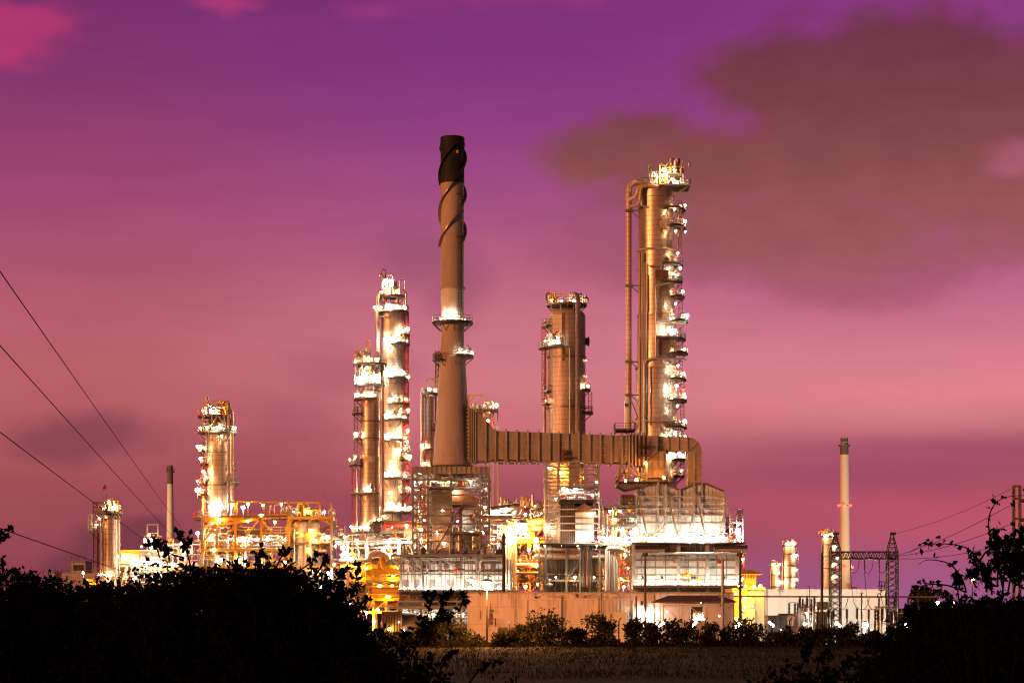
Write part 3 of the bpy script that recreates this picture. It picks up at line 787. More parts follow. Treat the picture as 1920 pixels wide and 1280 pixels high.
for px in (1218,1230,1241):
    b = MB(); b.bar(t.P(px,849 if px>1232 else 821,-3.12), t.P(px,895,-3.12), .2); t.part(b, 'stiffener', MAT['duct_rib'], dp)
b = MB(); b.bar(t.P(1212,866,-3.2), t.P(1240,842,-3.2), .22); t.part(b, 'tie', MAT['steel_rust'], dp)
br = rect_duct(t, [(1232,820,846),(1288,821,846)], 2.2, 'branch_duct', 'duct', seams=(.5,))
for px in (1233,1252,1270,1287): rib_at(t, px, 820, 846, 2.2, .25, .2, br)
b = MB(); vs = []; n = 10
for i in range(n+1):
    a = R(90 - 90*i/n); c0 = (1288, 846)
    ri, ro = 0.5, 25.5
    for rr in (ri, ro):
        for dy in (-2.2, 2.2):
            p = t.P(1288+rr*cos(a), 847-rr*sin(a), dy); vs.append(tuple(p))
fs = []
for i in range(n):
    o = i*4; fs += [(o,o+4,o+6,o+2), (o+1,o+3,o+7,o+5), (o+2,o+6,o+7,o+3), (o,o+1,o+5,o+4)]
b.add(vs, fs); el_ = t.part(b, 'duct_elbow', MAT['duct'], smooth=False)
b = MB(); b.bar(t.P(1289,846,-2.3), t.P(1307,829,-2.3), .22); t.part(b, 'rib', MAT['duct_rib'], el_)
b = MB(); b.box(t.X(1288.5), t.X(1313.5), t.Y-2.2, t.Y+2.2, t.Z(912), t.Z(847)); dn = t.part(b, 'down_duct', MAT['duct'], smooth=False)
for py in (849,862,876,890,904):
    b = MB(); b.box(t.X(1287), t.X(1315), t.Y-2.45, t.Y+2.45, t.Z(py)-.1, t.Z(py)+.1); t.part(b, 'rib', MAT['duct_rib'], dn)
b = MB(); b.bar(t.P(1301,849,-2.3), t.P(1301,910,-2.3), .15); t.part(b, 'stiffener', MAT['duct_rib'], dn)
for px in (935,955,976,997,1018,1050,1078,1106,1134,1160):
    b = MB(); p = t.P(px+4, 866, -2.8); b.box(p.x-.5, p.x+.5, p.y-.3, p.y+5, p.z-.25, p.z-.01); t.part(b, 'duct_shoe', MAT['steel_pale'])
b = MB()
for k in range(4): b.bar(t.P(1052+k*4,846,-3.8), t.P(1052+k*4,866,-3.8), .22)
b.box(t.X(1050), t.X(1068), t.Y-4.6, t.Y-3.7, t.Z(860), t.Z(857)); b.box(t.X(1054), t.X(1061), t.Y-4.4, t.Y-3.7, t.Z(853), t.Z(846)); t.part(b, 'damper_drive', MAT['steel_rust'])
deck(t, 1196, 1216, 838, -4.8, -3.3, .25, 'steel_dark', railmat='steel_rust'); deck(t, 1196, 1216, 856, -4.8, -3.3, .25, 'steel_dark', railmat='steel_rust')
pl = deck(t, 1152, 1190, 806, -3, 2.6, .35, 'steel_dark', railmat='steel_rust')

# ================================================================== upright duct under the long duct
t = T('vertical_duct', 'short pale upright duct joining the long flue duct to the middle heater', 'duct', 1076, 399)
rect_duct(t, [(1067,869,924),(1086,869,924)], 1.6, 'duct_run', 'duct', seams=(.3,.7))
b = MB()
vs = []
for px0, px1, py, dw in ((1067,1086,924,1.6),(1058,1094,945,3.)):
    for x, y in ((px0,-dw),(px1,-dw),(px1,dw),(px0,dw)): vs.append(tuple(t.P(x, py, y)))
b.add(vs, [(0,1,2,3),(7,6,5,4),(0,4,5,1),(1,5,6,2),(2,6,7,3),(3,7,4,0)]); t.part(b, 'duct_cone', MAT['panel'], smooth=False)
for py in (880, 892, 907, 922):
    b = MB(); b.box(t.X(1066), t.X(1087), t.Y-1.8, t.Y+1.8, t.Z(py)-.1, t.Z(py)+.1); t.part(b, 'rib', MAT['duct_rib'])
# ================================================================== middle heater in its lattice frame
t = T('middle_heater', 'grey heater in a lattice frame below the long duct, circled by two fat pipes', 'heater', 1072, 396)
frame3d(t, (1022, 1047, 1094, 1121), (-6, 7), (870, 885, 900, 914, 929, 944, 957, 970, 983, 996, 1020), .3, 'steel_pale', 'steel_pale', 'steel_pale', skip=tuple((1,k) for k in range(10))+tuple((2,k) for k in range(4,10)))
b = MB(); b.box(t.X(1049), t.X(1112), t.Y-5.0, t.Y+5, t.Z(1019), t.Z(951)); t.part(b, 'convection_box', MAT['corrug_brown'])
b = MB()
for px in range(1050, 1076, 4): b.box(t.X(px)-.12, t.X(px)+.12, t.Y-5.3, t.Y-5.01, t.Z(1019), t.Z(945))
for px in range(1024, 1046, 5): b.box(t.X(px)-.1, t.X(px)+.1, t.Y-3, t.Y-2.7, t.Z(1019), t.Z(975))
t.part(b, 'wall_rib', MAT['pipe_brown'])
b = MB(); b.poly_prism([(t.X(1046),t.Z(944)),(t.X(1070),t.Z(940)),(t.X(1112),t.Z(941)),(t.X(1112),t.Z(945)),(t.X(1046),t.Z(948))], t.Y-6.4, t.Y+5); t.part(b, 'box_roof', MAT['steel_dark'])
b = MB(); b.poly_prism([(t.X(1079),t.Z(962)),(t.X(1088),t.Z(948)),(t.X(1100),t.Z(948)),(t.X(1110),t.Z(962))], t.Y-6.3, t.Y-5.01); t.part(b, 'duct_hood', MAT['steel_rust'])
b = MB(); b.box(t.X(1077), t.X(1111), t.Y-6.2, t.Y-5.01, t.Z(1017), t.Z(962.5)); pn = t.part(b, 'lit_panel', MAT['panel'])
b = MB()
for py in (973, 984, 995): b.box(t.X(1077), t.X(1111), t.Y-6.35, t.Y-6.205, t.Z(py)-.12, t.Z(py)+.12)
t.part(b, 'panel_rail', MAT['steel'], pn)
dk = deck(t, 1010, 1146, 1021, -10, 6.5, .4, 'steel_dark', rail=True, railmat='steel')
deck(t, 1048, 1112, 916, -6.5, -3, .3, 'steel', railmat='steel_pale'); deck(t, 1048, 1112, 940, -7, -5.1, .2, 'steel_dark', railmat='steel_pale')
shell(t, 1072, [(1140,51),(1049,51),(1046,48)], 'panel_grey', 'radiant_shell', n=28)
b = MB()
for k in range(30):
    a = R(180+180*k/29); r = 51*t.s
    b.bar((t.X(1072)+(r+.12)*cos(a), t.Y+(r+.12)*sin(a), t.Z(1140)), (t.X(1072)+(r+.12)*cos(a), t.Y+(r+.12)*sin(a), t.Z(1050)), .26)
t.part(b, 'shell_rib', MAT['steel'])
for py in (1030, 1045):
    b = MB(); P = [t.P(1004, py, -6)]
    b.pipe([t.P(1060, py, 4), t.P(1005, py, 2), t.P(1005, py, -7.2), t.P(1141, py, -7.2), t.P(1141, py, 3)], .52, 2.2, 14); t.part(b, 'manifold_pipe', MAT['jacket'])
for px in (1030, 1062, 1092, 1118):
    b = MB(); b.bar(t.P(px, 1053, -7.2), t.P(px, 1022, -7.2), .3); t.part(b, 'pipe_hanger', MAT['steel'])
deck(t, 1004, 1146, 1087, -8, -5.4, .35, 'steel', railmat='steel_dark')
for px in (1010, 1022, 1060, 1085, 1103, 1121, 1141):
    b = MB(); b.bar((t.X(px), t.Y-7.8, 0), (t.X(px), t.Y-7.8, t.Z(1023)), .36); t.part(b, 'column', MAT['steel'])
b = MB()
for a, c in ((1010,1022),(1141,1121),(1060,1085)): b.bar(t.P(a,1086,-7.9), t.P(c,1055,-7.9), .24)
parts(t, b, 'cross_brace', MAT['steel'])
for px, mt in ((1091,'steel_dark'),(1098,'steel_rust'),(1104,'steel_dark')): pipe(t, [(px,1100,-8.4),(px,1024,-8.4)], .3, mt)
piping(t, 1012, 1140, 1074, 1100, -8.2, -6, 10, 31, ('steel', 'steel_dark', 'pipe_brown'), .08, .2, 5)
piping(t, 1048, 1118, 917, 940, -6, -3, 12, 32, ('pipe_white', 'steel_pale'), .08, .2, 5)
piping(t, 1108, 1146, 985, 1020, -8, -2, 10, 33, ('pipe_white', 'steel_pale', 'pipe_brown'), .08, .22, 3)
for a in ((1055,919,-6.4,'W',.8),(1078,921,-6,'W',.7),(1108,932,-6.7,'W',.9),(1062,922,-5,'w',.8),(1112,964,-7,'w',.9),(1082,1012,-7.6,'W',.6),(1095,1012,-7.6,'W',.6),(1106,1011,-7.6,'W',.6),(1028,990,-7,'w',.8),(1003,1025,-8,'w',1.),(1042,935,0,'w',.8),(1117,905,-2,'w',.5),(1020,1024,-9.4,'W',.7),(1050,1024,-9.4,'W',.7),(1080,1024,-9.4,'W',.7),(1115,1024,-9.4,'W',.7),(1040,1083,-9.6,'w',.6),(1075,1083,-9.6,'w',.6),(1110,1083,-9.6,'w',.6),(1134,995,-6,'W',.9),(1120,1010,-8.6,'W',.9),(1036,1000,-4,'w',.7)): lamp(t, *a)  # lamps in front of the manifold pipes are added to brighten them

# ================================================================== vertical pipe bundle between the two heaters
t = T('pipe_rack', 'bundle of upright pale pipes between the middle heater and the wide white heater', 'pipe rack', 1160, 392)
for i, px in enumerate((1134,1139,1144,1149,1154)): pipe(t, [(px,1108,-6+i*.3),(px,1028+i*2,-6+i*.3),(px+24,1028+i*2,-6+i*.3)], .26, ('pipe_white','steel_pale','pipe_brown')[i%3], flange=True)
frame3d(t, (1125, 1156, 1181), (-3, 6), (1020, 1050, 1080, 1110), .4, 'steel', 'steel', 'steel')
for px in (1125, 1156, 1181):
    b = MB(); b.bar((t.X(px), t.Y-3, 0), (t.X(px), t.Y-3, t.Z(1111)), .4); t.part(b, 'column', MAT['steel'])
piping(t, 1125, 1183, 1030, 1105, -2, 5, 18, 41, ('pipe_brown', 'pipe_white', 'yellow', 'red'), .1, .3, 8)
for a in ((1164,1085,-2,'w',1.),(1172,1040,0,'o',.8),(1150,1072,1,'o',.8),(1168,1100,-2.5,'w',.8),(1140,1100,2,'y',.8),(1176,1065,-3,'w',.6)): lamp(t, *a)
deck(t, 1125, 1183, 1021, -5, 5, .3, 'steel', rail=True)

# ================================================================== wide white heater
t = T('wide_heater', 'wide white heater with a twin humped gridded upper casing and slanting struts', 'heater', 1280, 390)
out = [(1190,1019),(1190,922),(1206,914),(1231,907),(1246,911),(1271,921),(1299,910),(1321,909),(1355,924),(1355,1019)]
b = MB(); b.poly_prism([(t.X(x), t.Z(y)) for x, y in out][::-1], t.Y-4, t.Y+12); up = t.part(b, 'upper_casing', MAT['panel_mid'], smooth=False)
def topz(px):
    for (x0,y0),(x1,y1) in zip(out[1:-1], out[2:-1]):
        if x0 <= px <= x1: return y0+(y1-y0)*(px-x0)/(x1-x0+1e-6)
    return 922
b = MB()
for px in (1191,1231,1246,1271,1298,1312,1354): b.box(t.X(px)-.15, t.X(px)+.15, t.Y-4.5, t.Y-4.004, t.Z(1018), t.Z(topz(px)-1))
t.part(b, 'buckstay', MAT['pipe_white'], up)
b = MB()
for py in (932, 943.5, 955, 967.5, 983, 1001, 1013):
    b.box(t.X(1190.5), t.X(1355), t.Y-4.4, t.Y-4.006, t.Z(py)-.12, t.Z(py)+.12)
t.part(b, 'casing_rail', MAT['steel_pale'], up)
b = MB()
for (x0,y0),(x1,y1) in zip(out[1:-1], out[2:-1]): b.bar(t.P(x0,y0,-4.2), t.P(x1,y1,-4.2), .3)
t.part(b, 'roof_edge', MAT['steel_rust'], up)
for x0, y0, x1 in ((1191,920,1211),(1246,925,1267),(1298,922,1318),(1352,928,1373)):
    b = MB(); b.bar(t.P(x0,y0,-4.9), t.P(x1,1019,-8.4), .32); t.part(b, 'strut', MAT['steel_pale'])
for x0, x1, y0 in ((1246,1231,960),(1246,1215,985),(1298,1282,960),(1354,1338,965),(1354,1350,950)):
    b = MB(); b.bar(t.P(x0,y0,-4.5), t.P(x1,1012,-6.2), .26); t.part(b, 'strut', MAT['steel_pale'])
b = MB(); b.box(t.X(1180), t.X(1388), t.Y-9, t.Y+13, t.Z(1021.5), t.Z(1019)); t.part(b, 'deck', MAT['steel_dark'])
railing(t, [(1196,1019,-8.8),(1386,1019,-8.8)], mat='steel_pale')
b = MB(); b.box(t.X(1186), t.X(1374), t.Y-7, t.Y+12, t.Z(1040), t.Z(1022)); gd = t.part(b, 'girder_box', MAT['pipe_brown'], smooth=False)
b = MB()
for px in (1215,1232,1248,1263,1285,1300,1335,1352): b.box(t.X(px)-.12, t.X(px)+.12, t.Y-7.3, t.Y-7.01, t.Z(1040), t.Z(1022.5))
for px in (1240,1277,1291,1308): b.box(t.X(px)-.55, t.X(px)+.55, t.Y-7.2, t.Y-7.01, t.Z(1036), t.Z(1027))
parts(t, b, 'web_plate', MAT['steel_dark'], gd)
b = MB(); b.box(t.X(1187), t.X(1373), t.Y-6.6, t.Y+12, t.Z(1099), t.Z(1040.5)); lc = t.part(b, 'lower_casing', MAT['panel'], smooth=False)
b = MB(); b.box(t.X(1188), t.X(1372), t.Y-6.2, t.Y+11.8, 0, t.Z(1099.5)); t.part(b, 'plinth', MAT['panel_grey'])
b = MB()
for py in (1051, 1065, 1078): b.box(t.X(1187.2), t.X(1372.8), t.Y-6.8, t.Y-6.604, t.Z(py)-.14, t.Z(py)+.14)
for px in (1205,1224,1243,1285,1302,1337,1355): b.box(t.X(px)-.07, t.X(px)+.07, t.Y-6.74, t.Y-6.604, t.Z(1098), t.Z(1041))
t.part(b, 'casing_rail', MAT['steel'], lc)
for px in (1200,1236,1292,1296,1350):
    b = MB(); p = t.P(px, 1083, -6.75); b.tube([p, p+Vector((0,-.25,0))], .3, 10); t.part(b, 'peep_door', MAT['steel_dark'], lc)
for px in (1184, 1266, 1319, 1374):
    b = MB(); b.bar((t.X(px), t.Y-7.6, 0), (t.X(px), t.Y-7.6, t.Z(1022)), .62, .5); t.part(b, 'column', MAT['steel_pale'])
deck(t, 1180, 1380, 1098, -11, -6.65, .4, 'steel', railmat='steel_pale')
pipe(t, [(1180,1039,-8.6),(1388,1039,-8.6)], .24, 'pipe_white')
for i, (a, c, py) in enumerate(((1186,1246,1029),(1186,1240,1034),(1336,1392,1028),(1330,1392,1033))):
    pipe(t, [(a,py,-8.2),(c,py,-8.2)], .34, ('steel_dark','steel_pale')[i%2], flange=True)
for i in range(8): lamp(t, 1202+i*21, 1013, -8.9, 'W', 1.5)
for px in (1248, 1280, 1327): lamp(t, px, 1009, -7.6, 'W', .85)
for i in range(12): lamp(t, 1194+i*15.6, 1093, -10.6, 'W', .66)
for px in range(1198, 1352, 7):
    b = MB(); b.bar(t.P(px, 1017, -4.05), t.P(px, topz(px)+2, -4.05), .07); t.part(b, 'panel_seam', MAT['steel_pale'], up)
piping(t, 1192, 1366, 1000, 1018, -8, -5, 9, 44, ('steel_pale', 'pipe_white', 'steel'), .06, .18, 12)
piping(t, 1188, 1372, 1076, 1097, -9.8, -7.6, 7, 45, ('steel', 'pipe_white', 'steel_pale'), .05, .1, 4)
piping(t, 1188, 1372, 1041, 1060, -8.6, -7.2, 5, 46, ('steel', 'steel_pale'), .05, .14, 4)
# stair tower on the right end
b = MB(); b.box(t.X(1366), t.X(1386), t.Y-3, t.Y+5, t.Z(1018.8), t.Z(990)); t.part(b, 'end_cabin', MAT['panel'])
deck(t, 1362, 1389, 980, -4, 6, .3, 'steel', railmat='pipe_white'); railing(t, [(1362,966,-4),(1388,966,-4),(1388,966,5)], 1., 'steel_pale')
b = MB()
for px in (1364, 1377, 1388): b.bar(t.P(px,1019,-4.1), t.P(px,964,-4.1), .22)
t.part(b, 'stair_post', MAT['steel_pale'])
for a in ((1374,1000,-5,'W',.9),(1382,1008,-5,'W',.8),(1379,985,-5,'W',.6),(1386,1050,-6,'w',.6),(1384,1086,-6,'w',1.)): lamp(t, *a)
for k, px in enumerate((1378,1383,1389)): pipe(t, [(px,1108,-5),(px,1024+k*2,-5)], .22, ('pipe_white','pipe_brown','red')[k])
# platforms on the left flank
b = MB(); b.box(t.X(1161), t.X(1189), t.Y-2, t.Y+6, t.Z(948), t.Z(928)); ab = t.part(b, 'air_preheater', MAT['panel_grey'])
b = MB()
for px in (1166,1172,1178,1184): b.box(t.X(px)-.12, t.X(px)+.12, t.Y-2.25, t.Y-2.01, t.Z(948), t.Z(928))
t.part(b, 'wall_rib', MAT['steel_rust'], ab)
for py, x0, x1 in ((950,1128,1192),(968,1150,1192),(985,1133,1192)): deck(t, x0, x1, py, -5, 5, .3, 'steel', railmat='steel_pale')
frame3d(t, (1147, 1189), (-4, 4), (949, 985, 1018), .3)
piping(t, 1130, 1190, 952, 1018, -4.6, 3, 26, 42, ('pipe_white', 'steel_pale', 'pipe_brown', 'yellow'), .08, .26, 10)
for a in ((1141,960,-5,'w',1.),(1165,995,-5.4,'W',1.),(1172,1010,-5,'W',.8),(1150,975,-5,'w',.8),(1183,975,-5.3,'W',.6),(1156,1012,-5.4,'w',.9),(1180,1000,-5.4,'W',.8),(1138,1012,-5.4,'W',.9),(1160,960,-5,'w',.6)): lamp(t, *a)

# ================================================================== lattice support under the damper, beside the tall column
t = T('support_frame', 'small tapering brace frame carrying the duct above the humped white heater', 'steel frame', 1185, 397)
b = MB()
for dy in (-3, 3):
    b.bar(t.P(1164,869,dy), t.P(1156,910,dy), .34); b.bar(t.P(1178,869,dy), t.P(1176,908,dy), .34); b.bar(t.P(1210,869,dy), t.P(1212,908,dy), .34)
    b.bar(t.P(1164,870,dy), t.P(1176,907,dy), .22); b.bar(t.P(1178,870,dy), t.P(1157,906,dy), .22); b.bar(t.P(1180,870,dy), t.P(1212,907,dy), .26); b.bar(t.P(1156,889,dy), t.P(1212,889,dy), .22)
parts(t, b, 'brace', MAT['steel_pale'])
b = MB(); b.poly_prism([(t.X(1155),t.Z(908)),(t.X(1213),t.Z(906)),(t.X(1213),t.Z(911)),(t.X(1172),t.Z(920)),(t.X(1155),t.Z(911))], t.Y-4, t.Y+4); t.part(b, 'base_frame', MAT['steel'])
deck(t, 1155, 1252, 905, -4.4, 4, .25, 'steel_dark', railmat='steel_rust')
for a in ((1242,897,-3.5,'o',.6),(1192,900,-2,'o',.7),(1208,870,-3.6,'o',.6),(1172,902,-2,'o',.5)): lamp(t, *a)
# ================================================================== middle column behind the duct
t = T('distillation_column', 'fat dome-topped metal column behind the long duct, rust streak down its front', 'column', 1063, 428, 'distillation columns of the refinery')
s = t.s; c = 1062.5; rr = 35.3*s
shell(t, c, [(1140,35.5),(593,35.3)] + dome(593, 35, 16), 'jacket_dull')
for py in (671, 765, 846): ring(t, c, py, 35.4, .2, .35, 'pipe_brown')
b = MB(); r_ = rr+.012
b.lathe(t.X(c), t.Y, [(r_, t.Z(680)), (r_+.004, t.Z(590))], 6, -106, -96, cap=False); t.part(b, 'rust_streak', MAT['corrug_brown'])
platform(t, c, 572, .6, 38*s, -175, 175, clutter=5, lamps=[(1076,568,-2.6,'w',1.),(1032,566,-2,'w',.8),(1052,568,-3,'s',.8)])
b = MB()
for a in (215, 250, 290, 325):
    x, y = t.X(c)+rr*.9*cos(R(a)), t.Y+rr*.9*sin(R(a)); b.bar((x,y,t.Z(587)), (x*.6+t.X(c)*.4+2*cos(R(a)),y,t.Z(574)), .2)
t.part(b, 'platform_bracket', MAT['steel_pale'])
davit(t, 1031, 572, 1057, 19, -2); top_gear(t, 1034, 1056, 571, -2, 1, 7, 51, (.8, 2.2)); top_gear(t, 1088, 1098, 571, -1, 2, 4, 52, (1, 2.4))
pipe(t, [(1064,574,-1),(1066,558,-1.6),(1074,555,-2.6),(1082,559,-4.6),(1082,830,-4.6)], .48, 'jacket_dull', 1.4, n=16)
pipe(t, [(1021,820,-1),(1021,656,-1)], .34, 'pipe_brown'); pipe(t, [(1044,654,-4),(1067.5,654,-4.3),(1067.5,818,-4.3)], .17, 'pipe_white')
pipe(t, [(1041,650,-4.4),(1041,628,-4.4),(1047,626,-4)], .1, 'steel_dark')
platform(t, c, 652, rr+.05, 53*s, 150, 262, clutter=4, lamps=[(1038,645,-4.2,'W',.9),(1022,642,-2.5,'w',.8),(1030,650,-4.5,'w',.6)])
platform(t, c, 612, rr+.05, 47*s, 165, 215, clutter=1); platform(t, c, 735, rr+.05, 46*s, 165, 215); platform(t, c, 757, rr+.05, 46*s, 165, 210, lamps=[(1023,751,-1.5,'w',.6)])
platform(t, c, 774, rr+.05, 50*s, -40, 20); platform(t, c, 731, rr+.05, 45*s, -40, 20, lamps=[(1101,725,-2.2,'w',.9)])
manhole(t, c, 640, 1.35, 218, rr, 'pipe_white'); manhole(t, c, 640, .95, 2, rr, 'steel_dark')
ladder(t, 1106, 735, 774, -1, 'red'); ladder(t, 1019, 612, 760, -1.5, 'red')
for py in (676, 706): lamp(t, 1099, py, -1.2, 's', .35)
for px0, px1, py in ((1057,1066,753),(1076,1090,752),(1077,1089,593)):
    b = MB(); b.bar(t.P(px0,py,-4.6), t.P(px1,py,-4.6), .2); b.bar(t.P(px1,py,-4.6), t.P(px1-5,py+7,-4), .16); t.part(b, 'pipe_bracket', MAT['steel_pale'])
for a in ((1030,880,-5,'o',1.),(1050,890,-5.5,'o',1.),(1092,900,-5,'o',.8)): lamp(t, *a)

# ================================================================== tallest column
t = T('distillation_column', 'tallest metal column with a lit ladder side of many platforms, rising behind the wide heater', 'column', 1232, 414, 'distillation columns of the refinery')
s = t.s; c = 1231.5
shell(t, c-2, [(470,33.2),(356,33)] + dome(356, 33, 6), 'jacket', 'upper_shell')
shell(t, c-1, [(592,34.2),(470,34.2)], 'jacket', 'middle_shell')
shell(t, c, [(690,36.6),(598,36.6),(592,34.5)], 'jacket', 'lower_shell')
shell(t, c, [(1140,38.3),(694,38.3),(690,37)], 'jacket', 'bottom_shell')
for py, h, m in ((372,33.2,'jacket'),(592,35,'jacket'),(690,38.4,'jacket_dull'),(784,38.6,'jacket_dull'),(505,34.3,'jacket'),(690,38,'jacket')): ring(t, c-1, py, h, .18, .35, m)
R0 = 38.4*s
b = MB(); b.tube(arc(t.X(c-2), t.Y, t.Z(471), 36*s, 170, 370, 26), .2, 8); t.part(b, 'ring_pipe', MAT['pipe_white'])
pipe(t, [(1203,790,-4.2),(1203,792,-4.4),(1268,792,-4.4)], .16, 'pipe_white')
manhole(t, c-2, 425, 1.15, -66, 33.2*s, 'jacket_dull')
plats = [(395,1286,-70,10),(427,1286,-60,15),(498,1281,-78,15),(528,1280,-95,10),(558,1284,-50,20),(603,1290,-50,20),(637,1286,-95,12),(663,1290,-52,15),(712,1287,-60,18),(752,1288,-60,18),(802,1288,-66,18),(830,1286,-40,15),(862,1286,-45,18),(892,1284,-40,20)]
for i, (py, pe, a0, a1) in enumerate(plats):
    r0 = (33.5 if py < 592 else 36.8 if py < 690 else 38.6)*s
    platform(t, c, py, r0, (pe-c)*s, a0, a1, clutter=3 if i % 2 == 0 else 2, railmat='steel_pale')
for px, py, dy, k, sc in ((1283,388,-1.5,'w',.95),(1283,418,-2,'w',.95),(1273,508,-3.6,'W',.7),(1279,549,-2,'w',.9),(1287,594,-2,'W',.95),(1250,622,-5.2,'W',.9),(1262,625,-4.6,'W',.8),(1282,657,-2,'w',1.),(1280,702,-2.5,'w',.85),(1284,705,-1,'w',.7),(1281,741,-2.5,'w',.9),(1284,745,-1,'w',.8),(1282,791,-2,'w',.9),(1283,818,-1.5,'w',.9),
    (1271,852,-3.4,'W',.9),(1280,856,-2,'w',.8),(1275,884,-3.2,'w',.9),(1265,728,-4.9,'W',.75),(1266,765,-4.8,'W',.75),(1258,520,-4.6,'w',.7),(1268,690,-4.4,'W',.7),(1262,815,-5,'W',.8),(1268,480,-3.5,'w',.6),(1264,575,-4.3,'w',.7),(1262,400,-4.3,'w',.6),(1264,440,-4.2,'w',.6),(1284,437,-1.5,'s',.6)): lamp(t, px, py, dy, kind=k, sc=sc)
lamp(t, 1279.5, 733, -2.2, 'r', .6)
# top decks and gear
b = MB(); b.box(t.X(1198), t.X(1292), t.Y-3.6, t.Y+3, t.Z(354.5), t.Z(352)); d = t.part(b, 'top_deck', MAT['steel_pale'])
railing(t, [(1262,352,-3.5),(1292,352,-3.5),(1292,352,3)], 1.2, 'steel_pale', d); railing(t, [(1200,352,-3.5),(1232,352,-3.5)], 1.2, 'steel', d)
b = MB(); b.bar(t.P(1262,372,-3), t.P(1288,355,-3.2), .2); t.part(b, 'deck_brace', MAT['steel_pale'])
b = MB(); b.box(t.X(1248), t.X(1280), t.Y-3, t.Y+2, t.Z(332.3), t.Z(330.5)); d2 = t.part(b, 'upper_deck', MAT['steel_pale'])
railing(t, [(1248,330.5,-2.9),(1280,330.5,-2.9),(1280,330.5,2)], 1.2, 'yellow', d2)
b = MB()
for px in (1249, 1262, 1279): b.bar(t.P(px,352,-2.8), t.P(px,331,-2.8), .26); b.bar(t.P(px,352,1.8), t.P(px,331,1.8), .26)
b.bar(t.P(1249,352,-2.9), t.P(1262,331,-2.9), .16); b.bar(t.P(1262,352,-2.9), t.P(1249,331,-2.9), .16)
t.part(b, 'deck_leg', MAT['steel_pale'])
for px, py in ((1258,298),(1270,299)):
    b = MB(); p = t.P(px, 331, -.5); q = t.P(px, py, -.5); b.tube([p, q], .38, 10); b.tube([q-Vector((0,0,.9)), q], .52, 10); t.part(b, 'vent_stack', MAT['pipe_brown'])
for px, py in ((1217,309),(1222.5,309)):
    b = MB(); p = t.P(px, 352, 0); q = t.P(px, py, 0); b.tube([p, q], .26, 10); b.tube([q-Vector((0,0,.5)), q], .4, 10); t.part(b, 'vent_stack', MAT['steel'])
b = MB()
for a, e in (((1236,352),(1236,312)),((1246,352),(1246,312)),((1236,313),(1250,313)),((1236,325),(1248,320)),((1252,318),(1256,318))): b.bar(t.P(*a,-2), t.P(*e,-2), .26)
t.part(b, 'davit_crane', MAT['yellow'])
top_gear(t, 1212, 1250, 352, -3, 1, 14, 61, (1., 3.6)); top_gear(t, 1250, 1279, 330.5, -2.5, 1, 10, 62, (.8, 2.6)); top_gear(t, 1264, 1290, 352, -3, 1, 6, 63, (.6, 1.6))
for px, py, dy, k, sc in ((1243,324,-3,'W',1.05),(1240,335,-3.2,'w',.8),(1267,347,-3.3,'W',1.),(1260,343,-3.3,'w',.8),(1228,345,-3.6,'w',.7),(1262,326,-3.1,'w',.6)): lamp(t, px, py, dy, kind=k, sc=sc)
# overhead vapour line and its mates
pipe(t, [(1222,347,-.5),(1206,344,-.8),(1178,344,-1.2),(1178,760,-1.2)], .58, 'jacket_dull', 1.9, n=18)
pipe(t, [(1216,356,-3.3),(1195,354,-3.4),(1193,374,-3.4),(1178,377,-1.6)], .38, 'jacket_dull', 1.1, n=12)
pipe(t, [(1232,357,-3.6),(1200,355,-3.6),(1197,390,-3.6),(1179,391,-1.5)], .34, 'jacket_dull', 1., n=12)
pipe(t, [(1200,358,-3.7),(1200.5,393,-3.7),(1208,393,-3.7)], .16, 'pipe_white')
b = MB(); b.lathe(t.X(1176.5), t.Y-1.2, [(6.8*s, t.Z(806)), (6.8*s, t.Z(752)), (5.7*s, t.Z(744))], 18); t.part(b, 'vapour_line_skirt', MAT['stack_band'])
b = MB()
z0, z1 = 764, 757
for a, e in (((1171.5,764),(1171.5,757.5)),((1171.5,757.5),(1176,764)),((1176,764),(1176,757.5))): b.bar(t.P(*a,-1.95), t.P(*e,-1.95), .14)
t.part(b, 'painted_letter', MAT['steel_dark'])
for py in (398, 538, 680, 742):
    b = MB(); b.bar(t.P(1171,py,-1.7), t.P(1204,py,-1.9), .24); b.bar(t.P(1184,py+2,-1.6), t.P(1197,py+14,-1.9), .18); b.bar(t.P(1172,py,-1.9), t.P(1185,py,-1.9), .5); t.part(b, 'pipe_bracket', MAT['steel'])
for px, py0, py1, r, m in ((1197.5,478,905,.24,'pipe_brown'),(1207,498,900,.15,'pipe_brown'),(1210,520,760,.1,'pipe_white')): pipe(t, [(px,py1,-3.6),(px,py0,-3.6)], r, m)
pipe(t, [(1252,538,-4.6),(1227,541,-4.4),(1227,674,-4.6),(1205,680,-4),(1204,860,-4)], .2, 'pipe_white')
pipe(t, [(1227,609,-4.6),(1282,611,-4.2)], .2, 'pipe_white'); pipe(t, [(1226,676,-4.7),(1284,678,-3.6)], .22, 'pipe_white'); pipe(t, [(1213,505,-4),(1250,503,-4.4)], .12, 'pipe_white')
pipe(t, [(1216,690,-4),(1216,800,-4)], .14, 'pipe_white'); pipe(t, [(1270,392,-2),(1270,470,-2)], .16, 'pipe_brown')
b = MB()
for a, e in (((1184,756),(1210,820)),((1184,790),(1206,812)),((1206,785),(1184,815))): b.bar(t.P(*a,-2), t.P(*e,-2.6), .2)
t.part(b, 'brace', MAT['steel'])
for px, py0, py1 in ((1273,400,560),(1275,560,715),(1278,715,900)): ladder(t, px, py0, py1, -1.6, 'steel_rust')
for px, py in ((1240,775),(1256,778)): manhole(t, c, py+12, .7, -75 if px < 1250 else -58, R0, 'pipe_white')
b = MB(); b.box(t.X(1226), t.X(1250), t.Y-5.2, t.Y-3.6, t.Z(527), t.Z(514)); t.part(b, 'equipment_box', MAT['steel_rust'])

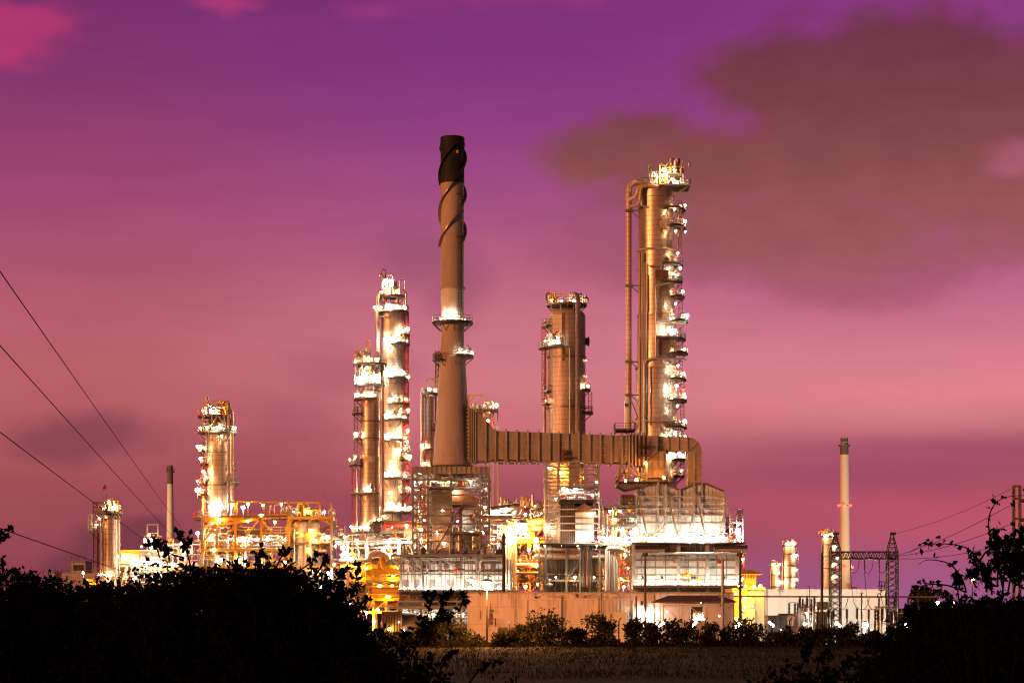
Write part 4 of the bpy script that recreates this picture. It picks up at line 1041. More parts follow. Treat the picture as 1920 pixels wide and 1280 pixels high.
# ================================================================== bright tall column on the left
t = T('distillation_column', 'brightest tall column, floodlit white with many platforms and a red ladder', 'column', 736, 442, 'distillation columns of the refinery')
s = t.s; c = 735
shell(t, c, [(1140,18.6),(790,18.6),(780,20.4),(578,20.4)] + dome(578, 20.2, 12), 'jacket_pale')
for py in (672, 742): ring(t, c, py, 20.4, .12, .3, 'jacket_pale')
pl = [(585,32,-180,180),(645,34,-95,40),(708,34,-110,60),(757,33,-100,50),(787,32,-150,45),(825,31,-150,45),(862,36,-45,30),(897,37,-115,50),(960,38,-130,50)]
for i, (py, pe, a0, a1) in enumerate(pl):
    platform(t, c, py, (20.6 if py < 785 else 18.8)*s, pe*s, a0, a1, clutter=4, railmat='steel_pale')
platform(t, c, 628, 20.6*s, 34*s, -40, 30, clutter=2); platform(t, c, 847, 18.8*s, 35*s, -40, 30, clutter=2); platform(t, c, 775, 19*s, 33*s, -30, 30, clutter=1); platform(t, c, 925, 18.8*s, 36*s, -35, 30, clutter=1)
platform(t, c, 556, .8, 26*s, -180, 180, clutter=5, railmat='red')
b = MB()
for k in range(6):
    a = R(k*60); b.bar((t.X(c)+24*s*cos(a), t.Y+24*s*sin(a), t.Z(557)), (t.X(c)+19*s*cos(a), t.Y+19*s*sin(a), t.Z(577)), .2)
t.part(b, 'platform_leg', MAT['red'])
pipe(t, [(718,572,-1),(718,519,-1),(714,515,-1),(711,518,-1)], .24, 'pipe_white'); top_gear(t, 716, 752, 555, -2.4, 1, 14, 71, (1., 4.5)); top_gear(t, 722, 734, 555, -2, 1, 5, 72, (3, 5.5))
davit(t, 740, 555, 748, 12, -1); pipe(t, [(757,575,-1.5),(762,575,-1.5),(762,550,-1.5),(752,550,-1.5)], .2, 'pipe_white')
pipe(t, [(722,552,-2),(710,552,-2),(709,566,-2),(709,660,-2)], .42, 'pipe_white', 1.2); pipe(t, [(711,662,-2),(711,740,-2)], .25, 'pipe_brown')
pipe(t, [(715,597,-2.8),(748,597,-2.8)], .12, 'pipe_white'); pipe(t, [(706,590,-2),(706,618,-2),(710,620,-2)], .2, 'steel_pale')
for px in (758.5, 763): ladder(t, px, 590, 962, -.3, 'red', w=.5)
for px in (758, 765):
    b = MB(); b.bar(t.P(px,588,.2), t.P(px,962,.2), .28); t.part(b, 'ladder_column', MAT['red'])
b = MB()
for k in range(18): b.bar(t.P(758,590+k*20.6,.2), t.P(765,600+k*20.6,.2), .12); b.bar(t.P(765,590+k*20.6,.2), t.P(758,600+k*20.6,.2), .12)
t.part(b, 'ladder_lacing', MAT['red'])
for px, py, dy, k, sc in ((725,530,-2.2,'W',1.1),(728,551,-2.8,'w',.9),(745,549,-2,'w',.7),(703,579,-2.4,'w',.9),(758,578,-2,'w',.9),(730,578,-3.6,'W',.9),(716,580,-3.2,'w',.7),(745,580,-3.1,'W',.8),(765,618,-1.5,'w',.9),(756,623,-2.5,'w',.7),(764,641,-1.8,'w',.9),(738,639,-3.8,'W',.9),(724,640,-3.6,'W',.7),(750,640,-3.1,'w',.7),
    (767,708,-1.6,'w',1.),(736,703,-3.8,'W',1.),(722,703,-3.6,'W',.8),(750,703,-3.2,'W',.8),(761,750,-2,'w',.8),(733,752,-3.7,'W',.8),(766,770,-1.5,'w',1.),(725,781,-3.5,'W',.8),(740,782,-3.5,'W',.8),(758,783,-2,'w',.7),(765,808,-1.5,'w',1.),(728,819,-3.5,'W',.9),(744,820,-3.3,'W',.8),(760,822,-1.5,'w',.7),
    (764,829,-1.5,'w',.9),(769,857,-1.5,'w',1.),(750,850,-3.4,'w',.8),(760,842,-2,'w',.8),(730,892,-3.8,'W',.9),(745,892,-3.7,'W',.9),(760,893,-2,'w',.7),(766,915,-1.2,'w',.9),(770,952,-1.5,'w',.9),(728,954,-3.9,'W',.8),(745,954,-3.9,'W',.9),(758,954,-2.4,'w',.8),(735,868,-3.6,'w',.7),(733,926,-3.6,'w',.7),(735,662,-3.3,'s',.7)): lamp(t, px, py, dy, kind=k, sc=sc)
for a, py in ((-80, 602), (-70, 760), (-62, 836), (-85, 945), (-58, 948)): manhole(t, c, py, .6, a, 20*s, 'jacket_pale')

# ================================================================== slimmer column beside it
t = T('distillation_column', 'silvery column with a boxy platform head just left of the brightest column', 'column', 694, 430, 'distillation columns of the refinery')
s = t.s; c = 694
shell(t, c, [(1140,18.8),(870,18.8),(868,18.2),(855,18.2),(853,17.6),(735,17.6)] + dome(735, 17.4, 9), 'jacket')
b = MB(); b.lathe(t.X(c), t.Y, [(18.9*s, t.Z(867)), (18.9*s, t.Z(856))], 36); t.part(b, 'brown_band', MAT['jacket_dull'])
for py in (790, 822, 925, 997): ring(t, c, py, 18.2, .14, .3, 'steel')
platform(t, c, 683, .8, 32*s, -180, 180, clutter=6, lamps=[(692,676,-2.6,'w',.9),(668,678,-2,'w',.6),(706,676,-2.4,'w',.7),(676,712,-2.6,'W',1.1),(694,712,-2.8,'W',1.1),(708,708,-2.6,'W',1.),(690,692,-2.6,'w',.9)])  # lamps below the deck are added to brighten the head from inside
b = MB()
for px in (667, 680, 700, 714):
    for dy in (-2, 2): b.bar(t.P(px,684,dy), t.P(px,722,dy), .24)
for a, e in (((667,700),(714,700)),((680,700),(692,686)),((700,700),(690,686)),((667,718),(680,686)),((700,720),(714,690))): b.bar(t.P(*a,-2.1), t.P(*e,-2.1), .2)
t.part(b, 'head_frame', MAT['steel_pale'])
b = MB(); b.drum(t.P(682,718,-1), t.P(682,697,-1), .95, 14); t.part(b, 'reflux_drum', MAT['pipe_white'])
b = MB(); b.drum(t.P(706,716,-.5), t.P(706,692,-.5), .85, 14); t.part(b, 'reflux_drum', MAT['jacket'])
pipe(t, [(690,684,-1.5),(705,681,-1.5),(717,684,-1.5),(717.5,720,-1.5),(717.5,990,-1.5)], .36, 'pipe_brown', 1.4)
davit(t, 695, 722, 690, 46, -2.3); top_gear(t, 664, 716, 682, -2.5, 1, 12, 81, (1., 3.)); top_gear(t, 682, 690, 682, -1, 1, 3, 82, (3, 4.6))
platform(t, c, 722, 16*s, 28*s, 120, 420, clutter=5); platform(t, c, 748, 17.8*s, 31*s, 150, 300, clutter=4, lamps=[(669,741,-1.6,'w',1.),(694,743,-2.9,'W',.8),(680,743,-2.8,'w',.7),(704,743,-2.6,'w',.5)])
platform(t, c, 775, 17.8*s, 34*s, 160, 225, clutter=2); platform(t, c, 822, 17.8*s, 30*s, 165, 215, lamps=[(668,814,-1.5,'w',1.2)])
platform(t, c, 872, 18.9*s, 40*s, 165, 225, clutter=3, lamps=[(657,862,-1.5,'w',1.),(668,858,-1.8,'w',.6)]); platform(t, c, 925, 19*s, 36*s, 150, 290, clutter=2, lamps=[(687,918,-2.9,'W',.95),(696,919,-2.8,'w',.5)])
platform(t, c, 997, 19*s, 34*s, 150, 300, clutter=2, lamps=[(660,988,-1.8,'w',1.),(686,990,-3.,'W',1.1),(694,990,-3,'W',.7),(678,990,-2.9,'w',.8)]); platform(t, c, 978, 19*s, 38*s, -70, 20, clutter=3, lamps=[(721,968,-2,'w',.8),(712,975,-2.8,'w',.6)])
platform(t, c, 1032, 19*s, 32*s, 120, 420, clutter=5, lamps=[(680,1026,-3.2,'w',.9),(705,1026,-3,'W',.9)])
ladder(t, 664, 875, 1000, -1, 'red'); ladder(t, 668, 748, 870, -1, 'steel'); pipe(t, [(670,1040,-1.5),(670,880,-1.5)], .2, 'pipe_white')

# ================================================================== column behind the chimney, on its left
t = T('distillation_column', 'small slim column half hidden behind the brown chimney with a hairpin pipe', 'column', 804, 440, 'distillation columns of the refinery')
s = t.s
shell(t, 805, [(1140,8.2),(745,8.2)] + dome(745, 8, 5), 'jacket_dull')
pipe(t, [(806,738,-.5),(800,729,-.5),(792,729,-.5),(792,820,-.5),(792,890,-.5)], .36, 'jacket_dull', 1.2)
platform(t, 806, 738, 8.3*s, 15*s, -180, 180, clutter=4, lamps=[(806,731,-1.4,'w',1.),(816,732,-1,'w',.7)]); platform(t, 805, 842, 8.3*s, 14*s, 150, 300, lamps=[(791,836,-1.2,'w',.7),(800,838,-1.4,'w',.6)])
davit(t, 818, 738, 800, 28, 0)
for px in (815, 820.5): 
    b = MB(); b.bar(t.P(px,885,2), t.P(px+1.5,655,2), .3); t.part(b, 'mast_leg', MAT['steel_rust'])
b = MB()
for k in range(22): b.bar(t.P(815.5,880-k*10,2), t.P(821,870-k*10,2), .12); b.bar(t.P(815.5,870-k*10,2), t.P(821,870-k*10,2), .12)
t.part(b, 'mast_lacing', MAT['steel_rust'])
platform(t, 818, 675, .2, 8*s, 0, 360, railmat='steel_rust', bracket=False); platform(t, 806, 805, 8.3*s, 14*s, -60, 60, railmat='red', clutter=2)
ladder(t, 800, 820, 1000, -1.4, 'red'); piping(t, 786, 812, 880, 1030, -2, 2, 10, 83); 
for a in ((792,884,-1.5,'w',.8),(800,900,-1.6,'w',.8),(797,870,-1.8,'w',.6)): lamp(t, *a)

# ================================================================== vessel behind the chimney, on its right
t = T('overhead_condenser', 'platform with rounded vessel and yellow davit, peeping over the duct beside the chimney', 'vessel', 908, 432)
b = MB(); b.drum(t.P(896,800,0), t.P(896,772,0), 1.35, 18); t.part(b, 'vessel', MAT['jacket'])
deck(t, 884, 934, 768, -2, 3, .3, 'steel', railmat='steel_pale')
pipe(t, [(890,800,-2),(890,758,-2)], .42, 'pipe_white'); pipe(t, [(886,775,-1),(900,768,-1),(912,776,-1),(912,812,-1)], .4, 'jacket', 1.5)
davit(t, 879, 775, 905, 33, -1)
b = MB(); b.drum(t.P(908,779,-1.4), t.P(918,779,-1.4), .9, 14); t.part(b, 'vessel', MAT['jacket'])
for px in (915, 924, 933):
    b = MB(); b.bar((t.X(px), t.Y+2, 0), (t.X(px), t.Y+2, t.Z(769)), .3); t.part(b, 'column', MAT['steel_pale'])
b = MB(); b.bar((t.X(890), t.Y+2, 0), (t.X(890), t.Y+2, t.Z(769)), .3); t.part(b, 'column', MAT['steel_pale'])
ladder(t, 922, 770, 810, -1.5, 'red'); top_gear(t, 895, 930, 767, -1.5, 1, 7, 84, (.7, 1.8))
for a in ((931,761,-2,'w',1.1),(920,764,-2,'w',.7),(908,762,-2,'w',.6),(929,808,-1,'w',.6),(915,790,-2,'w',.7)): lamp(t, *a)

# ================================================================== left column
t = T('distillation_column', 'orange-lit column with a railed top and a bent vent pipe, left of the yellow platforms', 'column', 407, 420, 'distillation columns of the refinery')
s = t.s; c = 407
shell(t, c, [(1140,20.8),(800,20.5)] + dome(800, 20.3, 20), 'jacket')
for py in (848, 910, 958): ring(t, c, py, 20.6, .12, .25, 'steel')
b = MB(); b.lathe(t.X(c), t.Y, [(20.7*s, t.Z(1000)), (20.7*s, t.Z(820))], 2, -82, -78, cap=False); t.part(b, 'yellow_strip', MAT['yellow'])  # narrow upright yellow strip on the shell front
platform(t, c, 811, 20.6*s, 36*s, 120, 420, clutter=6, railmat='steel_pale', lamps=[(394,804,-3.6,'w',.8),(420,804,-3.5,'W',.7),(442,803,-1.5,'w',.8),(378,804,-2,'w',.7),(408,806,-4,'w',.6)])
platform(t, c-7, 780, .5, 29*s, -180, 180, clutter=6, railmat='red', lamps=[(384,772,-2,'w',.8),(398,771,-2.6,'W',.8),(410,774,-2.6,'w',.6)])
b = MB()
for a, e in (((401,811),(401,779)),((424,811),(424,779)),((402,796),(412,781)),((424,796),(412,781)),((385,811),(385,779))): b.bar(t.P(*a,-2.9), t.P(*e,-2.9), .26)
t.part(b, 'head_frame', MAT['steel_pale'])
b = MB()
for a, e in (((386,810),(386,754)),((401,754),(430,754)),((428,806),(428,754))): b.bar(t.P(*a,-2.4), t.P(*e,-2.4), .3)
t.part(b, 'davit_crane', MAT['yellow'])
pipe(t, [(389,744,-1),(389,756,-1),(400,764,-1),(408,766,-1)], .36, 'pipe_white', .9); pipe(t, [(405,783,-1),(413,764,-1.4),(428,764,-1.4),(436,774,-1.4),(436.5,975,-1.4)], .42, 'jacket', 1.8, n=14)
top_gear(t, 395, 430, 780, -2, 1, 14, 91, (1., 3.2)); manhole(t, c, 800, .75, -72, 20.4*s, 'jacket_dull'); manhole(t, c, 800, .75, -128, 20.4*s, 'pipe_white'); manhole(t, c, 893, 1.1, -152, 20.6*s, 'pipe_white')
for py, pe, lx, ly in ((846,34,373,838),(869,32,378,860),(908,35,372,902),(927,36,372,919)):
    platform(t, c, py, 20.7*s, pe*s, 165, 222, clutter=2 if py != 869 else 0, railmat='red' if py > 900 else 'steel_pale', lamps=[(lx,ly,-1.6,'w',1.15 if py != 908 else .7)])
platform(t, c, 905, 20.7*s, 42*s, -40, 25, clutter=1); platform(t, c, 878, 20.7*s, 36*s, -30, 20, bracket=False); platform(t, c, 972, 20.7*s, 44*s, 150, 240, railmat='red', clutter=3)
for px, dy in ((400,-4),(413,-4),(419,-3.8)): lamp(t, px, 951, dy, 'W', .95)
for px, py, dy in ((388,842,-3),(390,896,-3.2),(384,885,-2.4),(392,990,-3.4),(408,995,-3.6),(420,820,-3.4)): lamp(t, px, py, dy, 'w', .6)
ladder(t, 383, 850, 1000, -1.2, 'red'); b = MB(); b.bar(t.P(384,930,-2.3), t.P(384,1050,-2.3), .34); t.part(b, 'post', MAT['yellow'])
pipe(t, [(391,812,-3),(391,870,-3)], .14, 'pipe_white'); pipe(t, [(430,830,-2),(430,960,-2)], .12, 'steel_pale')

# ================================================================== small column at far left
t = T('distillation_column', 'short ribbed column with a railed crown, standing alone at the far left of the plant', 'column', 203, 400, 'distillation columns of the refinery')
s = t.s; c = 206
shell(t, c, [(1140,14),(968,13.6)] + dome(968, 13.5, 5), 'jacket')
platform(t, c-4, 960, .5, 28*s, -180, 180, clutter=6, rail=1.8, railmat='steel_rust', lamps=[(210,942,-1.5,'w',1.),(222,951,-1.5,'w',.9),(216,952,-2.4,'w',.7),(198,955,-2.6,'w',.5)])
pipe(t, [(205,958,-1),(205,934,-1),(215,934,-1),(217,948,-1)], .2, 'pipe_white'); top_gear(t, 196, 226, 959, -2, 1, 8, 95, (1., 2.4))
b = MB(); b.bar(t.P(202,958,-1), t.P(202,926,-1), .18); b.bar(t.P(194,958,-.5), t.P(194,913,-.5), .1); t.part(b, 'mast', MAT['steel_rust'])
b = MB(); pf = t.P(194.5, 912, -.5); b.add([tuple(pf), tuple(pf+Vector((.3,.06,.45))), tuple(pf+Vector((.75,-.05,-.1))), tuple(pf+Vector((.5,.1,-.55))), tuple(pf+Vector((0,0,-.5)))], [(0,1,2,3,4)])
t.part(b, 'windsock', MAT['flag_red'], smooth=False)
platform(t, c, 995, 13.8*s, 38*s, 155, 215, clutter=3, railmat='steel_pale', lamps=[(185,984,-2,'w',.6),(190,972,-2.2,'w',.6)])
b = MB()
for a, e in (((168,966),(168,996)),((168,966),(174,964)),((174,964),(174,996)),((168,980),(174,980))): b.bar(t.P(*a,-1), t.P(*e,-1), .22)
t.part(b, 'cage_frame', MAT['steel_pale'])
ladder(t, 181, 1000, 1085, -1, 'steel_rust'); ladder(t, 189, 970, 1085, -1.3, 'steel_rust'); pipe(t, [(224,1080,-.5),(224,970,-.5),(220,962,-.5)], .2, 'pipe_white'); pipe(t, [(193,1080,-2),(193,972,-2)], .16, 'pipe_brown')
for px in (178, 186): 
    b = MB(); b.bar(t.P(px,998,-1), t.P(px,1090,-1), .26); t.part(b, 'platform_leg', MAT['steel_rust'])
manhole(t, c, 1072, .9, -75, 14*s, 'pipe_white')
for px, py, dy in ((196,1076,-3.4),(204,1078,-3.6),(215,1078,-3.2),(191,1077,-3)): lamp(t, px, py, dy, 'w', .8)
# ================================================================== slim white stacks
t = T('chimney', 'thin white stack with a dark grey top, far beyond the plant at left', 'chimney', 319, 640)
s = t.s
shell(t, 319, [(1140,8),(907,5.6)], 'stack_white', 'shaft', n=24); shell(t, 319, [(907,5.6),(872,4.9)], 'stack_grey', 'dark_top', n=24)
platform(t, 319, 884, 5.2*s, 8*s, 0, 360, bracket=False, deckmat='stack_grey', railmat='stack_grey')
t = T('chimney', 'slender cream stack with a grey cap and red aviation lights, right of the wide heater', 'chimney', 1583, 700)
s = t.s
shell(t, 1583.5, [(1140,11.2),(948,8.6)], 'stack_white', 'shaft', n=28); shell(t, 1583.2, [(948,8.6),(852,7.9)], 'stack_white', 'shaft', n=28)
shell(t, 1583, [(852,8),(836,8)], 'stack_grey', 'dark_band', n=28); shell(t, 1583, [(836,7.4),(820,7.2)], 'concrete', 'chimney_tip', n=28)
ring(t, 1583, 835, 8, .5, .6, 'stack_grey'); ring(t, 1583, 949, 8.6, .4, .4, 'stack_white'); ring(t, 1584, 1064, 10, .5, .5, 'stack_white')
b = MB()
for px in (1578, 1583, 1588): b.box(t.X(px)-.2, t.X(px)+.2, t.Y-1.36, t.Y-1.2, t.Z(828), t.Z(823))
parts(t, b, 'vent_slot', MAT['steel_dark'])
for px, py, dy in ((1572,947,-.5),(1594.5,947,-.5),(1582,947,-2.1),(1570,1063,-.5),(1598,1063,-.5),(1583,1063,-2.6)): lamp(t, px, py, dy, 'r', 1.)

# ================================================================== small columns beyond the right building
def far_column(label, c, h, top, lampset, Y=600):
    t = T('distillation_column', label, 'column', c, Y, 'distillation columns of the refinery'); s = t.s
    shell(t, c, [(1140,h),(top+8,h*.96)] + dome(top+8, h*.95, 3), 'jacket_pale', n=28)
    platform(t, c, top+5, .5, h*1.08*s, 0, 360, bracket=False, clutter=3)
    for k in range(3): ring(t, c, top+22+k*22, h, .1, .3, 'steel')
    pipe(t, [(c-h*1.02,1110,-1),(c-h*1.02,top+12,-1)], .2, 'pipe_brown'); ladder(t, c+h*1.15, top+10, 1108, -.5, 'steel', cage=False)
    top_gear(t, c-h*.8, c+h*.8, top+5, -1, 1, 6, int(c), (.8, 2.))
    for px, py in lampset:
        if py > top+8: platform(t, c, py+3, h*s, (px-c+1)*s, -40, 25, bracket=False)
        lamp(t, px, py, -2, 'w', .9)
far_column('smallest lit column peeping over the beige building, a row of lamps down its side', 1453, 9, 1055, [(1448,1058),(1460,1058),(1458,1074),(1462,1091)])
far_column('pale lit column between the smallest column and the pylon gantry, over the beige building', 1480, 12.5, 1016, [(1474,1020),(1481,1019),(1487,1020),(1492,1041),(1491,1068),(1492,1086),(1487,1095)])
far_column('pale lit column directly behind the pylon gantry, next to the slender cream stack', 1554, 13.5, 999, [(1544,1004),(1549,1003),(1556,1002),(1561,1004),(1565,1025),(1564,1058),(1560,1081),(1567,1081)])

# ================================================================== yellow platform structure (left of centre)
t = T('process_structure', 'yellow-decked steel structure with lamp posts and a golden vessel, behind the dark left trees', 'process structure', 500, 410)
for px in (385, 412, 447, 495, 545, 585, 625):
    for dy in (-4, 4):
        b = MB(); b.bar((t.X(px), t.Y+dy, 0), (t.X(px), t.Y+dy, t.Z(942 if px in (447,) and dy < 0 else 968)), .5); t.part(b, 'column', MAT['yellow' if px in (447, 495, 545) else 'steel_pale'])
b = MB(); b.bar(t.P(385,976,-4), t.P(545,968,-4), .9, .4); b.bar(t.P(420,985,-4.3), t.P(500,972,-4.3), .5, .3); t.part(b, 'deck_beam', MAT['yellow'])
deck(t, 420, 545, 968, -4.5, 4.5, .3, 'grating', railmat='red'); deck(t, 544, 625, 970, -5, 5, .5, 'yellow', railmat='pipe_white')
deck(t, 440, 545, 1000, -4, 4, .3, 'grating', railmat='steel_pale'); deck(t, 385, 545, 1030, -5, 5, .4, 'yellow', railmat='yellow'); deck(t, 545, 640, 1018, -4, 4, .3, 'steel', railmat='steel_pale'); deck(t, 380, 660, 1062, -5, 5, .4, 'yellow', railmat='steel_pale')
b = MB()
for a, e in (((435,942),(604,944)),((447,942),(447,968)),((500,943),(500,968)),((545,943),(545,968)),((603,944),(603,970)),((625,944),(625,985))): b.bar(t.P(*a,-4.2), t.P(*e,-4.2), .3)
t.part(b, 'gantry_rail', MAT['yellow'])
b = MB()
for a, e in (((447,1030),(495,970)),((495,975),(540,1030)),((545,985),(556,972)),((625,985),(600,972)),((385,1020),(412,985)),((412,1030),(447,985)),((495,1000),(545,1000))): b.bar(t.P(*a,-4.3), t.P(*e,-4.3), .3)
parts(t, b, 'cross_brace', MAT['yellow'])
b = MB(); b.drum(t.P(576,1060,-1), t.P(576,984,-1), 2.5, 28, .5); t.part(b, 'vessel', MAT['jacket_pale']); manhole(t, 576, 1007, .8, -78, 2.5, 'yellow', -1)
b = MB(); b.drum(t.P(548,1056,0), t.P(548,986,0), 1.5, 20, .5); t.part(b, 'vessel', MAT['jacket'])
for px, py in ((566,954),(576,950),(586,956)):
    b = MB(); b.drum(t.P(px,968,-1), t.P(px,py,-1), .7, 12); t.part(b, 'vessel', MAT['yellow' if px < 580 else 'steel_pale'])
top_gear(t, 505, 622, 968, -4, 0, 22, 101, (.8, 2.4)); piping(t, 558, 600, 952, 970, -4, 0, 10, 102, ('yellow','pipe_white','steel_pale'), .1, .25, 6)
for px, py in ((576,925),(610,921)):
    b = MB(); b.bar(t.P(px,968,-2), t.P(px,py,-2), .14); t.part(b, 'mast', MAT['red'])
piping(t, 388, 545, 985, 1062, -4, 3, 60, 103, ('pipe_white','steel_pale','pipe_white','yellow'), .1, .34, 26); piping(t, 545, 645, 985, 1100, -4, 2, 34, 104, ('pipe_white','steel_pale','yellow','pipe_brown'), .1, .34, 16); piping(t, 385, 650, 1062, 1120, -4, 3, 34, 105, ('pipe_white','pipe_brown','yellow'), .1, .35, 12)
for px, py in ((440,948),(461,953),(470,946),(498,948),(532,947),(495,968)):
    lamp(t, px, py, -4.3, 'w', 1. if px in (440,461,495) else .7); b = MB(); b.bar(t.P(px,968,-4.1), t.P(px,py+3,-4.1), .12); t.part(b, 'lamp_post', MAT['steel_pale'])
for px, py, dy, k, sc in ((458,1011,-3.5,'W',1.2),(472,1009,-2,'W',1.),(485,1013,-3,'W',.9),(505,1011,-3,'W',1.2),(522,1010,-2,'W',1.1),(538,1012,-3,'w',.9),(400,1010,-4,'w',.9),(430,1015,-3,'w',.9),(616,1008,-4,'w',1.),(588,996,-4.6,'y',1.1),(596,1014,-4.6,'o',.6),(583,1030,-4.8,'y',1.),(562,1000,-4.6,'y',.5),(638,1018,-4,'W',.9),(420,1050,-5,'w',1.),(455,1050,-5,'W',.9),(490,1055,-5,'w',1.),(540,1055,-5,'w',.9),(590,1070,-5,'w',1.),(620,1075,-5,'W',1.),(630,1058,-4,'w',1.),(605,1100,-4,'w',1.),(566,1090,-5,'w',1.),(452,1080,-5,'w',1.),(510,1085,-5,'w',.9),(400,1085,-5,'w',.8),
    (580,960,-4,'y',.9),(555,961,-4.4,'w',.7),(612,962,-4.4,'w',.8),(375,1000,-3,'w',.9),(407,1032,-5,'w',.8),(418,975,-4.6,'o',.7),(470,978,-4.6,'o',.6),(520,980,-4.6,'o',.6)): lamp(t, px, py, dy, kind=k, sc=sc)

# ================================================================== low units at far left
t = T('process_structure', 'low bright unit of boxes and pipe bents right of the short far-left column', 'process structure', 285, 410)
b = MB(); b.box(t.X(230), t.X(265), t.Y-2, t.Y+5, t.Z(1064), t.Z(1032)); t.part(b, 'tank', MAT['jacket_pale']); b = MB(); b.box(t.X(229), t.X(266), t.Y-2.2, t.Y+5.2, t.Z(1037), t.Z(1031)); t.part(b, 'tank_roof', MAT['yellow'])
b = MB(); b.box(t.X(268), t.X(308), t.Y-3, t.Y+4, t.Z(1055), t.Z(1031)); bx = t.part(b, 'cooler_box', MAT['panel'])
b = MB()
for py in (1033, 1042, 1050): b.box(t.X(268), t.X(308), t.Y-3.2, t.Y-3.01, t.Z(py)-.15, t.Z(py)+.15)
for px in (274,279,290,296): b.box(t.X(px)-.3, t.X(px)+.3, t.Y-3.15, t.Y-3.01, t.Z(1041), t.Z(1036))
t.part(b, 'louvre_frame', MAT['steel'], bx)
frame3d(t, (232, 264, 304, 345, 372), (-2, 4), (1056, 1080), .4, 'steel_pale', 'steel_pale', 'steel_pale')
for px in (232, 264, 304, 345, 372):
    b = MB(); b.bar((t.X(px), t.Y-2, 0), (t.X(px), t.Y-2, t.Z(1081)), .4); t.part(b, 'column', MAT['steel_pale'])
for a in ([(226,1086,-3),(226,1056,-3),(252,1056,-3),(252,1090,-3)],[(232,1062,-3),(244,1062,-3),(236,1086,-3)],[(200,1093,-3),(170,1093,-3),(170,1120,-3)],[(168,1089,-3),(214,1089,-3)]): pipe(t, a, .34, 'pipe_white' if a[0][0] > 215 else 'yellow')
piping(t, 228, 375, 1058, 1110, -3, 3, 34, 111, ('pipe_white','steel_pale','pipe_white','yellow'), .1, .3, 14); piping(t, 310, 380, 1015, 1060, -3, 3, 22, 112, ('pipe_white','steel_pale','pipe_brown'), .1, .26, 12)
b = MB()
for px in (276, 296):
    b.bar(t.P(px,1031,0), t.P(px,983,0), .2)
for py in (983, 999, 1015): b.bar(t.P(276,py,0), t.P(296,py,0), .18)
b.bar(t.P(276,1015,0), t.P(296,999,0), .12); b.bar(t.P(296,1015,0), t.P(276,999,0), .12); t.part(b, 'derrick', MAT['steel_pale'])
deck(t, 272, 300, 1015, -2, 2, .25, 'steel_pale', railmat='yellow'); davit(t, 325, 1030, 318, 20, 0)
for px, py, k, sc in ((227,1043,'w',1.1),(286,1004,'s',1.),(279,1013,'w',.7),(291,1013,'w',.7),(272,1025,'w',.6),(290,1027,'w',.7),(326,1032,'W',1.2),(280,1060,'W',.9),(300,1060,'W',.9),(263,1052,'w',.9),(345,1020,'w',.8),(350,1040,'w',.9),(365,1035,'w',.8),(330,1060,'w',.9),(318,1070,'w',.9),(164,1074,'w',.8),(285,1050,'W',.8),(172,1098,'y',1.),(205,1098,'y',1.),(195,1106,'y',.8),(240,1046,'o',.5),(258,1085,'w',.9)): lamp(t, px, py, -4, kind=k, sc=sc)
t = T('house', 'small flat pinkish block with a railed roof at the far left edge of the plant', 'building', 146, 520)
b = MB(); b.box(t.X(134), t.X(160), t.Y, t.Y+8, 0, t.Z(1054)); t.part(b, 'wall', MAT['wall_pink']); b = MB(); b.box(t.X(133), t.X(161), t.Y-.3, t.Y+8.3, t.Z(1053.9), t.Z(1051)); t.part(b, 'roof', MAT['concrete'])
railing(t, [(134,1051,0),(160,1051,0)], 1.2, 'steel_rust'); window(t, 142, 1064, 1.2, 1.4, 0); window(t, 152, 1064, 1.2, 1.4, 0)
t = T('boundary_wall', 'long low wall with a rail, between the far-left trees and the short column', 'wall', 140, 500)
b = MB(); b.box(t.X(90), t.X(178), t.Y, t.Y+.4, 0, t.Z(1074)); t.part(b, 'wall', MAT['wall_pink']); railing(t, [(90,1074,.1),(178,1074,.1)], 1.3, 'steel_rust')

# ================================================================== yellow pipe rack left of the furnace
t = T('pipe_rack', 'bright yellow pipe rack in front of the silvery column, left of the furnace', 'pipe rack', 705, 398)
for px in (655, 668, 703, 726, 752):
    for dy in (-4, 4):
        b = MB(); b.bar((t.X(px), t.Y+dy, 0), (t.X(px), t.Y+dy, t.Z(1050 if px != 703 else 1060)), .45); t.part(b, 'column', MAT['yellow' if px in (668, 703, 726) else 'steel_rust'])
for py, x0, x1, w, m in ((1062,640,756,.6,'yellow'),(1086,668,756,.9,'yellow'),(1093,655,703,.5,'steel_rust'),(1106,700,756,.7,'yellow'),(1112,700,756,.5,'yellow'),(1123,700,756,.6,'yellow'),(1136,655,756,.4,'steel_rust'),(1147,655,745,.5,'yellow')):
    b = MB(); b.box(t.X(x0), t.X(x1), t.Y-4.3, t.Y-3.8, t.Z(py)-w/2, t.Z(py)+w/2); t.part(b, 'girder', MAT[m])
b = MB(); b.drum(t.P(672,1072,-1), t.P(704,1072,-1), 1.25, 20); t.part(b, 'horizontal_drum', MAT['yellow'])
for py, r, m in ((1075,.3,'yellow'),(1070,.34,'yellow'),(1100,.3,'yellow'),(1116,.32,'yellow'),(1090,.22,'steel_pale')): pipe(t, [(690,py,-4.8),(756,py,-4.8)], r, m, flange=True)
pipe(t, [(640,1051,-4),(705,1050,-4),(722,1047,-4),(740,1047,-4)], .34, 'pipe_brown'); pipe(t, [(694,1050,-5),(697,1040,-5),(712,1037,-5),(727,1040,-5),(731,1052,-5)], .62, 'jacket', 1.8, n=14); pipe(t, [(718,1040,-5),(719,1062,-5),(727,1070,-5),(756,1070,-5)], .42, 'yellow', 1.4)
pipe(t, [(690,1085,-5),(690,1056,-5),(702,1056,-5),(702,1080,-5)], .18, 'yellow'); pipe(t, [(712,1070,-5),(712,1056,-5),(718,1052,-5)], .2, 'yellow')
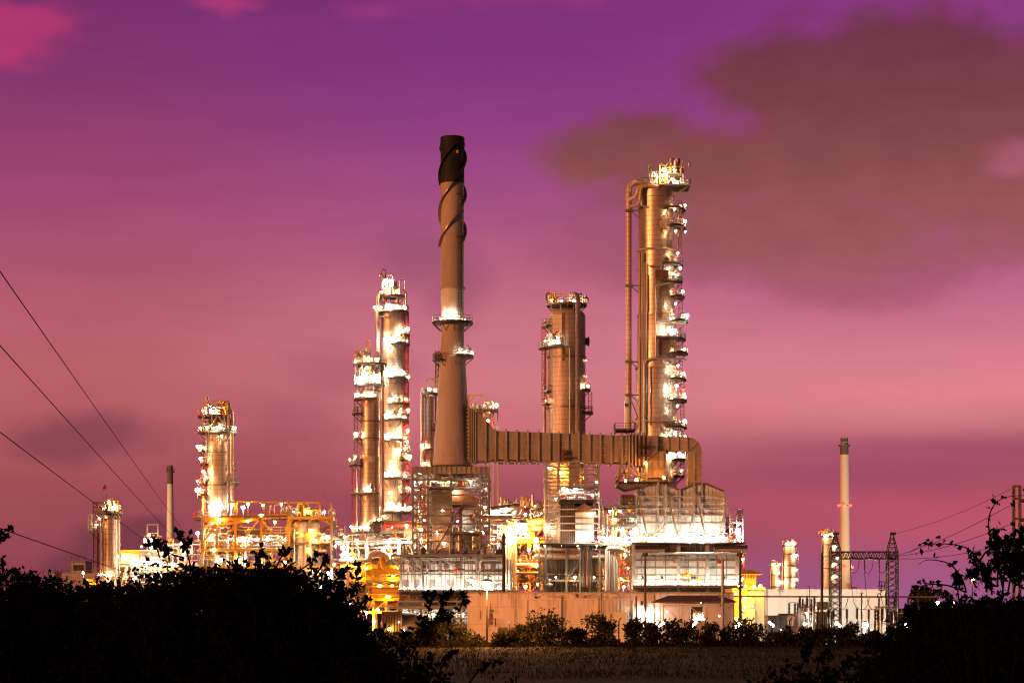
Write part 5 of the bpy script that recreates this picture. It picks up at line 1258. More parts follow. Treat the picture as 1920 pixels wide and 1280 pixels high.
b = MB(); b.bar(t.P(703,1147,-4.5), t.P(726,1126,-4.5), .3); b.bar(t.P(668,1110,-4.5), t.P(690,1090,-4.5), .25); parts(t, b, 'cross_brace', MAT['yellow'])
deck(t, 655, 755, 1094, -4, 4, .25, 'steel_rust', railmat='yellow')
piping(t, 652, 755, 1066, 1150, -3.6, 3, 56, 121, ('yellow','pipe_white','yellow','pipe_brown'), .1, .32, 20); piping(t, 640, 775, 1000, 1050, -4, 3, 56, 122, ('pipe_white','steel_pale','pipe_brown','pipe_white'), .1, .3, 26)
deck(t, 640, 778, 1026, -3, 4, .3, 'steel', railmat='steel_pale'); deck(t, 715, 778, 997, -2, 4, .3, 'steel', railmat='steel_pale')
for px in (645, 678, 716, 746, 772):
    b = MB(); b.bar((t.X(px), t.Y+3, 0), (t.X(px), t.Y+3, t.Z(985)), .36); t.part(b, 'column', MAT['steel_pale'])
pipe(t, [(722,986,-3),(778,986,-3)], .42, 'red', flange=True); pipe(t, [(720,978,-2),(778,981,-2)], .34, 'pipe_brown')
b = MB(); b.drum(t.P(760,1000,-1), t.P(778,1000,-1), 1.1, 16); t.part(b, 'horizontal_drum', MAT['jacket_dull'])
for px, py, k, sc in ((633,1025,'y',.7),(648,1027,'W',1.2),(654,1040,'W',1.3),(645,1042,'W',.9),(678,1078,'y',1.1),(690,1066,'y',.8),(715,1098,'y',1.1),(738,1098,'y',1.),(712,1142,'w',.8),(712,1068,'y',.7),(740,1080,'y',.9),(670,1100,'y',.8),(748,1066,'y',.8),(692,1120,'y',.8),(730,1118,'y',.9),(676,1166,'W',1.2),(705,1164,'W',1.2),(690,1148,'w',.9),(722,1155,'y',.8),(672,1015,'w',.9),(735,1012,'W',.9),(750,1015,'w',.9),(768,1010,'w',.9),(722,1032,'W',.9),(765,987,'w',.9),(738,990,'w',.7),(650,1008,'w',.7),(735,1040,'w',.8),(760,1030,'w',.7),(662,1048,'w',.8),(640,1075,'w',.9),(640,1100,'w',.8),(660,1130,'w',.8)): lamp(t, px, py, -5, kind=k, sc=sc)
t = T('storage_drum', 'rust-brown corrugated screen and round-ended drum low in front of the furnace', 'vessel', 745, 368)
b = MB(); b.drum(t.P(735,1172,0), t.P(778,1172,0), 2.2, 22, .9); t.part(b, 'drum', MAT['pipe_brown'])
b = MB(); b.box(t.X(718), t.X(756), t.Y-3, t.Y-2.7, t.Z(1182), t.Z(1146)); 
for px in range(719, 756, 5): b.box(t.X(px)-.12, t.X(px)+.12, t.Y-3.25, t.Y-3.01, t.Z(1184), t.Z(1145))
t.part(b, 'screen', MAT['corrug_brown'])
for px in (722, 738, 755, 770):
    b = MB(); b.bar((t.X(px), t.Y-2, 0), (t.X(px), t.Y-2, t.Z(1176)), .4); t.part(b, 'leg', MAT['steel'])
for a in ((733,1178,-4,'y',.9),(760,1180,-3.5,'w',.7),(750,1165,-4,'s',.8)): lamp(t, *a)

# ================================================================== orange pipe alley between furnace and middle heater
t = T('pipe_rack', 'orange-lit pipe alley around the huge sodium lamp between furnace and middle heater', 'pipe rack', 975, 404)
b = MB(); b.tube([t.P(918,960,-3), t.P(975,951,-3)], [.9, .8], 14); t.part(b, 'pipe', MAT['pipe_brown']); b = MB(); b.tube([t.P(974,951,-3), t.P(964,970,-3)], .7, 14); t.part(b, 'pipe', MAT['pipe_brown'])
for py, x0, x1, r, m in ((968,900,978,.24,'pipe_white'),(974,896,978,.3,'pipe_brown'),(980,900,968,.26,'steel_rust'),(1060,962,1012,.5,'jacket'),(1074,960,1010,.3,'pipe_brown'),(1010,962,1020,.24,'pipe_brown'),(1017,962,1024,.3,'yellow')): pipe(t, [(x0,py,-4),(x1,py,-4)], r, m, flange=True)
pipe(t, [(976,982,-2),(1026,974,-2)], .75, 'jacket', n=14); pipe(t, [(984,992,-1),(1022,990,-1)], .5, 'jacket_dull', n=12)
for px, py0 in ((949,990),(953,984),(957,983),(962,980),(966,985)): pipe(t, [(px,1108,-4.5),(px,py0,-4.5),(px-12,py0,-4.5)], .25, 'pipe_white' if px % 2 else 'jacket', flange=True)
pipe(t, [(964,1030,-4),(964,1042,-4),(969,1044,-4)], .2, 'pipe_white'); pipe(t, [(1002,985,0),(1002,962,0),(1006,957,0),(1009,962,0)], .2, 'pipe_white'); pipe(t, [(1012,985,0),(1012,960,0),(1015,955,0),(1018,960,0),(1018,985,0)], .24, 'pipe_white')
frame3d(t, (945, 968, 994, 1020), (-2, 6), (985, 1020, 1052, 1082, 1110), .4, 'steel_rust', 'steel_rust', 'steel_rust')
for px in (945, 968, 994, 1020):
    b = MB(); b.bar((t.X(px), t.Y-2, 0), (t.X(px), t.Y-2, t.Z(1111)), .4); t.part(b, 'column', MAT['steel_rust'])
deck(t, 962, 1022, 1020, -3, 5, .3, 'steel_rust', railmat='yellow'); deck(t, 960, 1022, 1087, -3, 5, .3, 'steel_rust', railmat='yellow')
piping(t, 960, 1022, 1022, 1105, -2, 5, 44, 131, ('pipe_brown','yellow','pipe_white','pipe_brown'), .1, .34, 18); piping(t, 918, 962, 990, 1035, -4, 3, 30, 132, ('pipe_white','steel_pale','pipe_white','red'), .08, .24, 16); piping(t, 925, 1020, 952, 988, -2, 6, 22, 133, ('pipe_brown','pipe_white','pipe_brown'), .1, .3, 10)
b = MB(); b.bar(t.P(990,1000,-4), t.P(990,1028,-4), .3); b.bar(t.P(994,1000,-4), t.P(994,1028,-4), .3); b.bar(t.P(980,1002,-4), t.P(1000,1000,-4), .3); b.bar(t.P(1000,1000,-4), t.P(1000,1016,-4), .3); t.part(b, 'lamp_gantry', MAT['yellow'])
b = MB(); b.poly_prism([(t.X(972),t.Z(1085)),(t.X(980),t.Z(1075)),(t.X(990),t.Z(1088)),(t.X(981),t.Z(1080))], t.Y-4, t.Y-2); t.part(b, 'pump_shelter', MAT['steel_dark'])
for px, py, dy, k, sc in ((976,992,-6,'o',3.0),(988,1006,-6,'o',1.1),(1004,1014,-5,'o',1.),(967,1012,-6,'o',.9),(948,957,-4,'W',1.2),(930,961,-4,'W',1.),(915,969,-5,'w',1.),(906,1000,-5,'W',1.),(940,998,-4,'w',.9),(938,985,-4,'w',1.),(1026,992,-3,'W',1.1),(991,1031,-4,'w',.8),(985,964,0,'w',.8),(1000,978,0,'w',.7),(1010,966,0,'w',.6),(946,1093,-5,'w',.9),(975,1050,-3.6,'y',.8),(1000,1045,-3.6,'y',.7),(985,1100,-3.6,'o',.7),(1008,1095,-3.6,'y',.6),(970,1072,-4,'o',.6),(955,1010,-6,'W',.8),(925,1012,-5,'w',.8),(935,1025,-5,'w',.8),(1005,1062,-5,'o',.6)): lamp(t, px, py, dy, kind=k, sc=sc)  # smaller sodium lamps just right of the huge one are added for glow
davit(t, 949, 955, 950, 17, 0)
# distant process units seen over the alley
t = T('process_structure', 'far process unit with spiky vents seen just above the huge sodium lamp', 'process structure', 985, 520)
frame3d(t, (938, 958, 975, 998, 1020), (0, 8), (950, 975, 1000, 1060), .4, 'steel_rust', 'steel_rust', 'steel_rust')
top_gear(t, 936, 1022, 950, 0, 6, 30, 141, (.8, 3.2)); piping(t, 936, 1024, 948, 990, 0, 6, 24, 142, ('pipe_brown','pipe_white'), .12, .4, 8)
for px in (938, 998, 1020):
    b = MB(); b.bar((t.X(px), t.Y, 0), (t.X(px), t.Y, t.Z(1060)), .4); t.part(b, 'column', MAT['steel_rust'])
for px, py in ((945,950),(965,948),(985,950),(1003,949),(1015,962)): lamp(t, px, py, -1, 's', 1.)
# ================================================================== long pink wall building
t = T('warehouse', 'long low building of pinkish plaster with peeling roof edge, lit orange by the street lamp', 'building', 1125, 268)
b = MB(); b.box(t.X(880), t.X(1376), t.Y, t.Y+14, 0, t.Z(1112)); w = t.part(b, 'wall', MAT['wall_pink'], smooth=False)
b = MB(); b.box(t.X(879), t.X(1377), t.Y-.18, t.Y+14.2, t.Z(1112), t.Z(1109.5)); t.part(b, 'roof_edge', MAT['concrete'])
b = MB(); b.box(t.X(876), t.X(880)-.004, t.Y-.05, t.Y+14, 0, t.Z(1111.5)); t.part(b, 'corner_pier', MAT['wall_pink'])
for x0, x1, m in ((987,1052,'wall_pink'),(1057,1122,'wall_pink'),(1129,1188,'wall_beige')):
    b = MB(); z0, z1 = .3, t.Z(1124)
    for a in ((x0, x0+1.4), (x1-1.4, x1)): b.box(t.X(a[0]), t.X(a[1]), t.Y-.24, t.Y-.003, z0, z1)
    b.box(t.X(x0), t.X(x1), t.Y-.24, t.Y-.003, z1+.004, z1+.17); f = t.part(b, 'bay_frame', MAT['wall_pink'])
    if m == 'wall_beige':
        b = MB()
        for k in range(22): b.box(t.X(x0+2)+k*.172, t.X(x0+2)+k*.172+.09, t.Y-.07, t.Y-.003, z0, z1-.05)
        t.part(b, 'roller_door', MAT['wall_beige'])
b = MB()
rd = random.Random(8)
def flake(cx, cz, w, h, Yf):
    n = 11; v = []
    for k in range(n):
        a = 2*pi*k/n; q = rd.uniform(.45, 1.1); v.append((cx+w*q*cos(a), Yf, cz+h*q*sin(a)))
    b.add(v, [tuple(range(n))])
for c, n in ((1010,5),(1045,8),(1090,9),(1102,10),(1120,10),(1130,7),(1150,4),(1008,3),(1082,4)):
    for k in range(n): flake(t.X(c+rd.uniform(-11,11)), t.Z(rd.uniform(1113.5,1122)), rd.uniform(.12,.6), rd.uniform(.08,.36), t.Y-.006-k*.0006)
t.part(b, 'peeled_patch', MAT['concrete'], w, smooth=False)
b = MB()
for px in (904, 934, 958, 975): b.box(t.X(px)-.02, t.X(px)+.02, t.Y-.012, t.Y-.003, .2, t.Z(1113))
for x0, x1 in ((882,984),(1053.5,1056.5),(1123,1128),(1190,1374)): b.box(t.X(x0), t.X(x1), t.Y-.03, t.Y-.0035, t.Z(1137)-.03, t.Z(1137)+.03)
t.part(b, 'panel_joint', MAT['concrete'], w)
b = MB()
for k in range(46):      # water stains running down from the roof edge
    px = rd.uniform(884, 1372); h = rd.uniform(.5, 2.6); q = rd.uniform(.03, .13); x = t.X(px); zt = t.Z(1112.5)
    b.add([(x-q, t.Y-.0042-k*.0001, zt), (x+q, t.Y-.0042-k*.0001, zt), (x+q*.5, t.Y-.0042-k*.0001, zt-h*.7), (x+.01, t.Y-.0042-k*.0001, zt-h), (x-q*.6, t.Y-.0042-k*.0001, zt-h*.6)], [(0,4,3,2,1)])
t.part(b, 'water_stain', MAT['wall_stain'], w, smooth=False)
for px, h in ((965,5.6),(1126,5.9),(1225,5.2)): pipe(t, [(px,1204,-.16),(px,1113,-.16)], .06, 'pipe_brown', name='drainpipe')
b = MB(); b.box(t.X(917), t.X(924), t.Y-.05, t.Y+.02, t.Z(1170), t.Z(1149)); t.part(b, 'door', MAT['steel_rust']); railing(t, [(916,1172,-.9),(929,1172,-.9),(929,1172,-.1)], .9, 'steel_rust', step=.4)
b = MB(); b.box(t.X(933), t.X(952), t.Y-.9, t.Y-.01, t.Z(1187), t.Z(1173)); ac = t.part(b, 'air_conditioner', MAT['panel_grey'])
b = MB()
for px in (938, 947): 
    p = t.P(px,1180,-.93); b.tube([p, p+Vector((0,-.06,0))], .33, 14)
t.part(b, 'fan_grille', MAT['steel_dark'], ac)
b = MB(); b.box(t.X(1201), t.X(1206), t.Y-.08, t.Y+.02, t.Z(1134), t.Z(1126)); t.part(b, 'window', MAT['steel_dark'])
b = MB(); b.box(t.X(1136), t.X(1174), t.Y-1.1, t.Y-.02, 0, t.Z(1146)); t.part(b, 'equipment_box', MAT['wall_beige'])
pipe(t, [(1146,1113,-.2),(1150,1111,-.3),(1160,1114,-.3),(1162,1120,-.3),(1162,1170,-.3)], .05, 'steel')
for px, h in ((901,8),(1190,14),(921,10)): pipe(t, [(px,1160,-.15),(px,1160-h*2,-.15)], .04, 'steel_dark')
b = MB(); b.bar(t.P(920,1150,-.6), t.P(920,1130,-.6), .07); b.bar(t.P(917,1144,-.6), t.P(926,1144,-.6), .14); t.part(b, 'vent_mast', MAT['steel_dark'])
b = MB(); b.bar(t.P(898,1110,-.2), t.P(902,1115,-.5), .12); t.part(b, 'camera_bracket', MAT['steel_dark'])
lamp(t, 1212, 1149, -.9, 'W', .7); lamp(t, 1204, 1158, -.7, 'W', .45)

# ================================================================== guard turret building and beige hall
t = T('gatehouse', 'small yellow-lit building with a little hip-roofed turret, between shed and beige hall', 'building', 1395, 284)
b = MB(); b.box(t.X(1373), t.X(1401), t.Y, t.Y+9, 0, t.Z(1105)); t.part(b, 'wall', MAT['wall_yellow'])
b = MB(); b.box(t.X(1401)+.004, t.X(1434), t.Y+.4, t.Y+9, 0, t.Z(1106)); t.part(b, 'wall', MAT['wall_beige'])
b = MB(); b.box(t.X(1372), t.X(1435), t.Y-.2, t.Y+9.2, t.Z(1104.9), t.Z(1102.5)); t.part(b, 'roof_slab', MAT['wall_yellow'])
b = MB()
for k in range(9): b.box(t.X(1419+k*1.8), t.X(1419.9+k*1.8), t.Y-.15, t.Y+.1, t.Z(1102.4), t.Z(1100))
t.part(b, 'parapet_tooth', MAT['wall_yellow'])
b = MB(); b.box(t.X(1399), t.X(1421), t.Y+2, t.Y+3.6, t.Z(1102.4), t.Z(1083)); t.part(b, 'turret', MAT['wall_yellow'])
b = MB(); b.box(t.X(1400), t.X(1420), t.Y+2.1, t.Y+3.5, t.Z(1083), t.Z(1075)); t.part(b, 'lantern', MAT['steel_dark'])
b = MB()
for k in range(8): b.box(t.X(1398.6+k*3.0), t.X(1399.8+k*3.0), t.Y+1.85, t.Y+2.05, t.Z(1083), t.Z(1075))
b.box(t.X(1397.6), t.X(1422), t.Y+1.8, t.Y+3.8, t.Z(1084), t.Z(1082.9)); t.part(b, 'window_frame', MAT['wall_yellow'])
x0, x1, xm, zz, zt = t.X(1388), t.X(1431), t.X(1409.5), t.Z(1075), t.Z(1066.5)
b = MB(); b.add([(x0,t.Y+1,zz),(x1,t.Y+1,zz),(x1,t.Y+4.6,zz),(x0,t.Y+4.6,zz),(xm-.2,t.Y+2.8,zt),(xm+.2,t.Y+2.8,zt),(x0,t.Y+1,zz-.12),(x1,t.Y+1,zz-.12),(x1,t.Y+4.6,zz-.12),(x0,t.Y+4.6,zz-.12)],
    [(0,1,5,4),(1,2,5),(2,3,4,5),(3,0,4),(0,6,7,1),(1,7,8,2),(2,8,9,3),(3,9,6,0),(6,9,8,7)]); t.part(b, 'turret_roof', MAT['wall_yellow'], smooth=False)
b = MB(); p = t.P(1402,1128,-.03); b.tube([p+Vector((0,.02,0)), p+Vector((0,-.15,0))], .85, 28); t.part(b, 'round_sign', MAT['stack_white'])
b = MB(); b.box(t.X(1391), t.X(1415), t.Y-.14, t.Y-.004, t.Z(1170), t.Z(1140)); t.part(b, 'notice_board', MAT['stack_white'])
for px, py, dy, k, sc in ((1394,1137,-1.6,'w',.3),(1409,1136,-1.5,'w',.3),(1376,1112,-1.8,'y',.8),(1378,1160,-1.8,'y',.8),(1393,1120,-2.4,'y',.7),(1384,1097,-.6,'y',.8),(1396,1099,-1.2,'y',.8),(1425,1098,-.4,'y',.7),(1412,1100,-1,'y',.8)): lamp(t, px, py, dy, kind=k, sc=sc)
t = T('hall', 'plain beige hall with a flat roof, standing behind the substation', 'building', 1560, 300)
b = MB(); b.box(t.X(1434.5), t.X(1664), t.Y, t.Y+14, 0, t.Z(1120)); t.part(b, 'wall', MAT['wall_beige'], smooth=False)
b = MB(); b.box(t.X(1434), t.X(1665), t.Y-.25, t.Y+14.2, t.Z(1120), t.Z(1104)); t.part(b, 'parapet', MAT['wall_beige'], smooth=False)
pipe(t, [(1438,1165,-.4),(1438,1104,-.4)], .09, 'steel'); b = MB(); b.box(t.X(1460), t.X(1467), t.Y-.8, t.Y-.26, t.Z(1109), t.Z(1104.5)); b.bar(t.P(1462,1109,-.5), t.P(1462,1116,-.5), .12); t.part(b, 'floodlight_bracket', MAT['steel'])
b = MB(); b.box(t.X(1597), t.X(1604), t.Y+3, t.Y+5, t.Z(1104), t.Z(1092)); t.part(b, 'roof_tank', MAT['wall_pink'])
b = MB()
for px in (1602,1606,1610): b.bar(t.P(px,1104,2), t.P(px,1100,2), .12)
b.bar(t.P(1602,1100,2), t.P(1610,1100,2), .12); t.part(b, 'roof_rail', MAT['steel_rust'])
b = MB(); p = t.P(1510,1098,2); b.bar(t.P(1516,1165,-1), t.P(1516,1098,-1), .1); b.bar(t.P(1516,1099,-1), t.P(1508,1097,-1), .1); b.box(t.X(1506), t.X(1510), t.Y-1.1, t.Y-.8, t.Z(1098), t.Z(1097)); t.part(b, 'lamp_arm', MAT['pole_dark'])

# ================================================================== open shed
t = T('shed', 'open shed with a rusty hipped tin roof on thin posts before the pink building', 'shed', 1298, 256)
b = MB(); xl, xr, yf, yb = t.X(1224), t.X(1376), t.Y-3, t.Y+3.4
zr, ze = t.Z(1115.5), t.Z(1127)
b.add([(xl,yf,ze),(xr,yf,ze),(xr,yb,ze),(xl,yb,ze),(t.X(1254),t.Y,zr),(t.X(1352),t.Y,zr),(xl,yf,ze-.14),(xr,yf,ze-.14),(xr,yb,ze-.14),(xl,yb,ze-.14)],
  [(0,1,5,4),(1,2,5),(2,3,4,5),(3,0,4),(0,6,7,1),(1,7,8,2),(2,8,9,3),(3,9,6,0),(6,9,8,7)]); t.part(b, 'roof', MAT['roof_rust'], smooth=False)
for px in (1241, 1277, 1320, 1371):
    for dy in (-2.6, 2.8):
        b = MB(); b.bar((t.X(px), t.Y+dy, 0), (t.X(px), t.Y+dy, t.Z(1126)), .16); t.part(b, 'post', MAT['steel_pale'])
b = MB(); b.bar(t.P(1241,1134,-2.6), t.P(1371,1134,-2.6), .13); b.bar(t.P(1241,1130,2.8), t.P(1371,1130,2.8), .13); t.part(b, 'tie_beam', MAT['steel_pale'])
b = MB()
for a, e in (((1241,1134),(1277,1168)),((1290,1136),(1277,1150)),((1290,1136),(1320,1160)),((1334,1134),(1320,1160)),((1371,1136),(1334,1166))): b.bar(t.P(*a,-2.6), t.P(*e,-2.6), .1)
parts(t, b, 'cross_brace', MAT['steel_pale'])
b = MB(); b.box(t.X(1297), t.X(1317), t.Y+1, t.Y+2.4, .4, t.Z(1137)); t.part(b, 'switch_cabinet', MAT['steel_dark'])
b = MB()
for k in range(6): 
    p = t.P(1299+k*3.4,1152,-1.5); b.tube([p-Vector((0,0,.5)), p+Vector((0,0,.25))], .13, 8); b.ball(p+Vector((0,0,.32)), .12, 8, 5)
b.box(t.X(1297), t.X(1319), t.Y-1.7, t.Y-1.2, t.Z(1162), t.Z(1158)); t.part(b, 'pump_set', MAT['pipe_white'])
b = MB(); b.box(t.X(1284), t.X(1330), t.Y-3.2, t.Y-2.9, 0, t.Z(1166)); t.part(b, 'low_wall', MAT['concrete'])
for px, py, dy, k, sc in ((1303,1158,-1.9,'W',.42),(1313,1157,-1.9,'W',.36),(1311,1129,-2.3,'y',.35),(1252,1146,1,'o',.25),(1347,1154,-1,'W',.35)): lamp(t, px, py, dy, kind=k, sc=sc)

# ================================================================== leaning tube floodlights
tubes = [(1240,1170,1,'short tilted floodlight tube left of the shed, partly behind a shrub'),(1302,1169,1.3,'bright tilted floodlight tube in front of the shed'),(1383,1172,1.1,'thick tilted floodlight tube below the yellow gatehouse'),
         (1446,1169,-1,'tilted floodlight tube beside the grey transformer'),(1571,1170,-1,'tilted floodlight tube under the pylon gantry, left leg'),(1697,1170,-1,'tilted floodlight tube at the edge of the dark right tree')]
for px, py, sg, lab in tubes:
    t = T('floodlight', lab, 'floodlight', px, 246, 'floodlights among the shrubs')
    b = MB(); b.tube([t.P(px-4.5, py+4*sg, -.15), t.P(px+4.5, py-4*sg, -.15)], .13 if px != 1383 else .22, 10); t.part(b, 'tube', MAT['lamp_tube'])
    b = MB(); b.bar(t.P(px-5, py+4.4*sg, .08), t.P(px+5, py-4.4*sg, .08), .3, .1); t.part(b, 'housing', MAT['steel'])
    b = MB(); b.bar((t.X(px), t.Y+.2, 0), (t.X(px), t.Y+.2, t.Z(py)), .1); t.part(b, 'post', MAT['steel_dark'])
t = T('floodlight', 'round glaring floodlight on a short post in the substation', 'floodlight', 1622, 282, 'floodlights among the shrubs')
lamp(t, 1622, 1171, 0, 'f', .95); b = MB(); b.bar((t.X(1622), t.Y+.4, 0), (t.X(1622), t.Y+.4, t.Z(1171)), .14); t.part(b, 'post', MAT['steel_dark'])
t = T('floodlight', 'small white floodlight low beside a dark pole, left of the shed', 'floodlight', 1212, 258, 'floodlights among the shrubs')
lamp(t, 1212, 1150, -.4, 'W', .45); b = MB(); b.bar((t.X(1212), t.Y+.2, 0), (t.X(1212), t.Y+.2, t.Z(1150)), .12); t.part(b, 'post', MAT['steel_dark'])
# street lamp
t = T('street_lamp', 'street lamp with an orange sodium head in front of the pink building', 'street lamp', 913, 241)
b = MB(); b.tube([(t.X(913), t.Y, 0), (t.X(913), t.Y, t.Z(1098))], [.13, .08], 10); t.part(b, 'pole', MAT['pole_dark'])
lamp(t, 913, 1097, -.3, 'S', 1.1)

# ================================================================== utility poles
def pole(label, px, py, Y, w=.26, mat='pole_dark', arms=()):
    t = T('utility_pole', label, 'pole', px, Y, 'dark poles in front of the plant')
    b = MB(); b.tube([(t.X(px), Y, 0), (t.X(px), Y, t.Z(py))], [w*.62, w*.45], 10); t.part(b, 'pole', MAT[mat])
    for apx0, apx1, apy in arms:
        b = MB(); b.bar(t.P(apx0,apy,-.2), t.P(apx1,apy,-.2), .14); t.part(b, 'crossarm', MAT[mat])
        for q in (apx0+.6, apx1-.6):
            b = MB(); b.tube([t.P(q,apy,-.2), t.P(q,apy-3,-.2)], .07, 6); t.part(b, 'insulator', MAT['insulator'])
    PL[px] = t
    return t
PL = {}
pole('dark slim pole rising over the left end of the shed', 1210, 1036, 258); pole('grey pole with two small crossarms over the right end of the shed', 1355, 1048, 252, .34, 'concrete', ((1348,1362,1118),(1350,1372,1136)))
pole('tall dark pole in front of the yellow gatehouse', 1388, 1034, 250, .3, arms=((1383,1388,1096),(1383,1389,1104))); pole('dark pole before the beige hall, left of the pylon gantry', 1541, 1036, 252, .32)
pole('dark pole in front of the furnace at the orange pipe alley', 944.5, 1000, 300, .42); pole('short dark post before the pink building, between two framed bays', 1055, 1117, 256, .22); pole('short dark post before the roller door of the pink building', 1193, 1117, 256, .2)

# ================================================================== two-legged power pole and lines
t = T('power_pole', 'orange-lit two-legged power pole with rungs and insulators behind the dark right tree', 'power pole', 1906, 220)
for px in (1900.5, 1912):
    b = MB(); b.bar((t.X(px), t.Y, 0), (t.X(px), t.Y, t.Z(910)), .3, .3); t.part(b, 'leg', MAT['pole_wood'])
for py in (911, 934, 972, 1010, 1050):
    b = MB(); b.bar(t.P(1900.5,py), t.P(1912,py), .22, .12); t.part(b, 'rung', MAT['pole_wood'])
tips = []
for py in (945, 981, 1016):
    b = MB(); a, e = t.P(1899,py), t.P(1893,py+1,-.8)
    for k in range(5): q = a.lerp(e, (k+.5)/5); b.ball(q, .19, 8, 5)
    b.bar(a, e, .08); t.part(b, 'insulator', MAT['insulator']); tips.append(e)
    b = MB(); a, e = t.P(1913,py-7), t.P(1921,py-6,-.6)
    for k in range(5): q = a.lerp(e, (k+.5)/5); b.ball(q, .19, 8, 5)
    t.part(b, 'insulator', MAT['insulator'])
for (px, Y, zs) in ((944.5, 300, (14.6, 14.2)), (1210, 258, (11.2,)), (1388, 250, (11.,))):   # added floodlight heads that give no light, facing the plant
    t = PL[px]
    for k, z in enumerate(zs):
        b = MB(); x = t.X(px); b.box(x-.32, x+.32, Y+.35, Y+.85, z-.55-k*.5, z-.15-k*.5); b.bar((x, Y, z-.4-k*.5), (x, Y+.4, z-.4-k*.5), .1); t.part(b, 'dummy_flood_head', MAT['pole_dark'])
def wire(label, p, q, sag, r=.03, n=28, group='power lines'):
    p, q = Vector(p), Vector(q); b = MB(); pts = [p.lerp(q, k/n) - Vector((0,0,sag*4*(k/n)*(1-k/n))) for k in range(n+1)]
    b.tube(pts, r, 5); o = b.build('power_line', MAT['wire'], None, tuple(p)); tag(o, label, 'power line', group); return o
GT = T('gantry_tmp', 'x', 'x', 1620, 272); bpy.data.objects.remove(GT.root)
for i, (a, e) in enumerate(((tips[0],(1683,1040)),(tips[1],(1683,1042)),(tips[2],(1683,1047)))):
    wire(('topmost', 'middle', 'lowest')[i]+' of the three lines from the two-legged pole to the pylon gantry', a, GT.P(*e,0), .5, .032)
wire('faint thin line passing above the pylon gantry toward the two-legged pole', t.P(1899,914), GT.P(1668,1002,0), .6, .022)
# four conductors running away from the camera at left, to a pole deep in the plant
xs = lambda Y: -6.75-.1275*Y
TP = T('utility_pole', 'far pole at the end of the four long lines, behind the dark left trees', 'pole', 387, 430, 'dark poles in front of the plant')
b = MB(); b.tube([(xs(430)+.3, 430, 0), (xs(430)+.3, 430, 14.4)], [.24,.16], 10); TP.part(b, 'pole', MAT['pole_dark'])
for i, py in enumerate((505, 648, 810, 990)):
    z = HC+(HY-py)*K*60
    wire(('uppermost of the four long lines crossing the left sky', 'second from the top of the four long lines at left', 'third from the top of the four long lines at left', 'lowest of the four long lines at left')[i], (xs(12), 12, z+.15), (xs(430), 430, z+.1), .35 if i else .5, (.017,.017,.016,.016)[i], 60)
    b = MB(); b.bar((xs(430)-.3, 430, z+.1), (xs(430)+.3, 430, z+.1), .12); TP.part(b, 'crossarm', MAT['pole_dark'])

# ================================================================== substation
t = T('pylon_gantry', 'lattice gantry of two pointed pylons and a trussed beam in the substation', 'gantry', 1620, 272)
def lattice_tower(t, cpx, hw, py_top, peak, dyh=.75):
    b = MB(); z1 = t.Z(py_top); x = t.X(cpx); w = hw*t.s
    cs = [(-1,-1),(1,-1),(1,1),(-1,1)]
    for sx, sy in cs: b.bar((x+sx*w, t.Y+sy*dyh, 0), (x+sx*w, t.Y+sy*dyh, z1), .15)
    n = 15
    for k in range(n):
        z, zz = z1*k/n, z1*(k+1)/n
        for i in range(4):
            (a, c), (e, f) = cs[i], cs[(i+1) % 4]
            p = (x+a*w, t.Y+c*dyh); q = (x+e*w, t.Y+f*dyh)
            b.bar((*p, z), (*q, zz), .075); b.bar((*q, z), (*p, zz), .075)
    zp = t.Z(peak)
    for sx, sy in cs: b.bar((x+sx*w, t.Y+sy*dyh, z1), (x+sx*.12, t.Y+sy*.12, zp), .11)
    for f in (.25, .5, .75):
        for i in range(4):
            (a, c), (e, g_) = cs[i], cs[(i+1) % 4]; u = 1-f
            b.bar((x+a*w*u, t.Y+c*dyh*u, z1+(zp-z1)*f), (x+e*w*u, t.Y+g_*dyh*u, z1+(zp-z1)*f), .07)
            b.bar((x+a*w*u, t.Y+c*dyh*u, z1+(zp-z1)*f), (x+e*w*(u+.25), t.Y+g_*dyh*(u+.25), z1+(zp-z1)*(f-.25)), .06)
    b.box(x-.3, x+.45, t.Y-.3, t.Y+.3, zp-.1, zp+.25)
    t.part(b, 'pylon', MAT['steel_dark'])
lattice_tower(t, 1566, 9.5, 1034, 1001); lattice_tower(t, 1672.5, 9.3, 1034, 1001)
b = MB(); za, zb = t.Z(1047), t.Z(1034)
for dy in (-.7, .7):
    for z in (za, zb): b.bar((t.X(1556), t.Y+dy, z), (t.X(1683), t.Y+dy, z), .15)
    n = 13
    for k in range(n):
        x0, x1 = t.X(1557+125*k/n), t.X(1557+125*(k+1)/n); xm = (x0+x1)/2
        b.bar((x0, t.Y+dy, za), (xm, t.Y+dy, zb), .09); b.bar((xm, t.Y+dy, zb), (x1, t.Y+dy, za), .09)
for k in range(14):
    x0 = t.X(1557+125*k/13)
    for z in (za, zb): b.bar((x0, t.Y-.7, z), (x0, t.Y+.7, z), .08)
t.part(b, 'beam', MAT['steel_dark'])
def insul(t, p, q, r, n=7, name='insulator'):
    b = MB(); b.tube([p, q], r*.5, 8)
    for k in range(n):
        c = Vector(p).lerp(Vector(q), (k+.5)/n); d = (Vector(q)-Vector(p)).normalized()*.05; b.tube([c-d, c, c+d], [r*.5, r, r*.5], 8)
    return t.part(b, name, MAT['insulator'])
for px in (1593, 1619, 1646):
    insul(t, t.P(px,1049,-.9), t.P(px,1071,-.9), .14, 10)
    for pts in ([(px,1072,-.9),(px+8,1075,-.9),(px+14,1066,-1),(px+16,1048,-1)],[(px,1072,-.9),(px+1,1095,-1),(px+4,1130,-1.4),(px+11,1142,-2)]): pipe(t, pts, .035, 'wire', 1., n=5, name='jumper_cable')
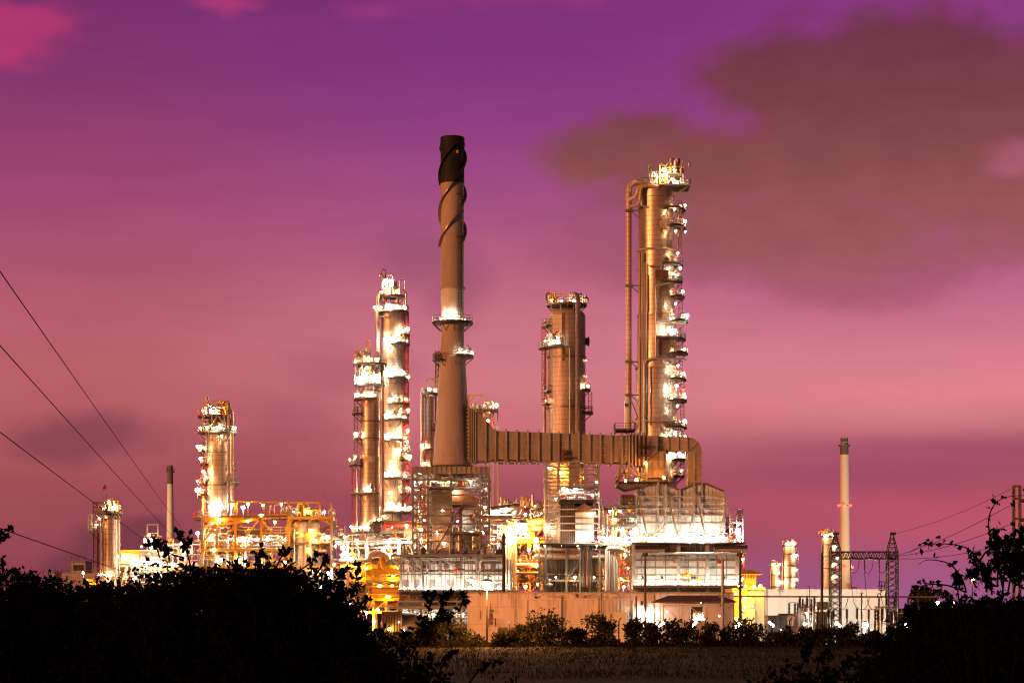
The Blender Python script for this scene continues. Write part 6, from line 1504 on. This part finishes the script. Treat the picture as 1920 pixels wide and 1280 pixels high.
for a, e in ((1592,1604),(1626,1640),(1660,1673)): insul(t, t.P(a,1045.5,-1), t.P(e,1047.5,-1), .24, 6)
b = MB()
for a, e in (((1645,1090),(1645,1106)),((1655,1090),(1655,1106)),((1645,1090),(1655,1090)),((1645,1098),(1655,1098)),((1645,1106),(1655,1106)),((1650,1090),(1650,1110))): b.bar(t.P(*a,-1.2), t.P(*e,-1.2), .11)
t.part(b, 'cage_frame', MAT['steel_dark'])
lamp(t, 1568, 1046, -.9, 's', .5); lamp(t, 1561, 1060, -.9, 's', .4)
# bus bar on its posts
t = T('bus_bar', 'long level bus bar on black insulators across the substation', 'bus bar', 1560, 262)
b = MB(); b.tube([t.P(1376,1117.5), t.P(1760,1118.5)], .1, 8); t.part(b, 'bar', MAT['steel'])
for px in (1500, 1513, 1527, 1648, 1662, 1677, 1703, 1722):
    insul(t, t.P(px,1136), t.P(px,1119), .19, 8); b = MB(); b.bar((t.X(px), t.Y, 0), (t.X(px), t.Y, t.Z(1136)), .16); t.part(b, 'post', MAT['steel'])
for px in (1648, 1662, 1676): pipe(t, [(px-3,1119,-.2),(px-3,1112,-.2),(px+3,1112,-.2),(px+3,1119,-.2)], .05, 'wire', .25, n=6, name='jumper_cable')
for x0, x1 in ((1572,1590),(1610,1630)): pipe(t, [(x0,1140,-.2),(x0+6,1144,-.2),(x1-4,1136,-.2),(x1,1119,-.2)], .035, 'wire', 1., n=5, name='jumper_cable')
# transformers
t = T('transformer', 'grey power transformer with a ribbed radiator and three black bushings, left in the substation', 'transformer', 1466, 262, 'transformers in the substation')
b = MB(); b.box(t.X(1437), t.X(1474), t.Y-1.2, t.Y+2.2, .5, t.Z(1153)); t.part(b, 'tank', MAT['transformer'])
b = MB()
for k in range(9): b.box(t.X(1437+k*2.4), t.X(1438.3+k*2.4), t.Y-1.6, t.Y-1.21, .8, t.Z(1155))
t.part(b, 'radiator', MAT['transformer'])
b = MB(); b.box(t.X(1462), t.X(1496), t.Y-.8, t.Y+2, .4, t.Z(1149.5)); t.part(b, 'cover', MAT['steel_rust'])
for px in (1479, 1490, 1495): insul(t, t.P(px,1151,-.3), t.P(px,1130,-.3), .2, 8, 'bushing')
pipe(t, [(1479,1130,-.3),(1484,1128,-.3),(1495,1129,-.3)], .03, 'wire', .3, n=5, name='jumper_cable')
for px in (1477, 1484):
    b = MB(); p = t.P(px, 1172, -1.5); b.tube([p, t.P(px, 1158, -1.5)], .25, 8); b.ball(t.P(px,1157,-1.5), .34, 10, 6); t.part(b, 'cooling_fan', MAT['steel_pale'])
t = T('transformer', 'reddish-grey transformer with a rounded oil tank on top, behind the pole in the substation', 'transformer', 1540, 280, 'transformers in the substation')
b = MB(); b.box(t.X(1525), t.X(1558), t.Y-1.5, t.Y+2.5, .5, t.Z(1146)); t.part(b, 'tank', MAT['steel_rust'])
b = MB(); b.drum(t.P(1531,1135,-.5), t.P(1554,1135,-.5), .52, 16); t.part(b, 'oil_tank', MAT['transformer'])
b = MB()
for k in range(7): b.box(t.X(1526+k*4.4), t.X(1528+k*4.4), t.Y-2, t.Y-1.51, .8, t.Z(1149))
t.part(b, 'radiator', MAT['transformer'])
for px in (1533, 1540): 
    b = MB(); b.bar(t.P(px,1147,-.5), t.P(px,1141,-.5), .2); t.part(b, 'tank_leg', MAT['steel_rust'])
# single post insulators on steel stands
posts = [(1505,1133,1160,266),(1509.5,1133,1160,266),(1521,1133,1160,266),(1553,1143,1165,264),(1563,1144,1167,264),(1576,1139,1166,260),(1588,1142,1167,260),(1607,1141,1167,258),(1615.5,1112,1168,270),(1629,1143,1168,262),(1641,1142,1168,262),(1646,1143,1172,258),(1653,1140,1172,258),(1663,1141,1174,256),(1671,1145,1174,256),(1681,1146,1172,260),(1690,1150,1174,256)]
where = ['behind the first transformer at left','close behind the first transformer','between the two transformers','at the right end of the red-grey transformer','inside the left pylon foot','just right of the left pylon','second right of the left pylon','below the left hanging string','tall and topped by a spike, mid substation','right of the spiked post','below the second hanging string','left of the hanging cage frame','under the hanging cage frame','left of the right pylon foot','inside the right pylon foot','just right of the right pylon','beside the tilted floodlight at far right']
for (px, p0, p1, Y), wtxt in zip(posts, where):
    t = T('post_insulator', 'black post insulator on a steel stand, '+wtxt, 'insulator', px, Y, 'post insulators of the substation')
    insul(t, t.P(px,p1-8), t.P(px,p0), .2, 9, 'ribbed_body'); b = MB(); b.bar((t.X(px), Y, 0), (t.X(px), Y, t.Z(p1-8)), .17); t.part(b, 'stand', MAT['steel'])
    b = MB(); z = t.Z(p0); b.box(t.X(px)-.22, t.X(px)+.22, Y-.2, Y+.2, z, z+.1); b.bar((t.X(px), Y, z), (t.X(px), Y, z+.5), .06); t.part(b, 'cap', MAT['steel_pale'])
t = T('switch_frame', 'steel frame with level switch arms joining the insulators at the right pylon', 'switchgear', 1650, 264)
b = MB(); b.bar(t.P(1618,1142), t.P(1640,1142), .09); b.bar(t.P(1640,1137), t.P(1682,1138), .16); b.bar(t.P(1646,1168), t.P(1682,1168), .16)
for px in (1644, 1654, 1676): b.bar((t.X(px), t.Y, 0), (t.X(px), t.Y, t.Z(1138)), .18)
for px in (1663, 1672): b.bar(t.P(px,1138), t.P(px+5,1152), .1); b.bar(t.P(px+6,1138), t.P(px-1,1150), .1)
t.part(b, 'frame', MAT['steel'])
for a in ((1660,1176,-.6,'W',.3),(1640,1172,-.5,'w',.26),(1633,1180,-.6,'w',.3),(1588,1170,-.4,'W',.3),(1642,1160,-.5,'o',.15)): lamp(t, *a)
for px in (1655,1663,1671): insul(t, t.P(px,1160), t.P(px,1140), .2, 8)
t = T('switch_frame', 'steel frame of slanting switch arms above the transformers in the substation', 'switchgear', 1515, 260)
b = MB(); b.bar(t.P(1497,1138), t.P(1529,1137), .2); b.bar(t.P(1503,1148), t.P(1525,1146), .12)
for px in (1503, 1525): b.bar((t.X(px), t.Y, 0), (t.X(px), t.Y, t.Z(1138)), .2)
b.bar(t.P(1480,1194), t.P(1503,1172), .22); t.part(b, 'frame', MAT['steel'])
for px in (1499, 1505, 1514, 1521, 1527): insul(t, t.P(px,1137), t.P(px,1122), .17, 7)
for a in ((1512,1150,-.4,'w',.3),(1514,1156,-.4,'W',.25),(1536,1180,-.4,'w',.3),(1460,1180,-2,'W',.34),(1497,1168,26,'f',.55),(1560,1172,24,'f',.4)): lamp(t, *a)  # the last, hidden pair is added to brighten the hall wall

# ================================================================== wire fence
t = T('wire_fence', 'thin wire fence on leaning dark posts along the shrubs', 'fence', 1200, 243)
for px in (800,838,866,954,966,1040,1100,1160,1233,1262,1322,1365,1409,1447,1480,1530,1590,1640,1690):
    b = MB(); h = t.Z(1157 if px % 3 else 1164); b.tube([(t.X(px), t.Y, 0), (t.X(px)+.02, t.Y, h-.4), (t.X(px)+.3, t.Y-.1, h)], .08, 6); t.part(b, 'post', MAT['pole_dark'])
b = MB()
for z in (.5, 1.2, 1.9, 2.5): b.bar((t.X(800), t.Y-.1, z), (t.X(1690), t.Y-.1, z), .02)
t.part(b, 'wire', MAT['wire'])
# a few small lamps far off behind the right tree
for i, (px, py, k, Y, lab) in enumerate(((1758,1129,'o',330,'small orange street lamp beyond the end of the bus bar'),(1786,1129,'o',340,'orange street lamp glowing through the edge of the right tree'),(1824,1086,'o',420,'tall orange street lamp showing through the right tree twigs'),(1752,1171,'W',300,'low white street lamp near the right floodlight tube'))):
    t = T('street_lamp', lab, 'street lamp', px, Y, 'lamps beyond the right tree')
    b = MB(); b.tube([(t.X(px), Y+.4, 0), (t.X(px), Y+.4, t.Z(py))], .1, 8); t.part(b, 'pole', MAT['pole_dark']); lamp(t, px, py, 0, k, .7)
# ================================================================== vegetation
def leaf(b, p, d, w, rd):
    """one leaf: a folded six-point blade"""
    l = d.length; t = d.normalized(); u = t.orthogonal().normalized(); u.rotate(Matrix.Rotation(rd.uniform(0, 6.28), 3, t)); n = t.cross(u)
    m = p + d*.45
    vs = [p, m+u*w-n*w*.3, p+d, m-u*w-n*w*.3]
    b.add([tuple(v) for v in vs], [(0,1,2),(0,2,3)])
def rdir(rd, up=.2):
    while True:
        v = Vector((rd.uniform(-1,1), rd.uniform(-1,1), rd.uniform(-1,1)))
        if .1 < v.length < 1: v.normalize(); v.z += up; return v.normalized()

def foreground_tree(name, label, cat, Y, outline, seed, dens=1., leaf_l=.085, base_px=None, depth=1.6, low=2.6, twigs=(), group=None):
    """outline = (px,row) top profile of the crown; the crown fills from it down to height low, twigs rising past it"""
    rd = random.Random(seed)
    bp = base_px if base_px is not None else (outline[0][0]+outline[-1][0])/2
    t = T(name, label, cat, bp, Y, group); s = t.s
    def top(px):
        for (x0,y0),(x1,y1) in zip(outline, outline[1:]):
            if x0 <= px <= x1: return y0+(y1-y0)*(px-x0)/(x1-x0)
        return None
    leaves = MB(); wood = MB(); drop = .27
    px0, px1 = outline[0][0], outline[-1][0]
    fork = Vector((t.X(bp), Y, low*.55))
    # limbs and twigs
    for k in range(int(9+(px1-px0)/40)):
        px = rd.uniform(px0, px1); e = t.P(px, top(px)+rd.uniform(6, 90), rd.uniform(-depth, depth)*.8)
        mid = fork.lerp(e, .5)+Vector((rd.uniform(-.2,.2), rd.uniform(-.2,.2), rd.uniform(-.1,.3)))
        wood.tube([fork, mid, e], [.05, .028, .008], 5)
    nspray = int((px1-px0)*s*(1.9)*dens*150)
    zl = low
    for k in range(nspray):
        px = rd.uniform(px0, px1); tp = top(px); zt = t.Z(tp)-drop
        if zt <= zl+.05: continue
        q = rd.random()
        z = zt - abs(rd.gauss(0, .10)) if q < .34 else rd.uniform(max(zl, zt-1.6) if rd.random() < .75 else zl, zt)
        dy = rd.uniform(-1, 1)*depth
        if zt - z < .12: z += rd.uniform(-.03, .09)
        p = Vector((t.X(px), Y+dy, z)); d = rdir(rd, .35)
        L_ = rd.uniform(.12, .34)
        tip = p+d*L_
        if rd.random() < .35: wood.tube([p-d*.15, tip], [.006, .003], 3, False)
        big = 1.5 if zt-z > .6 else 1.
        for j in range(rd.randint(5, 9)):
            q = p.lerp(tip, rd.random()); l = leaf_l*rd.uniform(.6, 1.25)*big
            leaf(leaves, q, rdir(rd, .2)*l, l*rd.uniform(.26, .36), rd)
    for k in range(int(nspray*3.2*dens)):     # the crown's dark inside
        px = rd.uniform(px0, px1); zt = t.Z(top(px))-.42; dy = rd.uniform(-.3, 1)*depth
        if zt <= zl: continue
        z = rd.uniform(max(zl, zt-1.7), zt); l = leaf_l*rd.uniform(1.2, 1.8)
        leaf(leaves, Vector((t.X(px), Y+dy, z)), rdir(rd, .1)*l, l*.36, rd)
    for tw in twigs:
        pts = rounded([t.P(*p) for p in tw['pts']], .25); n = len(pts)
        wood.tube(pts, [tw.get('r', .011)*(1-.75*i/n) for i in range(n)], 5)
        f0 = tw.get('from', .3)
        for k in range(int(tw.get('leaves', 14)*(1.7 if seed == 8 else 1))):
            f = rd.uniform(f0, 1)*(n-1.001); i = int(f); q = pts[i].lerp(pts[i+1], f-i) + (rdir(rd, 0)*rd.uniform(0, .075) if seed == 8 else Vector()); l = leaf_l*rd.uniform(.7, 1.25)
            leaf(leaves, q, rdir(rd, .25)*l, l*rd.uniform(.26, .38), rd)
    wood_tr = MB(); wood_tr.tube([(t.X(bp), Y, 0), (t.X(bp)+.04, Y, low*.3), tuple(fork)], [.13, .09, .06], 8)
    tr = t.part(wood_tr, 'trunk', MAT['bark'])
    t.part(wood, 'branch', MAT['bark'], tr)
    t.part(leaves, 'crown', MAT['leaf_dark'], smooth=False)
    return t

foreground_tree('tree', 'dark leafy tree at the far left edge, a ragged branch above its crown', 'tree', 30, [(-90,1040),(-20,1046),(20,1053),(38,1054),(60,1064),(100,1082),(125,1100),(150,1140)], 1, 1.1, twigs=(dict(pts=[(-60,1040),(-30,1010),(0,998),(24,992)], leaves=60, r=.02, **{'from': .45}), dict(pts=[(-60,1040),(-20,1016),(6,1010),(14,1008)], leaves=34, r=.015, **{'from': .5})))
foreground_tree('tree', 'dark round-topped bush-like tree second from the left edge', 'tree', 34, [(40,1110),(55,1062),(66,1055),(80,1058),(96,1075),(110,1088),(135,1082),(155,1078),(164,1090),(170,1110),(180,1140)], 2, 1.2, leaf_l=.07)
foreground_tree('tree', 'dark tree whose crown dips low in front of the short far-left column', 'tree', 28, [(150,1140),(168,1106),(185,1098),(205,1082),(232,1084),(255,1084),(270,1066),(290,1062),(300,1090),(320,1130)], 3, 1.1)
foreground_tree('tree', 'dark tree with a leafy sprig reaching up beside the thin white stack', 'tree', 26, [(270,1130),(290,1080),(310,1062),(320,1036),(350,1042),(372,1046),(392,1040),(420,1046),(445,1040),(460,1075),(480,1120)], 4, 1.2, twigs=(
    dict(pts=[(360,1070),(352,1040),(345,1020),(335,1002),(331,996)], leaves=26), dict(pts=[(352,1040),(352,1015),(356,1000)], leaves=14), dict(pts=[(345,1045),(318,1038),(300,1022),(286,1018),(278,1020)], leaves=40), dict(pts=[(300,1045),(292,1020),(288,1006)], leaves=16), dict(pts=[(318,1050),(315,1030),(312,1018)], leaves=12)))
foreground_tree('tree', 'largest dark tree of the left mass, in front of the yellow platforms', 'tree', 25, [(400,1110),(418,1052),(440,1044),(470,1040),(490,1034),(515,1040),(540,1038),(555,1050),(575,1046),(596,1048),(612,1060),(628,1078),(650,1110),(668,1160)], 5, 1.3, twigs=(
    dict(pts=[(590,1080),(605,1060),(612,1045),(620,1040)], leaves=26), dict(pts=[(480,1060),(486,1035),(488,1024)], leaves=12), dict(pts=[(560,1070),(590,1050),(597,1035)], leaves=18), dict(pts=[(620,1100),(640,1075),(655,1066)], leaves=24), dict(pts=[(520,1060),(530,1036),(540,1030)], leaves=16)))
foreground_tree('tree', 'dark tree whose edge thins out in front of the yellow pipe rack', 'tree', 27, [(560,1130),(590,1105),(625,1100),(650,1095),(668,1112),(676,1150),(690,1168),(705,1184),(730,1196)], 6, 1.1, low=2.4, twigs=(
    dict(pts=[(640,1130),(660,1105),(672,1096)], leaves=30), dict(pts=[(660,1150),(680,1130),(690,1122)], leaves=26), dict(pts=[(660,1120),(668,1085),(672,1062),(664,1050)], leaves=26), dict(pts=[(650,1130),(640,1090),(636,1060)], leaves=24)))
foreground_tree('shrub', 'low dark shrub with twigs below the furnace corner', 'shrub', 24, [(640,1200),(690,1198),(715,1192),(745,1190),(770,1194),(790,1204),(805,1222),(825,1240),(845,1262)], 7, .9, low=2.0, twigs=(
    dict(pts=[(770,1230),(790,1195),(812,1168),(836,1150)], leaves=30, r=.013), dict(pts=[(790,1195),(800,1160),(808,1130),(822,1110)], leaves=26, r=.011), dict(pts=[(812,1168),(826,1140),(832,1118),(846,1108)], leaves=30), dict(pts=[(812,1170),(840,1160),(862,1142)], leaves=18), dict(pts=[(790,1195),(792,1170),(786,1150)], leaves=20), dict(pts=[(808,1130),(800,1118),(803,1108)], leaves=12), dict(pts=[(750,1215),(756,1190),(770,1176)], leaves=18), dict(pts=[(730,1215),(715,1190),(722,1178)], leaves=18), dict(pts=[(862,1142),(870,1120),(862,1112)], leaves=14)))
# right side
foreground_tree('tree', 'dark leafy tree at the right edge with long bare arching shoots', 'tree', 22, [(1740,1160),(1765,1122),(1790,1108),(1805,1092),(1822,1094),(1842,1120),(1862,1118),(1885,1116),(1905,1112),(1940,1104),(2010,1090)], 8, .6, leaf_l=.072, base_px=1880, twigs=(
    dict(pts=[(1880,1100),(1868,1040),(1856,1005),(1852,975),(1862,945),(1885,930),(1925,928)], leaves=20, r=.012, **{'from': .05}), dict(pts=[(1850,1100),(1838,1050),(1815,1026),(1790,1020),(1755,1018),(1725,1022),(1704,1036)], leaves=14, r=.010, **{'from': .1}),
    dict(pts=[(1812,1110),(1806,1088),(1788,1060),(1765,1050),(1735,1048),(1722,1058)], leaves=4, r=.011, **{'from': .1}), dict(pts=[(1812,1110),(1780,1096),(1745,1094),(1724,1098),(1712,1104)], leaves=16, r=.010), dict(pts=[(1880,1110),(1884,1060),(1895,1020),(1905,1000)], leaves=70, **{'from': .1}),
    dict(pts=[(1890,1110),(1900,1050),(1915,1005),(1925,990)], leaves=80, **{'from': .1}), dict(pts=[(1870,1100),(1872,1050),(1862,1015),(1870,985)], leaves=60, **{'from': .15}), dict(pts=[(1850,1110),(1845,1070),(1826,1050),(1818,1046)], leaves=40, **{'from': .15}), dict(pts=[(1850,1100),(1860,1062),(1880,1045),(1905,1050)], leaves=50, **{'from': .15}),
    dict(pts=[(1880,1080),(1900,1060),(1925,1055)], leaves=46), dict(pts=[(1838,1050),(1850,1030),(1874,1025),(1890,1010)], leaves=36), dict(pts=[(1880,1085),(1890,1060),(1882,1030),(1893,1005)], leaves=40), dict(pts=[(1830,1100),(1820,1080),(1826,1068)], leaves=26), dict(pts=[(1800,1105),(1796,1086),(1786,1080)], leaves=24), dict(pts=[(1900,1110),(1908,1080),(1900,1050),(1915,1030)], leaves=60, **{'from': .1}), dict(pts=[(1860,1115),(1856,1085),(1845,1062)], leaves=40, **{'from': .1}), dict(pts=[(1925,1100),(1918,1060),(1925,1020)], leaves=60, **{'from': .1})))
foreground_tree('tree', 'dense black tree mass in the bottom right corner, below the arching shoots', 'tree', 26, [(1650,1215),(1662,1180),(1690,1172),(1712,1150),(1735,1128),(1760,1118),(1800,1110),(1840,1112),(1880,1104),(1920,1100),(1990,1090)], 9, 1.5, base_px=1840, low=2.0)
foreground_tree('shrub', 'dark weedy shrub rising from the bottom edge right of centre', 'shrub', 23, [(1420,1275),(1450,1250),(1490,1236),(1520,1228),(1545,1240),(1580,1232),(1620,1240),(1660,1215),(1720,1180)], 10, .55, low=2.2, twigs=(dict(pts=[(1500,1260),(1512,1225),(1520,1205)], leaves=40), dict(pts=[(1530,1260),(1538,1230),(1560,1222)], leaves=30), dict(pts=[(1640,1230),(1650,1205),(1665,1190)], leaves=30), dict(pts=[(1570,1260),(1590,1240),(1610,1236)], leaves=26)))
foreground_tree('shrub', 'thin dark weeds along the bottom edge left of centre', 'shrub', 23, [(800,1265),(850,1252),(900,1256),(960,1250),(1000,1262),(1040,1275)], 12, .3, low=2.4, twigs=(dict(pts=[(880,1280),(905,1245),(960,1238)], leaves=16), dict(pts=[(820,1270),(835,1235),(850,1226)], leaves=20)))

# shrubs along the fence, each its own thing
def shrub(label, px, Y, w, top, seed, mat='leaf_shrub', name='shrub', cat='shrub', group='shrubs along the fence', n=900, lf=.34, bottom=.15):
    rd = random.Random(seed); t = T(name, label, cat, px, Y, group); s = t.s
    H = t.Z(top); R_ = w*s
    wood = MB()
    clumps = []
    for k in range(11):
        a = rd.uniform(0, 6.28); q = rd.uniform(.15, .8)
        c = Vector((t.X(px)+R_*q*cos(a), Y+R_*q*.8*sin(a), H*rd.uniform(.32, .82))); clumps.append((c, R_*rd.uniform(.3, .5)))
        wood.tube([(t.X(px), Y, .0), (t.X(px)+(c.x-t.X(px))*.4, Y+(c.y-Y)*.4, c.z*.5), tuple(c)], [.07, .05, .02], 5)
    lv = MB()
    for k in range(n):
        c, r = rd.choice(clumps); d = rdir(rd, 0); p = c + Vector((d.x*r, d.y*r, d.z*r*.75))*rd.random()**.4
        if p.z < bottom: p.z = bottom+rd.random()*.4
        l = lf*rd.uniform(.6, 1.3); leaf(lv, p, (d*.7+rdir(rd, .5)).normalized()*l, l*.3, rd)
    for k in range(26):       # shoots that break the outline
        c, r = rd.choice(clumps); d = rdir(rd, .9)
        for j in range(7):
            p = c+d*r*(.8+j*.08); leaf(lv, p, rdir(rd, .4)*lf*.9, lf*.24, rd)
    tr = t.part(wood, 'stem', MAT['bark']); t.part(lv, 'foliage', MAT[mat], smooth=False)
SH = [(815,34,1150,238,'golden-lit shrub beside the furnace corner, farthest left in the row'),(862,36,1158,240,'golden shrub just left of the street lamp pole'),(800,20,1165,236,'small dim shrub under the rust-brown drum'),(945,30,1186,236,'low golden weeds at the foot of the street lamp'),(985,26,1162,240,'light-edged shrub right of the street lamp, beside a fence post'),(1030,42,1150,238,'broad dark shrub with spiky top before the first framed bay'),(1080,22,1174,237,'low dark shrub in the dip between the two broad shrubs'),(1130,44,1148,239,'large dark shrub with spiky top before the roller door'),
      (1190,30,1156,238,'dark shrub below the small black window of the pink building'),(1225,22,1166,237,'dark shrub left of the shed posts'),(1272,40,1160,238,'wide dark shrub in front of the open shed'),(1345,32,1168,238,'dark shrub below the right end of the shed'),(1405,36,1160,238,'dark shrub below the white notice board'),(1470,26,1184,237,'low dark shrub in front of the grey transformer'),(1525,30,1174,238,'dark shrub at the foot of the pole before the beige hall'),(1585,28,1170,238,'dark shrub in front of the left pylon'),(1640,26,1186,237,'low dark shrub under the round floodlight'),(1690,30,1172,238,'dark shrub at the right pylon, beside the right tree')]
for i, (px, w, top, Y, lab) in enumerate(SH): shrub(lab, px, Y, w, top, 200+i, n=1000 if w > 25 else 600)
# hedge of dark undergrowth at their feet
rd = random.Random(77); b = MB()
for k in range(15000):
    x = rd.uniform(-16, 52); y = rd.uniform(235, 242); z = rd.random()**1.4*(1.35+.55*sin(x*.43)+.45*sin(x*1.27+1)+.3*sin(x*2.9)); l = rd.uniform(.25, .5)
    leaf(b, Vector((x, y, max(.0, z))), rdir(rd, .8)*l, l*.28, rd)
tag(b.build('undergrowth', MAT['leaf_shrub'], smooth=False), 'dark tangled undergrowth along the far edge of the field', 'undergrowth', kind='stuff')
b = MB()
for k in range(26000):
    y = 240-110*rd.random()**1.3; x = rd.uniform(-.13, .2)*y*1.25; h = rd.uniform(.15, .42); a = rd.uniform(0, 6.28); w = .05
    p = Vector((x, y, .02)); q = p+Vector((rd.uniform(-.12,.12), rd.uniform(-.1,.1), h)); u = Vector((cos(a)*w, sin(a)*w, 0))
    b.add([tuple(p-u), tuple(p+u), tuple(q)], [(0,1,2)])
tag(b.build('grass', MAT['grass_blade'], smooth=False), 'dry grass covering the dark field', 'grass', kind='stuff')
# dark thicket filling in behind the near trees
b = MB()
for (pa, pb, n, prof) in ((-80, 690, 9000, lambda p: 1092+10*sin(p*.021)+6*sin(p*.057+1)+(0 if 300 < p < 560 else 14)+max(0, p-600)*.75), (1700, 2010, 3600, lambda p: 1140-.06*(p-1700)+5*sin(p*.05))):
    for k in range(n):
        Y = rd.uniform(44, 50); q = rd.uniform(pa, pb); z = HC+(HY-prof(q))*Y*K
        z = rd.uniform(max(1.2, z-2.4), z) - rd.random()*.1; l = rd.uniform(.14, .27)
        leaf(b, Vector(((q-960)*Y*K, Y, z)), rdir(rd, .3)*l, l*.33, rd)
    for k in range(40):
        q = rd.uniform(pa, pb); Y = rd.uniform(45, 49); z = HC+(HY-prof(q))*Y*K; x = (q-960)*Y*K
        b.tube([(x, Y, 0), (x+rd.uniform(-.3,.3), Y, z*.5), (x+rd.uniform(-.5,.5), Y, z-.1)], [.04,.03,.01], 4)
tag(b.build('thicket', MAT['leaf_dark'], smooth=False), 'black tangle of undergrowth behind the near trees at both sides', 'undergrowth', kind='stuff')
# trees beyond the buildings
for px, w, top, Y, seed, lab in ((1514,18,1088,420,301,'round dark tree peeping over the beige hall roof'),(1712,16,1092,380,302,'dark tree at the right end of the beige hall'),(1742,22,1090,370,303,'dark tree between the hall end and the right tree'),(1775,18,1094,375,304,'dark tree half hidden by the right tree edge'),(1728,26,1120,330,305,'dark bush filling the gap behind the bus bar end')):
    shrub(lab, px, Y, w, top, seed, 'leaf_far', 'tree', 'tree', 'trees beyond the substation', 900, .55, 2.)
# bare tree and dim trees at far left
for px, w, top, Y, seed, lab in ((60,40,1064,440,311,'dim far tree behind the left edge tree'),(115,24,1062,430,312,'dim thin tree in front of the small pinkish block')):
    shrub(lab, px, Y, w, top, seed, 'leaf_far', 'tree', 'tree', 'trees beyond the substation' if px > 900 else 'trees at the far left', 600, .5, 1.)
